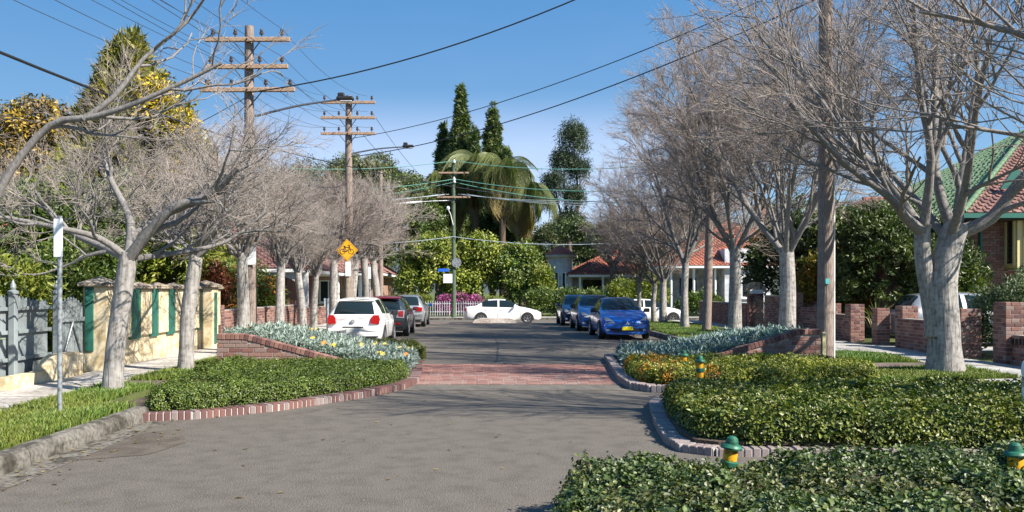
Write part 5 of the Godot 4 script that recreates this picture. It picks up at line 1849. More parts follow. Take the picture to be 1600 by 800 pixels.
# ---------------------------------------------------------------- trees of the street
func street_trees() -> void:
	var q := {"wob": 0.2, "lift": [0.1, 0.09, 0.06, 0.03], "kids": [7, 5, 3], "angle": 0.55, "first": 0.25, "depth": 3, "spray": 0.75, "reach": 5.0, "at": [1.0]}
	# the big tree on the right, its limbs as they stand
	var t := trunk_mesh(PackedVector3Array([Vector3(0, -0.1, 0), Vector3(0.02, 0.8, 0), Vector3(-0.02, 1.7, 0), Vector3(0.12, 2.35, 0), Vector3(0.25, 2.75, 0)]), 0.3, 0.2, null, 0.1)
	trunk_mesh(PackedVector3Array([Vector3(-0.12, 0.7, -0.05), Vector3(-0.26, 1.5, -0.05), Vector3(-0.4, 2.2, 0.0), Vector3(-0.42, 2.75, 0.05)]), 0.16, 0.14, t)
	var L: Array = [
		[PackedVector3Array([Vector3(-0.42, 2.6, 0.05), Vector3(-0.85, 2.85, 0.3), Vector3(-1.3, 3.2, 0.6), Vector3(-2.2, 3.75, 0.9), Vector3(-3.3, 4.7, 1.3)]), 0.12],
		[PackedVector3Array([Vector3(-0.42, 2.6, 0.05), Vector3(-0.85, 3.5, -0.3), Vector3(-1.5, 4.5, -0.7), Vector3(-2.1, 5.6, -1.1), Vector3(-2.7, 6.4, -1.6)]), 0.11],
		[PackedVector3Array([Vector3(-0.42, 2.6, 0.05), Vector3(-0.5, 3.9, 0.5), Vector3(-0.9, 5.0, 0.9), Vector3(-1.2, 6.4, 1.3)]), 0.1],
		[PackedVector3Array([Vector3(0.2, 2.5, 0), Vector3(-0.05, 3.7, -0.2), Vector3(0.05, 5.3, -0.4), Vector3(0.2, 6.8, -0.6)]), 0.12],
		[PackedVector3Array([Vector3(0.25, 2.6, 0), Vector3(0.75, 2.85, 0.2), Vector3(1.15, 3.5, 0.4), Vector3(1.6, 4.1, 0.7), Vector3(2.3, 5.4, 1.0)]), 0.15],
		[PackedVector3Array([Vector3(0.22, 2.5, 0), Vector3(0.55, 3.6, -0.4), Vector3(1.0, 4.8, -0.9), Vector3(1.4, 6.2, -1.3)]), 0.12],
		[PackedVector3Array([Vector3(0.1, 2.4, 0), Vector3(-0.1, 3.2, -0.7), Vector3(-0.5, 4.4, -1.8), Vector3(-0.7, 5.8, -2.5)]), 0.1],
		[PackedVector3Array([Vector3(0.1, 2.5, 0), Vector3(0.0, 3.3, 0.7), Vector3(-0.3, 4.6, 1.6), Vector3(-0.4, 5.6, 2.2)]), 0.1]]
	bare_tree("big grey-barked bare tree with many forking limbs on the right verge", P(8.45, VY, 16.0), t, L, q)
	# a tree just outside the frame whose boughs reach in from the right
	t = trunk_mesh(PackedVector3Array([Vector3(0, -0.1, 0), Vector3(0.05, 1.2, 0), Vector3(0, 2.3, 0)]), 0.27, 0.2)
	L = vase(2.3, 4, 4.6, 0.75, 0.09)
	L.append([PackedVector3Array([Vector3(0, 2.2, 0), Vector3(-0.8, 2.9, 0.1), Vector3(-1.9, 3.7, 0.1), Vector3(-3.2, 4.4, 0.0), Vector3(-4.3, 4.7, -0.1)]), 0.07])
	L.append([PackedVector3Array([Vector3(0, 2.2, 0), Vector3(-0.9, 2.7, -0.2), Vector3(-2.2, 3.2, -0.4), Vector3(-3.8, 3.5, -0.5)]), 0.06])
	var q0 := q.duplicate()
	q0.dark = true; q0.spray = 0.6
	bare_tree("tree outside the right edge whose dark boughs reach into the top corner", P(9.2, VY, 9.7), t, L, q0)
	# right-hand row: three forms, copied down the street
	var qa := q.duplicate()
	qa.kids = [7, 5, 4]; qa.spray = 0.8; qa.angle = 0.66; qa.at = [0.55, 1.0]
	var forms: Array = []
	for k in 3:
		t = trunk_mesh(PackedVector3Array([Vector3(0, -0.1, 0), Vector3(rr(-0.06, 0.06), 1.2, rr(-0.06, 0.06)), Vector3(rr(-0.06, 0.06), 2.1 + 0.25 * k, 0), Vector3(0, 2.5 + 0.25 * k, 0)]), 0.225 - 0.025 * k, 0.17 - 0.02 * k)
		L = vase(2.3 + 0.25 * k, 5, 5.4, 0.72, 0.125)
		forms.append([t, L])
	var spots := [[8.4, 24.3, 0, 0.3, 1.1], [8.0, 28.0, 1, 1.7, 1.08], [7.9, 34.6, 2, 0.9, 0.95], [8.05, 39.6, 0, 2.2, 0.82], [8.1, 42.0, 1, 4.0, 0.7], [7.5, 42.8, 2, 5.1, 0.66]]
	var words := ["pale smooth-trunked bare tree left of the tall wooden pole on the right", "bare forked tree with two low limbs between the iron gate and the brown post", "bare tree just left of the slanting brown post on the right verge", "bare tree in front of the white car parked beside the right verge", "bare tree whose trunk overlaps the nose of the parked white car behind the right row", "farthest bare tree of the right-hand row, just right of the blue sedan's roof"]
	var made: Array = [null, null, null]
	for i in spots.size():
		var s: Array = spots[i]
		if made[s[2]] == null:
			made[s[2]] = bare_tree(words[i], P(s[0], VY, s[1]), forms[s[2]][0], forms[s[2]][1], qa)
			made[s[2]].rotation.y = s[3]
			made[s[2]].scale = Vector3.ONE * s[4]
		else: copy(made[s[2]], words[i], P(s[0], VY if s[1] < 44 else -0.2, s[1]), s[3], s[4])
	# left-hand row: pruned under the wires, low wide heads
	var ql := {"wob": 0.3, "lift": [0.05, 0.08, 0.08, 0.05], "kids": [5, 4, 3], "angle": 0.85, "first": 0.15, "depth": 3, "spray": 0.55, "reach": 2.1, "at": [0.5, 1.0]}
	t = trunk_mesh(PackedVector3Array([Vector3(-0.05, -0.1, 0), Vector3(0.0, 0.7, 0), Vector3(0.12, 1.5, 0), Vector3(0.2, 2.1, 0)]), 0.155, 0.12)
	L = [[PackedVector3Array([Vector3(0.2, 2.0, 0), Vector3(-0.15, 2.3, 0.2), Vector3(-0.7, 2.45, 0.4), Vector3(-1.5, 2.6, 0.5), Vector3(-2.3, 2.7, 0.4)]), 0.065],
		[PackedVector3Array([Vector3(0.2, 2.0, 0), Vector3(0.5, 2.35, 0.1), Vector3(0.95, 2.75, 0.2), Vector3(1.5, 2.95, 0.2), Vector3(1.9, 3.3, 0.3)]), 0.11],
		[PackedVector3Array([Vector3(0.2, 2.0, 0), Vector3(0.1, 2.6, -0.3), Vector3(-0.3, 3.2, -0.6), Vector3(-0.6, 3.7, -0.9)]), 0.09],
		[PackedVector3Array([Vector3(0.2, 2.0, 0), Vector3(0.7, 2.1, -0.4), Vector3(1.4, 2.3, -0.8), Vector3(2.0, 2.8, -1.0)]), 0.06],
		[PackedVector3Array([Vector3(0.2, 2.0, 0), Vector3(-0.4, 2.2, -0.5), Vector3(-1.2, 2.5, -1.0), Vector3(-1.8, 3.0, -1.3)]), 0.08]]
	bare_tree("gnarled pruned bare tree nearest on the left, by the steel sign post", P(-5.56, VY, 12.9), t, L, ql, true)
	# the tree outside the left edge with one long bough over the corner
	t = trunk_mesh(PackedVector3Array([Vector3(0, -0.1, 0), Vector3(0.05, 1.0, 0), Vector3(0.1, 2.0, 0)]), 0.2, 0.15)
	var qe := ql.duplicate()
	qe.kids = [5, 3]; qe.spray = 0.5; qe.reach = 2.0; qe.at = [1.0]; qe.depth = 2; qe.angle = 0.7; qe.first = 0.4
	L = [[PackedVector3Array([Vector3(0.1, 1.9, 0), Vector3(0.45, 2.2, 0), Vector3(0.75, 2.75, 0), Vector3(1.15, 3.2, 0), Vector3(1.6, 3.27, 0.05), Vector3(2.0, 3.38, 0.1), Vector3(2.5, 3.6, 0.1), Vector3(2.9, 3.8, 0.1)]), 0.055],
		[PackedVector3Array([Vector3(1.5, 3.25, 0.04), Vector3(1.8, 3.5, 0), Vector3(2.05, 3.9, -0.1), Vector3(2.45, 4.3, -0.2), Vector3(2.7, 4.65, -0.2)]), 0.036],
				[PackedVector3Array([Vector3(0.1, 1.9, 0), Vector3(-0.5, 2.3, 0.1), Vector3(-1.1, 2.8, 0.1), Vector3(-1.6, 3.3, 0)]), 0.08]]
	bare_tree("tree outside the left edge with a long bare bough rising over the corner", P(-5.55, VY, 8.7), t, L, qe, true)
	forms = []
	for k in 3:
		t = trunk_mesh(PackedVector3Array([Vector3(0, -0.1, 0), Vector3(0.05, 1.0, 0.04), Vector3(0.16 - 0.2 * (k % 2), 1.9, 0), Vector3(0.2 - 0.25 * (k % 2), 2.3, 0)]), 0.145, 0.115)
		L = vase(2.2, 5, 2.2 if k < 2 else 1.9, 1.05 if k < 2 else 0.4, 0.08)
		for l in L:
			for i in l[0].size(): l[0][i] += Vector3(0.2 - 0.25 * (k % 2), 0, 0)
		forms.append([t, L])
	var qn := ql.duplicate()
	qn.angle = 0.5; qn.reach = 1.8; qn.spray = 0.5
	var ws := ["second bare tree on the left verge, in front of the cream wall", "slim bare tree just left of the tall crossarmed pole", "bare tree right of the tall crossarmed pole, before the low brick wall", "leaning bare tree with a forked head left of the white hatchback", "bare tree directly behind the white hatchback's left side", "forked bare tree between the white hatchback and the bicycle sign", "bare tree right of the bicycle sign pole", "bare tree behind the grey car with the red roof", "farthest bare tree of the left-hand row above the silver hatchback"]
	var ls := [[-5.7, 16.3, 0, 0.0, 1.0], [-5.8, 20.4, 1, 2.0, 1.05], [-5.95, 24.5, 2, 1.3, 1.0], [-6.05, 28.4, 2, 3.4, 0.95], [-6.1, 30.4, 2, 5.2, 0.9], [-5.75, 32.4, 1, 5.2, 1.2], [-5.6, 35.2, 0, 0.6, 1.3], [-5.6, 39.5, 1, 1.1, 1.35], [-5.5, 43.0, 0, 2.6, 1.35]]
	made = [null, null, null]
	for i in ls.size():
		var s: Array = ls[i]
		if made[s[2]] == null:
			made[s[2]] = bare_tree(ws[i], P(s[0], VY, s[1]), forms[s[2]][0], forms[s[2]][1], ql if s[2] < 2 else qn, s[2] != 1)
			made[s[2]].rotation.y = s[3]
			made[s[2]].scale = Vector3.ONE * s[4]
		else: copy(made[s[2]], ws[i], P(s[0], VY, s[1]), s[3], s[4])

func street_light(label: String, root_at: Vector3, tip: Vector3) -> void:
	var r := thing("street_light", label, "street light", root_at)
	var d := tip - root_at
	var b := MB.new()
	b.tube(smooth(PackedVector3Array([Vector3.ZERO, d * 0.5 + Vector3(0, 0.05, 0), d]), 4), taper(9, 0.032, 0.026), 8, true)
	part("arm", b, M.steel, r)
	b = MB.new()
	b.bevel(Vector3(0.42, 0.1, 0.2), 0.03, T(d + Vector3(0.12, 0.02, 0)))
	b.bevel(Vector3(0.16, 0.1, 0.14), 0.02, T(d + Vector3(0.02, 0.11, 0)))
	part("lamp_head", b, M.black, r)
	b = MB.new()
	b.bevel(Vector3(0.3, 0.04, 0.15), 0.015, T(d + Vector3(0.14, -0.045, 0)))
	part("lens", b, M.white, r)

func poles_and_wires() -> void:
	var p1 := Vector3(-5.9, VY, -21.5)
	var pole := power_pole("tall weathered timber power pole with three crossarms on the left verge", p1, 8.1, 0.15, [[7.72, 1.05, [-0.85, -0.3, 0.35, 0.85]], [7.05, 1.0, [-0.92, -0.4, 0.3, 0.85]], [6.48, 1.17, [-1.02, -0.95, -0.4, 0.45, 1.05]]], M.pole, 0.004, 0.0)
	var b := MB.new()
	b.bevel(Vector3(0.22, 0.52, 0.006), 0.002, T(Vector3(0.08, 2.42, 0.17)))
	part("white_notice", b, M.white_sheet, pole)
	b = MB.new()
	b.prism(poly([-0.045, 0, 0.045, 0, 0, 0.11]), 0, 0.005, T(Vector3(0.08, 2.7, 0.165)))
	part("orange_marker", b, M.yellow, pole)
	b = MB.new()
	for k in 5: b.lathe([[0.155, 0], [0.175, 0.01], [0.175, 0.05], [0.155, 0.06]], 12, T(Vector3(0, 4.95 + k * 0.12, 0)))
	b.bevel(Vector3(0.3, 0.12, 0.1), 0.02, T(Vector3(0.05, 5.15, 0.18)))
	part("cable_bracket", b, M.steel, pole)
	b = MB.new()
	b.rod(Vector3(0.155, 0.1, 0.02), Vector3(0.13, 5.0, 0.02), 0.018, 6)
	part("conduit", b, M.black, pole)
	var p2 := Vector3(-5.3, VY, -33.0)
	pole = power_pole("second timber power pole with crossarms, rising behind the bicycle sign", p2, 8.95, 0.17, [[8.66, 1.03, [-0.9, -0.35, 0.35, 0.9]], [8.08, 1.03, [-0.9, -0.35, 0.35, 0.9]], [7.48, 1.03, [-0.9, -0.35, 0.35, 0.9]]], M.pole)
	var bp := thing("timber_post", "pale timber post holding up the bicycle sign", "post", P(-5.03, VY, 31.0))
	b = MB.new()
	b.rod(Vector3(0, -0.1, 0), Vector3(0, 3.1, 0), 0.11, 12, 0.1)
	part("shaft", b, M.pole_pale, bp)
	bicycle_sign(P(-5.03, 3.12, 30.86))
	b = MB.new()
	b.bevel(Vector3(0.2, 0.52, 0.006), 0.002, T(P(-4.99, 2.45, 30.87)))
	solo("white_notice", b, M.white_sheet, "small white notice plate on the pole just under the bicycle sign", "sign")
	var p3 := Vector3(-6.2, VY, -50.0)
	power_pole("short grey pole top showing above the left row of bare trees", p3, 8.4, 0.16, [], M.pole)
	# right-hand pole in front, very tall, with the pale conduit
	var pr := Vector3(7.12, VY, -18.25)
	pole = power_pole("thick timber pole with a pale conduit in front of the right-hand trees", pr, 11.2, 0.17, [[10.6, 1.0, [-0.8, 0.8]], [9.9, 1.0, [-0.8, 0.8]]], M.pole, -0.004)
	b = MB.new()
	b.rod(Vector3(0.185, -0.05, 0.03), Vector3(0.17, 4.2, 0.03), 0.022, 8)
	part("conduit", b, M.white, pole)
	b = MB.new()
	b.bevel(Vector3(0.075, 0.11, 0.006), 0.002, T(Vector3(-0.02, 1.72, 0.175)))
	part("number_tag", b, M.cyan, pole)
	var p4 := Vector3(8.02, VY, -31.7)
	power_pole("slim brown timber post slanting slightly among the right-hand trunks", p4, 6.2, 0.17, [], M.pole, -0.03)
	# green-painted pole across the junction
	var pg := Vector3(-2.25, -0.1, -57.0)
	pole = power_pole("green-stained pole with pale crossarms and green cables beyond the junction", pg, 10.2, 0.16, [[9.5, 1.0, []], [7.9, 1.1, [-0.9, -0.5, 0.5, 0.9]]], M.pole_green)
	b = MB.new()
	for y in [10.15, 9.0, 8.85]: b.lathe([[0.0, 0], [0.09, 0.02], [0.1, 0.1], [0.05, 0.14], [0.08, 0.18], [0.0, 0.25]], 10, T(Vector3(0.05, y, 0.15)))
	part("insulator", b, M.white, pole)
	b = MB.new()
	b.tube(PackedVector3Array([Vector3(0, 6.0, 0.1), Vector3(-0.2, 6.8, 0.2), Vector3(-0.35, 7.1, 0.3)]), taper(3, 0.03, 0.03), 6)
	b.lathe([[0.0, 0], [0.1, 0.03], [0.12, 0.12], [0.08, 0.22], [0.0, 0.26]], 10, T(Vector3(-0.35, 7.05, 0.3)))
	part("small_lamp", b, M.white, pole)
	b = MB.new()
	b.bevel(Vector3(0.72, 0.2, 0.02), 0.004, T(P(-2.9, 3.0, 56.75)))
	solo("street_name_sign", b, M.sign_blue, "small blue and white street name blade on the green-stained pole", "sign")
	b = MB.new()
	b.bevel(Vector3(0.6, 0.6, 0.012), 0.004, T(P(-2.62, 2.45, 56.78)))
	solo("white_notice", b, M.white_sheet, "square white notice below the blue street name blade", "sign")
	b = MB.new()
	b.lathe([[0.0, 0], [0.33, 0.0], [0.33, 0.015], [0.0, 0.015]], 8, Transform3D(Basis(Vector3.RIGHT, PI / 2), P(-2.05, 3.5, 56.78)))
	solo("round_sign", b, M.galv, "pale octagonal sign back at the side of the green-stained pole", "sign")
	street_light("dark street lamp on a long arm from the nearer crossarmed pole", p1 + Vector3(0.12, 5.85, 0.05), P(-3.65, 6.42, 21.4))
	street_light("dark street lamp on an arm from the pole with the bicycle sign", p2 + Vector3(0.15, 6.75, 0.05), P(-3.15, 7.15, 32.9))
	var sl := thing("street_light", "long pale street lamp head at the tip of an arm left of the green-stained pole", "street light", P(-2.4, 8.0, 57))
	b = MB.new()
	b.tube(PackedVector3Array([Vector3(0, -0.4, 0), Vector3(-1.2, -0.5, 0.6), Vector3(-2.0, -0.6, 1.0)]), taper(3, 0.04, 0.03), 6)
	part("arm", b, M.galv, sl)
	b = MB.new()
	b.tube(PackedVector3Array([Vector3(-1.9, -0.58, 1.0), Vector3(-2.4, -0.65, 1.2), Vector3(-3.6, -0.8, 1.8)]), PackedFloat32Array([0.1, 0.16, 0.05]), 8, true, 0.5)
	part("lamp_head", b, M.white_sheet, sl)

	# wires. Back to the pole behind the camera, from each end of the crossarms
	var back := Vector3(-6.4, VY, 17.0)
	var k := 0
	var ends := [["top", 7.72 + 0.24, [-0.85, -0.3, 0.35, 0.85]], ["middle", 7.05 + 0.24, [-0.92, -0.4, 0.3, 0.85]], ["lowest", 6.48 + 0.24, [-1.02, -0.4, 0.45, 1.05]]]
	var pos := ["outer left", "inner left", "inner right", "outer right"]
	for e in ends:
		for i in 4:
			if e[0] == "top" and (i == 1 or i == 2): continue
			var a: Vector3 = p1 + Vector3(e[2][i], e[1], 0.18)
			cable("overhead wire running back from the %s end of the %s crossarm" % [pos[i], e[0]], a, back + Vector3(e[2][i] * 0.95, e[1] - 0.1, 0), 1.25, 0.006, M.wire_thin)
			var a2: Vector3 = p2 + Vector3(e[2][i] * 0.86, [8.66, 8.08, 7.48][k] + 0.24, 0.2)
			cable("thin wire from the %s end of the %s crossarm on to the second pole" % [pos[i], e[0]], a, a2, 0.35, 0.006, M.wire_thin)
		k += 1
	cable("thick black bundled cable sagging from the upper left to the nearer pole", p1 + Vector3(-0.1, 5.2, 0.15), back + Vector3(0.2, 5.1, 0), 0.85, 0.022, M.wire)
	cable("blue-black cable just under the thick bundle on the left", p1 + Vector3(-0.1, 5.05, 0.12), P(-14.0, 6.2, 12.0), 0.5, 0.012, M.wire)
	cable("black cable from the nearer pole rising over the road to the top right", p1 + Vector3(0.05, 6.42, 0.16), pr + Vector3(-0.1, 10.6 - 0.3, 0.1), 0.75, 0.018, M.wire)
	cable("black service cable from the nearer pole across to the right-hand trees", p1 + Vector3(0.1, 5.15, 0.1), P(9.0, 6.3, 44.0), 0.6, 0.014, M.wire)
	cable("cable from the second pole up across the road towards the tall right-hand pole", p2 + Vector3(0.1, 7.3, 0.15), pr + Vector3(-0.1, 8.2, 0.1), 0.5, 0.013, M.wire)
	cable("lower cable from the second pole across the road to the right-hand pole", p2 + Vector3(0.1, 6.6, 0.15), pr + Vector3(-0.1, 7.7, 0.12), 0.55, 0.016, M.wire)
	cable("service wire from the nearer pole down to the house on the left", p1 + Vector3(-0.1, 6.3, 0.1), P(-13.5, 3.6, 21.0), 0.4, 0.01, M.wire)
	cable("second service wire from the nearer pole to the left houses", p1 + Vector3(-0.1, 6.1, 0.1), P(-14.5, 4.2, 31.0), 0.4, 0.01, M.wire)
	cable("slack cable between the two crossarmed poles, below the arms", p1 + Vector3(0.1, 5.1, -0.1), p2 + Vector3(-0.1, 5.6, 0.1), 0.5, 0.014, M.wire)
	cable("wire from the second pole slanting down right to the far junction", p2 + Vector3(0.9, 8.3, -0.1), pg + Vector3(-0.5, 8.1, 0.1), 0.5, 0.01, M.wire_thin)
	cable("second wire from the pole with the bicycle sign to the far green-stained pole", p2 + Vector3(0.35, 7.7, -0.1), pg + Vector3(-0.9, 8.1, 0.1), 0.6, 0.01, M.wire_thin)
	for s in [[-1.0, "left"], [1.0, "right"]]:
		cable("green sheathed cable at the top of the green-stained pole going %s" % s[1], pg + Vector3(0.05, 10.3, 0.15), pg + Vector3(s[0] * 14.0, 9.5, 5.0), 0.5, 0.022, M.wire_green)
		cable("second green sheathed cable from the green-stained pole going %s" % s[1], pg + Vector3(0.05, 9.1, 0.15), pg + Vector3(s[0] * 14.0, 8.0, 5.0), 0.5, 0.022, M.wire_green)
		cable("third thinner green cable below the others going %s of the far pole" % s[1], pg + Vector3(0.05, 8.9, 0.15), pg + Vector3(s[0] * 14.0, 7.4, 2.0), 0.5, 0.02, M.wire_green)
		cable("pale telephone cable low on the green-stained pole going %s" % s[1], pg + Vector3(0, 5.3, 0.15), pg + Vector3(s[0] * 12.0, 4.9, 2.0), 0.35, 0.022, M.wire_pale)
		for j in 3:
			cable("pale wire %s on the second crossarm of the far pole going %s" % [["outermost", "in the middle", "innermost"][j], s[1]], pg + Vector3(s[0] * (0.9 - 0.3 * j), 8.1, 0.1), pg + Vector3(s[0] * 16.0, 7.0 + 0.2 * j, 6.0 + j), 0.5, 0.015, M.wire_pale)

func bicycle_sign(at: Vector3) -> void:
	var r := thing("bicycle_sign", "yellow diamond warning sign with a black bicycle", "sign", at)
	var b := MB.new()
	b.bevel(Vector3(0.56, 0.56, 0.008), 0.002, Transform3D(Basis(Vector3(0, 0, 1), PI / 4), Vector3.ZERO))
	part("plate", b, M.yellow, r)
	b = MB.new()
	var ring := func(x: float, y: float, rad: float) -> void:
		for i in 16:
			var a := TAU * i / 16
			var e := TAU * (i + 1) / 16
			b.quad(Vector3(x + cos(a) * rad * 0.78, y + sin(a) * rad * 0.78, 0.007), Vector3(x + cos(a) * rad, y + sin(a) * rad, 0.007), Vector3(x + cos(e) * rad, y + sin(e) * rad, 0.007), Vector3(x + cos(e) * rad * 0.78, y + sin(e) * rad * 0.78, 0.007))
	ring.call(-0.15, -0.05, 0.1); ring.call(0.15, -0.05, 0.1)
	for l in [[-0.15, -0.05, -0.08, 0.1], [-0.08, 0.1, 0.1, 0.1], [0.1, 0.1, 0.15, -0.05], [-0.15, -0.05, 0.0, -0.05], [0.0, -0.05, 0.1, 0.1], [0.0, -0.05, -0.09, 0.13], [-0.13, 0.14, -0.04, 0.14], [0.1, 0.1, 0.08, 0.17], [0.03, 0.18, 0.12, 0.17]]:
		var p := Vector3(l[0], l[1], 0.0085)
		var q := Vector3(l[2], l[3], 0.0085)
		var s := (q - p).normalized().cross(Vector3(0, 0, 1)) * 0.013
		b.quad(p - s, p + s, q + s, q - s)
	part("bicycle_symbol", b, M.black, r)
	b = MB.new()
	var rot := Basis(Vector3(0, 0, 1), PI / 4)
	for k in 4:
		var bb := rot * Basis(Vector3(0, 0, 1), PI / 2 * k)
		b.box(Vector3(-0.255, 0.245, 0.0045), Vector3(0.255, 0.255, 0.0065), Transform3D(bb, Vector3.ZERO))
	part("border", b, M.black, r)

# ---------------------------------------------------------------- vehicles
func number_plate(root: Node3D, y: float, z: float, m: Material, w := 0.37) -> void:
	var b := MB.new()
	b.bevel(Vector3(w, 0.12, 0.012), 0.004, T(Vector3(0, y, z)))
	part("number_plate", b, m, root)

const SEDAN := [[0.0, 0.26, 0.5, 0.6, 0.6, 0.66, 0.6, 0.4], [0.05, 0.22, 0.58, 0.66, 0.68, 0.74, 0.68, 0.5], [0.25, 0.2, 0.7, 0.76, 0.76, 0.82, 0.76, 0.62], [0.7, 0.2, 0.82, 0.88, 0.8, 0.845, 0.8, 0.66], [1.15, 0.2, 0.89, 0.96, 0.81, 0.85, 0.8, 0.68], [1.3, 0.2, 0.91, 0.99, 0.81, 0.85, 0.79, 0.68], [1.75, 0.2, 0.93, 1.27, 0.81, 0.85, 0.785, 0.63], [2.1, 0.2, 0.94, 1.405, 0.81, 0.85, 0.78, 0.585], [2.55, 0.2, 0.95, 1.43, 0.81, 0.85, 0.78, 0.58], [3.1, 0.2, 0.96, 1.39, 0.81, 0.85, 0.78, 0.58], [3.45, 0.2, 0.97, 1.25, 0.81, 0.85, 0.775, 0.6], [3.85, 0.2, 0.98, 1.03, 0.8, 0.845, 0.76, 0.64], [4.2, 0.22, 0.95, 1.0, 0.78, 0.82, 0.74, 0.62], [4.45, 0.26, 0.9, 0.96, 0.72, 0.78, 0.7, 0.58], [4.52, 0.32, 0.82, 0.88, 0.64, 0.72, 0.64, 0.52]]
const HATCH := [[0.0, 0.26, 0.52, 0.62, 0.6, 0.66, 0.6, 0.4], [0.05, 0.22, 0.6, 0.68, 0.68, 0.74, 0.68, 0.5], [0.25, 0.2, 0.74, 0.8, 0.76, 0.81, 0.76, 0.62], [0.75, 0.2, 0.88, 0.94, 0.79, 0.84, 0.79, 0.66], [1.0, 0.2, 0.92, 1.0, 0.8, 0.84, 0.78, 0.66], [1.5, 0.2, 0.95, 1.32, 0.8, 0.84, 0.775, 0.6], [1.85, 0.2, 0.97, 1.45, 0.8, 0.84, 0.77, 0.56], [2.4, 0.2, 0.98, 1.485, 0.8, 0.84, 0.765, 0.55], [3.1, 0.2, 1.0, 1.46, 0.8, 0.84, 0.755, 0.53], [3.5, 0.2, 1.01, 1.4, 0.8, 0.84, 0.745, 0.5], [3.72, 0.22, 0.98, 1.19, 0.79, 0.83, 0.76, 0.56], [3.86, 0.25, 0.92, 0.99, 0.77, 0.82, 0.75, 0.6], [3.95, 0.28, 0.85, 0.93, 0.74, 0.8, 0.72, 0.6], [3.98, 0.34, 0.8, 0.88, 0.68, 0.76, 0.68, 0.55]]

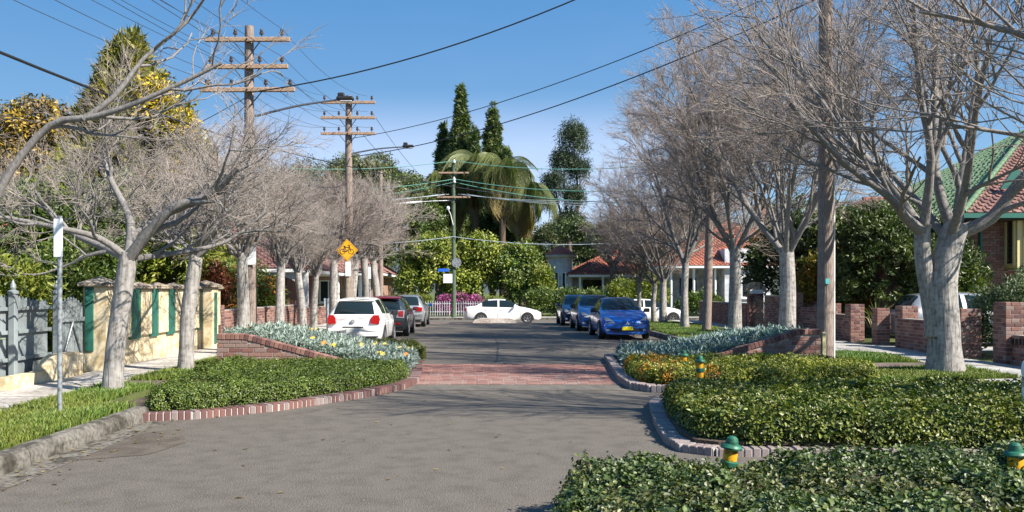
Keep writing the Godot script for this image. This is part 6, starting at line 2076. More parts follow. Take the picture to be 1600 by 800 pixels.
func cars() -> void:
	M.lamp_red = mat(lin(0.42, 0.012, 0.014), 0.15)
	M.lamp_clear = mat(lin(0.75, 0.76, 0.72), 0.12)
	M.lamp_amber = mat(lin(0.75, 0.25, 0.02), 0.2)
	M.chrome = mat(lin(0.75, 0.75, 0.77), 0.25, 0.7)
	M.plate_yellow = mat(lin(0.85, 0.7, 0.01), 0.4)
	M.plate_white = mat(lin(0.6, 0.62, 0.62), 0.4)
	M.trim = mat(lin(0.02, 0.02, 0.022), 0.5)
	var white := lane_paint(lin(0.8, 0.8, 0.8), 0.0)
	var blue := lane_paint(lin(0.014, 0.14, 0.56), 0.15)
	var navy := lane_paint(lin(0.012, 0.035, 0.12), 0.4)
	var mid := lane_paint(lin(0.03, 0.13, 0.4), 0.4)
	var charcoal := lane_paint(lin(0.045, 0.055, 0.06), 0.3)
	var silver := lane_paint(lin(0.42, 0.43, 0.44), 0.6)
	var redp := lane_paint(lin(0.17, 0.01, 0.022), 0.1)

	# white hatchback, seen from behind
	var q := {"st": HATCH, "paint": white, "ws": [1.0, 1.8], "rw": [3.5, 3.84], "side": [[1.25, 2.3], [2.38, 3.25]], "axles": [0.74, 3.2], "mirror": [1.35, 0.98], "bow": 0.24, "bow_r": 0.16, "handles": [2.1, 2.95], "seams": [1.2, 2.34, 3.1], "mirror_paint": M.trim}
	var c := car("white_hatchback", "small white hatchback parked nearest on the left, seen from behind", "car", P(-3.9, 0, 25.0 + 3.98), 0.0, q)
	fascia("tail_light", c, poly([0.5, 0.73, 0.74, 0.7, 0.77, 0.84, 0.73, 0.97, 0.58, 0.97, 0.52, 0.9]), q, true, M.lamp_red, 0.03, 0.1, 0.8, true, 0.09)
	fascia("rear_bumper", c, poly([-0.74, 0.36, 0.74, 0.36, 0.77, 0.5, 0.72, 0.6, -0.72, 0.6, -0.77, 0.5]), q, true, white, 0.05)
	fascia("lower_trim", c, poly([-0.62, 0.25, 0.62, 0.25, 0.68, 0.35, -0.68, 0.35]), q, true, M.trim, 0.03)
	fascia("plate_recess", c, poly([-0.3, 0.6, 0.3, 0.6, 0.3, 0.635, -0.3, 0.635]), q, true, M.trim, 0.02, 0.0)
	number_plate(c, 0.53, 4.045, M.plate_white)
	var b := MB.new()
	b.lathe([[0.0, 0.0], [0.06, 0.0], [0.062, 0.012], [0.05, 0.014], [0.048, 0.008], [0.0, 0.008]], 20, Transform3D(Basis(Vector3.RIGHT, PI / 2), Vector3(0, 0.79, 3.985)))
	for s in [[-0.035, 0.03, -0.017, -0.03], [-0.017, -0.03, 0.0, 0.0], [0.0, 0.0, 0.017, -0.03], [0.017, -0.03, 0.035, 0.03], [-0.015, 0.04, 0.0, 0.008], [0.0, 0.008, 0.015, 0.04]]:
		b.rod(Vector3(s[0], 0.79 + s[1], 3.998), Vector3(s[2], 0.79 + s[3], 3.998), 0.005, 5)
	part("emblem", b, M.chrome, c)
	b = MB.new()
	b.tube(PackedVector3Array([Vector3(0.0, 1.4, 3.5), Vector3(0.0, 1.56, 3.64)]), PackedFloat32Array([0.008, 0.004]), 5)
	part("aerial", b, M.trim, c)
	fascia("roof_spoiler", c, poly([-0.56, 1.37, 0.56, 1.37, 0.54, 1.43, -0.54, 1.43]), q, true, white, -0.4, 0.0, 0.6, false, 0.6)
	_wiper(c, Vector3(0.05, 1.05, 3.86), Vector3(-0.35, 1.1, 3.83))
	# charcoal car with a red roof
	q = q.duplicate()
	q.paint = charcoal; q.mirror_paint = redp; q.bow_r = 0.2
	c = car("charcoal_hatchback", "charcoal hatchback with a red roof and red mirrors behind the white hatchback", "car", P(-3.75, 0, 31.0 + 3.98), 0.0, q)
	fascia("tail_light", c, poly([0.5, 0.74, 0.7, 0.72, 0.72, 0.94, 0.55, 0.94]), q, true, M.lamp_red, 0.02, 0.1, 0.8, true, 0.09)
	fascia("tail_light_surround", c, poly([0.47, 0.71, 0.73, 0.69, 0.75, 0.97, 0.52, 0.97]), q, true, M.chrome, 0.012, 0.1, 0.8, true, 0.07)
	fascia("rear_bumper", c, poly([-0.74, 0.36, 0.74, 0.36, 0.77, 0.52, 0.72, 0.62, -0.72, 0.62, -0.77, 0.52]), q, true, charcoal, 0.05)
	fascia("rear_reflector", c, poly([0.4, 0.46, 0.62, 0.46, 0.62, 0.52, 0.4, 0.52]), q, true, M.lamp_red, 0.065, 0.0, 0.6, true)
	fascia("plate_badge", c, poly([-0.2, 0.74, 0.2, 0.74, 0.2, 0.88, -0.2, 0.88]), q, true, M.sign_blue, 0.02, 0.1, 0.8)
	fascia("lower_trim", c, poly([-0.62, 0.25, 0.62, 0.25, 0.68, 0.35, -0.68, 0.35]), q, true, M.trim, 0.03)
	b = MB.new()
	for i in 12:
		var z0 := 1.75 + i * 0.15
		var h0 := _roof(HATCH, z0)
		var h1 := _roof(HATCH, z0 + 0.15)
		var xs := [-0.56, -0.3, 0.0, 0.3, 0.56]
		for k in 4:
			var f0 := 0.012 - 0.03 * pow(absf(xs[k]) / 0.56, 2.0)
			var f1 := 0.012 - 0.03 * pow(absf(xs[k + 1]) / 0.56, 2.0)
			b.quad(Vector3(xs[k], h0 + f0, z0), Vector3(xs[k], h1 + f0, z0 + 0.15), Vector3(xs[k + 1], h1 + f1, z0 + 0.15), Vector3(xs[k + 1], h0 + f1, z0))
	b.bevel(Vector3(1.1, 0.05, 0.2), 0.02, T(Vector3(0, 1.4, 3.6)))
	part("roof_panel", b, redp, c)
	# silver hatchback
	q = q.duplicate()
	q.paint = silver; q.mirror_paint = mid
	c = car("silver_hatchback", "silver hatchback parked farthest down the left kerb", "car", P(-3.72, 0, 39.2 + 3.98), 0.0, q)
	fascia("tail_light", c, poly([0.46, 0.74, 0.72, 0.72, 0.74, 0.9, 0.5, 0.94]), q, true, M.lamp_red, 0.02, 0.1, 0.8, true, 0.09)
	fascia("rear_bumper", c, poly([-0.74, 0.36, 0.74, 0.36, 0.77, 0.52, 0.72, 0.6, -0.72, 0.6, -0.77, 0.52]), q, true, silver, 0.05)
	fascia("lower_trim", c, poly([-0.62, 0.25, 0.62, 0.25, 0.68, 0.35, -0.68, 0.35]), q, true, M.trim, 0.03)
	number_plate(c, 0.68, 4.01, M.plate_white)
	# blue sedan facing the camera
	q = {"st": SEDAN, "paint": blue, "ws": [1.3, 2.1], "rw": [3.1, 3.85], "side": [[1.6, 2.5], [2.58, 3.4]], "axles": [0.85, 3.5], "mirror": [1.6, 0.98], "bow": 0.3, "bow_r": 0.12, "handles": [2.35, 3.2], "seams": [1.25, 2.54, 3.4], "mirror_paint": M.trim}
	c = car("blue_sedan", "bright blue sedan with a yellow number plate facing the camera on the right", "car", P(4.72, 0, 29.2), PI, q)
	front_of(c, q, blue)
	fascia("headlight", c, poly([0.4, 0.56, 0.62, 0.57, 0.71, 0.68, 0.71, 0.78, 0.62, 0.76, 0.46, 0.66]), q, false, M.lamp_clear, 0.05, 0.4, 0.5, true, 0.1)
	number_plate(c, 0.4, -0.05, M.plate_yellow)
	b = MB.new()
	for k in 3:
		var a := PI / 2 + TAU * k / 3
		var u := Vector2(cos(a), sin(a))
		var w := Vector2(-u.y, u.x)
		b.prism(PackedVector2Array([Vector2.ZERO, u * 0.04 + w * 0.025, u * 0.08, u * 0.04 - w * 0.025]), -0.02, 0.0, T(Vector3(0, 0.57, -0.035)))
	part("emblem", b, M.chrome, c)
	fascia("grille_surround", c, poly([-0.05, 0.46, 0.05, 0.46, 0.07, 0.52, 0.05, 0.65, -0.05, 0.65, -0.07, 0.52]), q, false, blue, 0.03)
	_wiper(c, Vector3(0.1, 1.0, 1.33), Vector3(0.55, 1.06, 1.48))
	_wiper(c, Vector3(-0.45, 1.0, 1.36), Vector3(0.0, 1.07, 1.42))
	# two more behind it
	q = q.duplicate()
	q.paint = mid
	c = car("light_blue_sedan", "lighter blue car parked directly behind the bright blue sedan", "car", P(4.55, 0, 35.0), PI, q)
	c.scale = Vector3(1, 1.04, 1)
	front_of(c, q, mid)
	fascia("headlight", c, poly([0.4, 0.56, 0.62, 0.57, 0.71, 0.68, 0.71, 0.78, 0.62, 0.76, 0.46, 0.66]), q, false, M.lamp_clear, 0.05, 0.4, 0.5, true, 0.1)
	number_plate(c, 0.4, -0.05, M.plate_yellow)
	q = {"st": HATCH, "paint": navy, "ws": [1.0, 1.8], "rw": [3.5, 3.84], "side": [[1.25, 2.3], [2.38, 3.25]], "axles": [0.74, 3.2], "mirror": [1.35, 0.98], "bow": 0.26, "bow_r": 0.16, "handles": [2.1, 2.95], "seams": [1.2, 2.34, 3.1]}
	c = car("navy_hatchback", "dark navy car parked last in the right-hand line", "car", P(4.35, 0, 40.6), PI, q)
	front_of(c, q, navy)
	fascia("headlight", c, poly([0.4, 0.58, 0.62, 0.59, 0.71, 0.7, 0.71, 0.8, 0.62, 0.79, 0.46, 0.68]), q, false, M.lamp_clear, 0.05, 0.4, 0.5, true, 0.1)
	number_plate(c, 0.42, -0.05, M.plate_white)
	# white sedan across the end of the street, nose to the right
	q = {"st": SEDAN, "paint": white, "ws": [1.3, 2.1], "rw": [3.1, 3.85], "side": [[1.6, 2.5], [2.58, 3.45]], "axles": [0.85, 3.5], "mirror": [1.6, 0.98], "bow": 0.24, "bow_r": 0.14, "handles": [2.35, 3.2], "seams": [1.25, 2.54, 3.45]}
	c = car("white_sedan", "white sedan side-on across the end of the street", "car", P(3.12, -0.24, 50.2), -PI / 2, q)
	fascia("tail_light", c, poly([0.42, 0.74, 0.72, 0.72, 0.74, 0.86, 0.5, 0.9]), q, true, M.lamp_red, 0.02, 0.0, 0.8, true, 0.3)
	fascia("headlight", c, poly([0.4, 0.56, 0.62, 0.57, 0.71, 0.68, 0.71, 0.78, 0.62, 0.76, 0.46, 0.66]), q, false, M.lamp_clear, 0.05, 0.4, 0.5, true, 0.1)
	c = copy(c, "white car half hidden behind the right-hand trunks, nose to the right", P(11.5, -0.24, 50.4), -PI / 2)
	# pale car in the drive behind the brick piers
	q = {"st": HATCH, "paint": silver, "ws": [1.0, 1.8], "rw": [3.5, 3.84], "side": [[1.25, 2.3], [2.38, 3.25]], "axles": [0.74, 3.2], "mirror": [1.35, 0.98], "bow": 0.24, "bow_r": 0.16, "handles": [2.1, 2.95], "seams": [1.2, 2.34, 3.1]}
	c = car("silver_car", "pale silver car in the driveway behind the brick piers, tail towards the street", "car", P(15.3, VY, 24.0), -PI / 2 - 0.05, q)
	fascia("tail_light", c, poly([0.5, 0.73, 0.74, 0.7, 0.77, 0.84, 0.73, 0.97, 0.58, 0.97, 0.52, 0.9]), q, true, M.lamp_red, 0.03, 0.1, 0.8, true, 0.09)
	fascia("rear_bumper", c, poly([-0.74, 0.36, 0.74, 0.36, 0.77, 0.5, 0.72, 0.6, -0.72, 0.6, -0.77, 0.5]), q, true, silver, 0.05)

func _roof(st: Array, t: float) -> float:
	for i in st.size() - 1:
		if t <= st[i + 1][0]: return lerpf(st[i][3], st[i + 1][3], (t - st[i][0]) / (st[i + 1][0] - st[i][0]))
	return st[st.size() - 1][3]

func _wiper(c: Node3D, a: Vector3, e: Vector3) -> void:
	var b := MB.new()
	b.rod(a + Vector3(0, 0.015, 0), e + Vector3(0, 0.015, 0), 0.012, 5)
	part("wiper", b, M.trim, c)

func front_of(c: Node3D, q: Dictionary, paint: Material) -> void:
	fascia("grille", c, poly([-0.38, 0.58, 0.38, 0.58, 0.4, 0.63, 0.34, 0.66, -0.34, 0.66, -0.4, 0.63]), q, false, M.trim, 0.006, 0.45, 0.55)
	fascia("front_bumper", c, poly([-0.7, 0.4, 0.7, 0.4, 0.72, 0.48, 0.66, 0.54, -0.66, 0.54, -0.72, 0.48]), q, false, paint, 0.05)
	fascia("air_intake", c, poly([-0.48, 0.29, 0.48, 0.29, 0.54, 0.39, -0.54, 0.39]), q, false, M.trim, 0.02)
	fascia("chin", c, poly([-0.66, 0.2, 0.66, 0.2, 0.7, 0.28, -0.7, 0.28]), q, false, paint, 0.04)
	fascia("fog_light", c, poly([0.56, 0.3, 0.66, 0.3, 0.67, 0.37, 0.57, 0.37]), q, false, M.lamp_clear, 0.015, 0.0, 0.6, true)

# ---------------------------------------------------------------- gardens and far trees
func palm(label: String, at: Vector3, h: float, r: float, fronds: int, long: float, frond: ArrayMesh, dead: ArrayMesh) -> void:
	var root := thing("palm_tree", label, "palm", at, rr(0, TAU), "palms beyond the junction")
	var t := MB.new()
	var p := PackedVector3Array()
	for i in 9: p.append(Vector3(sin(i * 0.4) * 0.12, h * i / 8.0, 0))
	t.tube(p, taper(9, r * 1.25, r * 0.8), 10, true, 1.0, 0.03)
	part("trunk", t, M.trunk_palm, root)
	for i in fronds:
		var a := i * 2.39996
		var rise := lerpf(0.75, -0.55, float(i) / fronds)
		var b := Basis(Vector3.UP, a + rr(-0.3, 0.3)) * Basis(Vector3(0, 0, 1), rise - 0.2 + rr(-0.25, 0.25)) * Basis(Vector3.RIGHT, rr(-0.3, 0.3)) * Basis.from_scale(Vector3.ONE * rr(0.75, 1.12))
		part("frond", frond, M.leaf_matt, root, Transform3D(b.scaled(Vector3.ONE * long), p[8] + Vector3(0, 0.1, 0)))
	for i in int(fronds * 0.9):
		var b := Basis(Vector3.UP, i * 2.1) * Basis(Vector3(0, 0, 1), -0.8 + rr(-0.45, 0.3))
		part("dead_frond", dead, M.leaf_matt, root, Transform3D(b.scaled(Vector3.ONE * long * 0.85), p[8] - Vector3(0, 0.2 + rr(0, 0.9), 0)))

func make_frond(tones: Array, hang: float) -> ArrayMesh:
	var b := MB.new()
	var pts := PackedVector3Array()
	var p := Vector3.ZERO
	var ang := 1.0
	for i in 15:
		pts.append(p)
		p += Vector3(cos(ang), sin(ang), 0) / 14.0
		ang -= 0.19
	b.col = tones[0]
	b.tube(pts, taper(15, 0.012, 0.003), 4)
	for i in range(2, 15):
		for j in 3:
			for s in [-1.0, 1.0]:
				b.col = tones[rng.randi() % tones.size()] * rr(0.8, 1.2)
				var at := pts[i].lerp(pts[mini(i + 1, 14)], j / 3.0)
				var l := 0.5 * (1.0 - absf(i - 7.0) / 14.0) * rr(0.5, 1.25)
				var d := (pts[i] - pts[i - 1]).normalized() * 0.5 + Vector3(0, -hang, s * 0.45)
				d = d.normalized()
				var side := Vector3(1, 0.2, 0) * 0.0048
				var tip := at + d * l + Vector3(0, -hang * 0.16, 0)
				b.quad(at - side, at + side, at + d * l * 0.55 + side, at + d * l * 0.55 - side)
				b.tri(at + d * l * 0.55 - side, at + d * l * 0.55 + side, tip)
	return b.commit()

func cone_tree(called: String, label: String, at: Vector3, h: float, r: float, count: int, clump: ArrayMesh, size: float, tones: Array, low := 0.08, power := 1.0, group := "") -> Node3D:
	var root := thing(called, label, "conifer", at, 0.0, group)
	var t := MB.new()
	t.tube(PackedVector3Array([Vector3(0, -0.1, 0), Vector3(0.05, h * 0.5, 0), Vector3(0, h * 0.97, 0)]), PackedFloat32Array([r * 0.13 + 0.08, r * 0.09, 0.02]), 8)
	for i in 26:
		var y := lerpf(h * low, h * 0.9, i / 26.0)
		var a := i * 2.4
		var l := r * pow(1.0 - y / h, power) * 0.85
		t.tube(PackedVector3Array([Vector3(0, y, 0), Vector3(cos(a) * l, y + l * 0.25, sin(a) * l)]), PackedFloat32Array([0.05, 0.01]), 4)
	part("trunk", t, M.trunk, root)
	var where: Array = []
	var tint: Array = []
	var f := FastNoiseLite.new()
	f.seed = int(h * 100); f.frequency = 0.5
	for i in count:
		var y := lerpf(low, 1.0, 1.0 - sqrt(rng.randf()) * 0.995)
		var a := rr(0, TAU)
		var rad := r * pow(1.0 - y, power) + 0.12
		var n := f.get_noise_3d(cos(a) * 3.0, y * h, sin(a) * 3.0)
		rad *= lerpf(0.4, 1.08, sqrt(rng.randf())) * (1.0 + n * 0.9)
		where.append(aligned(Vector3(cos(a) * rad, y * h, sin(a) * rad), Vector3(cos(a), 0.9, sin(a)) + rvec() * 0.4, rr(0, TAU), Vector3.ONE * size * rr(0.6, 1.3)))
		tint.append((tones[rng.randi() % tones.size()] as Color) * rr(0.75, 1.25))
	many("crown", clump, M.leaf_matt, where, tint, root)
	return root

func background() -> void:
	M.picket = mat(lin(0.5, 0.51, 0.54), 0.5)
	M.trunk_palm = M.trunk.duplicate()
	M.trunk_palm.albedo_color = Color(1.0, 0.95, 0.9)
	var W := Color(1, 1, 1)
	var broad := leaf_clump(16, 0.42, 0.26, 0.13, [W, W * 1.2, W * 0.75])
	var glossy := leaf_clump(13, 0.24, 0.17, 0.075, [W, W * 1.25, W * 0.7])
	var fine := leaf_clump(16, 0.2, 0.1, 0.04, [W, W * 1.2, W * 0.75])
	var sprig := needle_clump(26, 0.2, 0.34, [W, W * 1.2, W * 0.7])
	var droop := leaf_clump(18, 0.5, 0.3, 0.06, [W, W * 1.2, W * 0.75], 0.8)
	for x in [[-1.3, 17.4, 1.7, "small conifer spike just right of the tallest one, above the palms"], [1.9, 15.6, 2.0, "low conifer top on the right shoulder of the palm group"]]:
		cone_tree("conifer", x[3], P(x[0], -0.1, 82.0), x[1], x[2], 2200, sprig, 1.2, [Color(0.1, 0.15, 0.05), Color(0.15, 0.2, 0.065)], 0.25, 1.0)
	var green := [Color(0.05, 0.085, 0.018), Color(0.08, 0.13, 0.024), Color(0.115, 0.17, 0.03), Color(0.16, 0.2, 0.04)]
	var dark := [Color(0.036, 0.06, 0.02), Color(0.055, 0.085, 0.025), Color(0.085, 0.12, 0.035), Color(0.12, 0.15, 0.045)]
	var olive := [Color(0.06, 0.075, 0.02), Color(0.09, 0.11, 0.026), Color(0.13, 0.15, 0.04)]
	var lime := [Color(0.07, 0.11, 0.012), Color(0.14, 0.19, 0.02), Color(0.22, 0.26, 0.03), Color(0.3, 0.32, 0.05)]
	# ---- left gardens
	for s in [[-8.9, 13.4, 1.35], [-9.1, 14.9, 1.45], [-9.1, 16.4, 1.5]]:
		leafy("garden_shrub", ["yellow-green leafy shrub at the left edge above the grey fence", "yellow-green shrub above the grey fence, behind the steel sign post", "yellow-green shrub just left of the cream gate pier"][int((s[1] - 13.4) / 1.5 + 0.1)], "shrub", P(s[0], VY, s[1]), [[0, 1.0, 0, 0.95, s[2] * 0.7, 0.95], [0.1, 1.5, 0.4, 0.7, 0.5, 0.7]], 620, fine, 1.35, lime, 0.06, null, "yellow-green shrubs behind the left fence")
	leafy("garden_shrub", "leafy shrub overtopping the cream wall at its near end", "shrub", P(-9.0, VY, 18.6), [[0, 1.5, 0, 0.9, 1.1, 1.2], [0.2, 2.0, -0.8, 0.8, 0.8, 0.9]], 700, fine, 1.4, green, 0.06)
	leafy("garden_tree", "dense dark green tree behind the cream wall between the first two trunks", "tree", P(-10.4, VY, 21.5), [[0, 2.4, 0, 1.6, 1.7, 1.5], [0.6, 3.2, -1.5, 1.4, 1.2, 1.4], [-0.8, 3.0, 0.8, 1.3, 1.2, 1.3]], 1500, glossy, 1.0, green, 0.12)
	leafy("garden_tree", "bright green tree behind the second trunk, past the cream wall", "tree", P(-10.2, VY, 26.5), [[0, 2.2, 0, 1.5, 1.7, 1.6], [0.5, 3.3, 0.6, 1.2, 1.1, 1.2], [0.3, 2.6, -1.5, 1.2, 1.3, 1.2]], 1500, glossy, 1.0, lime, 0.12)
	leafy("garden_shrub", "rust-red leafy shrub over the low brick wall left of the crossarmed pole", "shrub", P(-8.5, VY, 26.6), [[0, 1.5, 0, 0.45, 0.9, 0.5]], 170, fine, 1.5, [Color(0.2, 0.05, 0.025), Color(0.3, 0.1, 0.04), Color(0.14, 0.04, 0.025)], 0.04)
	leafy("garden_shrub", "green shrub with orange blooms behind the low brick wall on the left", "shrub", P(-9.2, VY, 30.0), [[0, 1.3, 0, 1.0, 1.0, 1.3], [0.2, 1.7, -1.6, 0.9, 0.9, 1.0]], 800, fine, 1.6, green + [Color(0.35, 0.14, 0.03)], 0.06)
	leafy("garden_shrub", "rounded green shrub before the arched porch on the left", "shrub", P(-9.6, VY, 35.5), [[0, 1.0, 0, 1.2, 0.9, 1.2]], 600, fine, 1.8, lime, 0.06)
	cone_tree("conifer", "tall pointed conifer rising over the bare trees on the left", P(-15.0, VY, 36.0), 12.2, 3.9, 5200, sprig, 1.5, [Color(0.2, 0.21, 0.045), Color(0.28, 0.27, 0.055), Color(0.36, 0.31, 0.06)], 0.12, 0.9)
	leafy("wattle_tree", "golden yellow flowering tree beside the tall conifer on the left", "tree", P(-12.7, VY, 34.6), [[-0.6, 9.0, 0, 0.7, 1.0, 0.7], [0.2, 7.9, 0, 0.8, 1.1, 0.8], [0.8, 6.8, 0.1, 0.8, 1.0, 0.8], [1.5, 5.6, 0, 0.8, 1.1, 0.8], [0.2, 5.2, 0, 1.3, 1.5, 1.2]], 1100, fine, 2.3, [Color(0.7, 0.48, 0.01), Color(0.8, 0.56, 0.012), Color(0.16, 0.16, 0.03), Color(0.2, 0.19, 0.03)], 0.14)
	leafy("autumn_tree", "brown and yellow autumn tree over the roofs at the left edge", "tree", P(-25.5, VY, 44.0), [[0, 7.5, 0, 3.2, 3.0, 3.0], [2.6, 8.8, 0, 2.2, 2.4, 2.2], [-2.0, 9.3, 0, 2.2, 2.2, 2.2]], 1700, broad, 1.0, [Color(0.16, 0.1, 0.05), Color(0.22, 0.15, 0.06), Color(0.4, 0.27, 0.03), Color(0.12, 0.1, 0.05)], 0.25)
	leafy("autumn_tree", "russet thin-leaved tree between the left edge and the tall conifer", "tree", P(-22.0, VY, 50.0), [[0, 7.2, 0, 2.6, 2.8, 2.6], [2.4, 6.4, 0, 2.0, 2.2, 2.0]], 1200, broad, 0.95, [Color(0.17, 0.12, 0.07), Color(0.2, 0.14, 0.09), Color(0.1, 0.09, 0.05)], 0.22)
	leafy("garden_tree", "dull olive tree low behind the left row of bare trees", "tree", P(-15.0, VY, 52.0), [[0, 4.5, 0, 3.0, 2.6, 2.6], [2.6, 4.0, 0, 2.4, 2.2, 2.2]], 1300, broad, 0.95, olive, 0.22)
	# ---- right gardens
	leafy("garden_tree", "dense dark glossy tree right of the tall wooden pole", "tree", P(13.0, VY, 28.2), [[0, 2.2, 0, 1.6, 1.7, 1.4], [-0.6, 3.2, 0, 1.1, 1.0, 1.1], [0.9, 3.1, -0.3, 1.1, 1.1, 1.1], [1.6, 1.9, 0.5, 1.2, 1.5, 1.1]], 1900, glossy, 1.0, dark + [Color(0.14, 0.17, 0.05)], 0.14)
	leafy("garden_shrub", "orange-yellow leaved shrub behind the pale brick pier", "shrub", P(12.0, VY, 30.6), [[0, 1.7, 0, 0.9, 1.2, 0.9], [0.6, 2.3, 0.3, 0.7, 0.8, 0.7], [0.9, 1.3, 0, 0.7, 0.9, 0.7]], 850, fine, 1.6, [Color(0.3, 0.2, 0.02), Color(0.4, 0.26, 0.03), Color(0.14, 0.14, 0.02), Color(0.32, 0.13, 0.03)], 0.07)
	leafy("garden_tree", "dark leafy tree behind the iron gate on the right", "tree", P(12.6, VY, 36.5), [[0, 2.4, 0, 1.6, 1.8, 1.6], [0.8, 3.4, 0, 1.3, 1.2, 1.3]], 1300, glossy, 1.2, dark, 0.14)
	leafy("garden_tree", "olive tree tops behind the orange shrub on the right", "tree", P(14.2, VY, 34.5), [[0, 3.2, 0, 1.6, 1.6, 1.5], [1.5, 3.6, 0, 1.5, 1.4, 1.4]], 1100, glossy, 1.2, olive, 0.16)
	leafy("garden_shrub", "rounded grey-green bush spilling over the brick fence at the right edge", "shrub", P(12.6, VY, 19.6), [[0, 0.9, 0, 1.4, 0.95, 1.3], [1.2, 1.4, -0.3, 1.3, 0.85, 1.2], [2.4, 1.5, 0, 1.3, 0.9, 1.2]], 2600, fine, 0.95, [Color(0.085, 0.12, 0.05), Color(0.12, 0.16, 0.075), Color(0.16, 0.2, 0.1)], 0.05, M.leaf_matt, "", 0.8)
	leafy("garden_shrub", "dark shrub against the brick house wall", "shrub", P(14.9, VY, 27.4), [[0, 1.3, 0, 0.7, 1.3, 0.5]], 420, glossy, 0.9, dark + lime, 0.05)
	strappy("clump of strappy pinkish-green leaves behind the low wall of the driveway", P(12.0, VY, 26.6), 1.5)
	strappy("clump of strappy leaves beside the tail of the silver car", P(12.3, VY, 25.4), 1.1)
	leafy("garden_shrub", "small green plant under the brick pier right of the big trunk", "shrub", P(11.6, VY, 21.0), [[0, 0.5, 0, 0.4, 0.5, 0.5]], 160, fine, 1.0, lime, 0.03)
	# ---- across the junction
	var fence := thing("picket_fence", "white picket fence with pink flowers behind it across the junction", "fence", Vector3.ZERO)
	var pk := MB.new()
	pk.prism(poly([-0.02, 0, 0.02, 0, 0.02, 0.95, 0, 1.02, -0.02, 0.95]), -0.012, 0.012)
	var pm := pk.commit()
	for i in 46: part("picket", pm, M.picket, fence, T(P(-5.8 + i * 0.16, -0.05, 58.6)))
	for y in [0.2, 0.75]:
		var r := MB.new()
		r.box(P(-5.9, y, 58.65), P(1.6, y + 0.05, 58.62))
		part("rail", r, M.picket, fence)
	for s in [[-2.9, 0.9, "left of"], [-1.9, 1.1, "behind"], [-0.9, 0.9, "right of"]]:
		leafy("flowering_shrub", "magenta pink flowering shrub %s the green-stained pole, behind the pickets" % s[2], "shrub", P(s[0], -0.1, 59.6), [[0, s[1] * 0.75, 0, 0.6, s[1] * 0.75, 0.5]], 160, fine, 1.7, [Color(0.5, 0.09, 0.3), Color(0.6, 0.15, 0.42), Color(0.45, 0.07, 0.3), Color(0.07, 0.12, 0.03)], 0.04)
	for s in [[-4.6, 1.0, "far left end of"], [0.4, 0.9, "right end of"]]:
		leafy("garden_shrub", "low green shrub behind the %s the picket fence" % s[2], "shrub", P(s[0], -0.1, 59.8), [[0, 0.6, 0, 1.0, s[1] * 0.7, 0.5]], 220, fine, 1.7, lime, 0.04)
	leafy("rubber_tree", "yellow-green glossy tree left of the green-stained pole across the junction", "tree", P(-4.6, -0.1, 64.0), [[0, 3.6, 0, 1.7, 2.0, 1.6], [0.9, 4.5, 0.5, 1.4, 1.3, 1.4], [-0.8, 2.3, 0.6, 1.3, 1.4, 1.2]], 1000, broad, 0.95, lime, 0.16)
	leafy("rubber_tree", "yellow-green glossy tree behind the green-stained pole", "tree", P(-1.3, -0.1, 64.5), [[0, 3.4, 0, 1.8, 2.2, 1.6], [0.8, 4.7, 0.3, 1.4, 1.2, 1.4], [-0.6, 2.2, 0.8, 1.4, 1.5, 1.2]], 1100, broad, 0.95, lime, 0.16)
	leafy("rubber_tree", "green glossy tree directly above the white sedan at the junction", "tree", P(1.8, -0.1, 64.0), [[0, 3.0, 0, 1.7, 2.1, 1.5], [0.8, 3.9, -0.3, 1.3, 1.3, 1.3], [0.9, 1.8, 0.4, 1.4, 1.4, 1.2]], 1000, broad, 0.95, green + [Color(0.2, 0.24, 0.03)], 0.16)
	leafy("garden_shrub", "long dark hedge-like shrub between the white sedan and the turret", "shrub", P(5.4, -0.1, 60.5), [[-1.6, 0.9, 0, 1.2, 0.95, 0.8], [0.2, 0.9, 0, 1.3, 0.95, 0.8], [1.9, 0.8, 0, 1.1, 0.9, 0.8]], 900, fine, 2.0, green, 0.06)
	leafy("garden_shrub", "bright green shrub left of the turret's foot", "shrub", P(3.9, -0.1, 62.5), [[0, 1.4, 0, 0.8, 1.4, 0.8], [0.2, 2.6, 0, 0.6, 0.9, 0.6]], 420, fine, 2.2, lime, 0.06)
	leafy("garden_tree", "spreading green tree over the porch beside the turret house", "tree", P(9.6, -0.1, 66.0), [[-1.4, 5.2, 0, 1.6, 1.3, 1.5], [0.6, 5.8, 0, 1.8, 1.5, 1.6], [2.2, 4.6, 0, 1.5, 1.6, 1.4], [-2.8, 6.2, 0, 1.4, 1.0, 1.3]], 1200, broad, 0.9, dark + [Color(0.12, 0.16, 0.04)], 0.28)
	leafy("garden_shrub", "yellow-green shrubs behind the blue sedan under the right-hand trees", "shrub", P(10.4, -0.1, 60.8), [[-0.8, 1.3, 0, 1.1, 1.2, 0.8], [1.0, 1.6, 0, 1.2, 1.4, 0.9]], 700, fine, 2.0, lime, 0.08)
	leafy("garden_shrub", "green shrub in front of the white house with the red roof", "shrub", P(14.6, -0.1, 59.6), [[0, 0.7, 0, 1.5, 0.8, 0.7]], 420, fine, 2.0, green, 0.06)
	# palms, conifers, gums behind
	var fg := make_frond([Color(0.12, 0.145, 0.045), Color(0.16, 0.175, 0.055), Color(0.085, 0.11, 0.035)], 0.9)
	var fd := make_frond([Color(0.3, 0.22, 0.08), Color(0.36, 0.26, 0.09), Color(0.22, 0.17, 0.07)], 1.3)
	palm("shaggy drooping palm left of centre under the twin conifers", P(-3.4, -0.1, 74.0), 10.2, 0.3, 30, 3.6, fg, fd)
	palm("shaggy drooping palm in the middle of the palm group", P(-1.0, -0.1, 73.0), 12.0, 0.3, 34, 3.7, fg, fd)
	palm("tallest palm, right of the middle with a bare trunk", P(1.3, -0.1, 71.0), 11.2, 0.28, 32, 3.6, fg, fd)
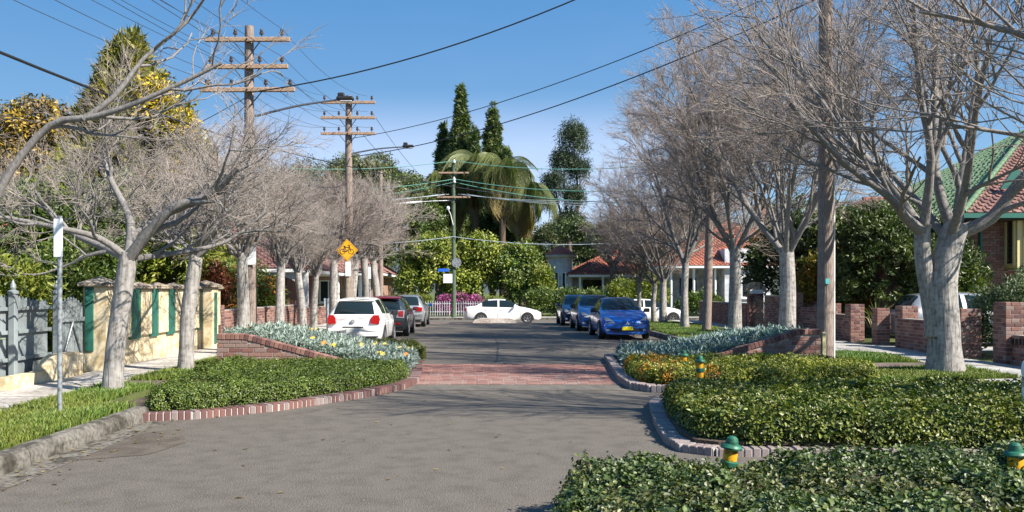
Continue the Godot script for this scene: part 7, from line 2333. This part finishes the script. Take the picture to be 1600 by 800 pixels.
	palm("right-hand palm with a long skirt of brown fronds", P(2.9, -0.1, 72.0), 9.6, 0.26, 32, 3.6, fg, fd)
	palm("short palm at the left of the palm group behind the pale lamp head", P(-5.6, -0.1, 75.0), 8.6, 0.3, 24, 4.0, fg, fd)
	var blue := [Color(0.1, 0.15, 0.05), Color(0.15, 0.2, 0.065), Color(0.2, 0.24, 0.08)]
	cone_tree("conifer", "left and taller of the twin pointed conifers behind the palms", P(-2.6, -0.1, 84.0), 21.8, 6.0, 7000, sprig, 1.35, blue, 0.2, 1.7)
	cone_tree("conifer", "right-hand and narrower of the twin pointed conifers behind the palms", P(0.5, -0.1, 84.0), 20.2, 2.2, 3400, sprig, 1.2, blue, 0.2, 0.9)
	cone_tree("conifer", "shorter conifer spike between the twin conifers", P(-4.4, -0.1, 86.0), 18.4, 3.4, 3000, sprig, 1.25, blue, 0.25, 1.3)
	leafy("gum_tree", "tall thin-leaved gum standing clear against the sky right of the palms", "tree", P(7.2, -0.1, 76.0), [[0.3, 15.0, 0, 1.3, 1.8, 1.3], [-0.5, 13.0, 0, 1.2, 1.3, 1.2], [0.9, 12.2, 0, 1.1, 1.4, 1.1], [-1.4, 11.0, 0.5, 1.2, 1.3, 1.1], [-2.0, 9.6, 0, 1.0, 1.2, 1.0], [0.4, 9.8, 0, 1.1, 1.3, 1.1], [0.0, 7.6, 0, 1.4, 1.4, 1.4]], 1900, droop, 0.95, [Color(0.03, 0.055, 0.03), Color(0.045, 0.075, 0.035), Color(0.07, 0.1, 0.05)], 0.24, null, "", 0.35)
	leafy("gum_tree", "brownish gum above the bare trees between the two crossarmed poles", "tree", P(-16.5, -0.1, 82.0), [[0, 11.5, 0, 3.2, 2.6, 3.0], [3.4, 12.4, 0, 2.2, 2.2, 2.2], [-3.4, 10.6, 0, 2.6, 2.6, 2.4]], 1300, droop, 1.1, olive + [Color(0.14, 0.11, 0.06)], 0.3)
	leafy("garden_tree", "rounded olive-green tree top behind the second crossarmed pole", "tree", P(-11.0, -0.1, 78.0), [[0, 11.4, 0, 3.6, 2.6, 3.0], [2.9, 10.6, 0, 2.6, 2.2, 2.2], [-2.4, 9.8, 0, 2.4, 2.0, 2.2]], 1300, broad, 1.0, olive, 0.3)
	leafy("garden_tree", "mixed green tree behind the pale street lamp head", "tree", P(-6.8, -0.1, 70.0), [[0, 8.4, 0, 2.3, 2.6, 2.2], [1.8, 6.4, 0, 1.9, 2.4, 1.8], [-1.4, 5.4, 0, 2.0, 2.4, 1.8]], 1200, broad, 0.95, olive + green, 0.26)
	leafy("garden_tree", "grey-green tree low on the skyline right of the palms", "tree", P(6.6, -0.1, 88.0), [[0, 6.2, 0, 3.2, 2.2, 2.6], [-3.4, 5.4, 0, 2.4, 2.0, 2.2]], 900, broad, 1.0, [Color(0.07, 0.085, 0.03), Color(0.1, 0.12, 0.04)], 0.26)
	# a belt of mixed trees that closes the view between and behind the houses
	var belt := leafy("garden_tree", "tree in the distant belt straight behind the turret house", "tree", P(14, -0.1, 98.0), [[0, 5.6, 0, 4.0, 3.4, 3.2], [3.2, 4.4, 0, 3.0, 3.2, 2.6], [-3.0, 4.2, 0, 3.0, 3.2, 2.6]], 1300, broad, 1.15, dark + olive, 0.3)
	var far := [[-60, 80, "at the far left end"], [-50, 84, "second from its left end"], [-41, 78, "third from its left end"], [-33, 72, "behind the autumn trees"], [-25, 92, "left of the brownish gum"], [-15, 100, "behind the brownish gum"], [-6, 104, "behind the left palms"], [3, 104, "behind the right palms"], [22, 92, "behind the white house with the red roof"], [30, 84, "right of the white house"], [38, 76, "third from its right end"], [46, 70, "second from its right end"], [54, 64, "at its right end"]]
	for s in far: copy(belt, "tree in the distant belt %s" % s[2], P(s[0], -0.1, s[1]), rr(0, TAU), rr(0.9, 1.25))

func strappy(label: String, at: Vector3, h: float) -> void:
	var root := thing("strappy_plant", label, "plant", at)
	for i in 26:
		var b := MB.new()
		var a := i * 2.4
		var lean := rr(0.15, 0.8)
		var d := Vector3(cos(a), 0, sin(a))
		var side := Vector3(-d.z, 0, d.x) * 0.022
		b.col = [Color(0.16, 0.2, 0.06), Color(0.3, 0.2, 0.12), Color(0.1, 0.15, 0.05)][i % 3]
		var hh := h * rr(0.7, 1.1)
		var p0 := d * 0.05
		var p1 := d * lean * 0.35 * h + Vector3(0, hh * 0.62, 0)
		var p2 := d * lean * h * 0.8 + Vector3(0, hh * (1.0 - lean * 0.35), 0)
		b.quad(p0 - side, p0 + side, p1 + side, p1 - side)
		b.tri(p1 - side, p1 + side, p2)
		part("leaf", b, M.leaf_matt, root)
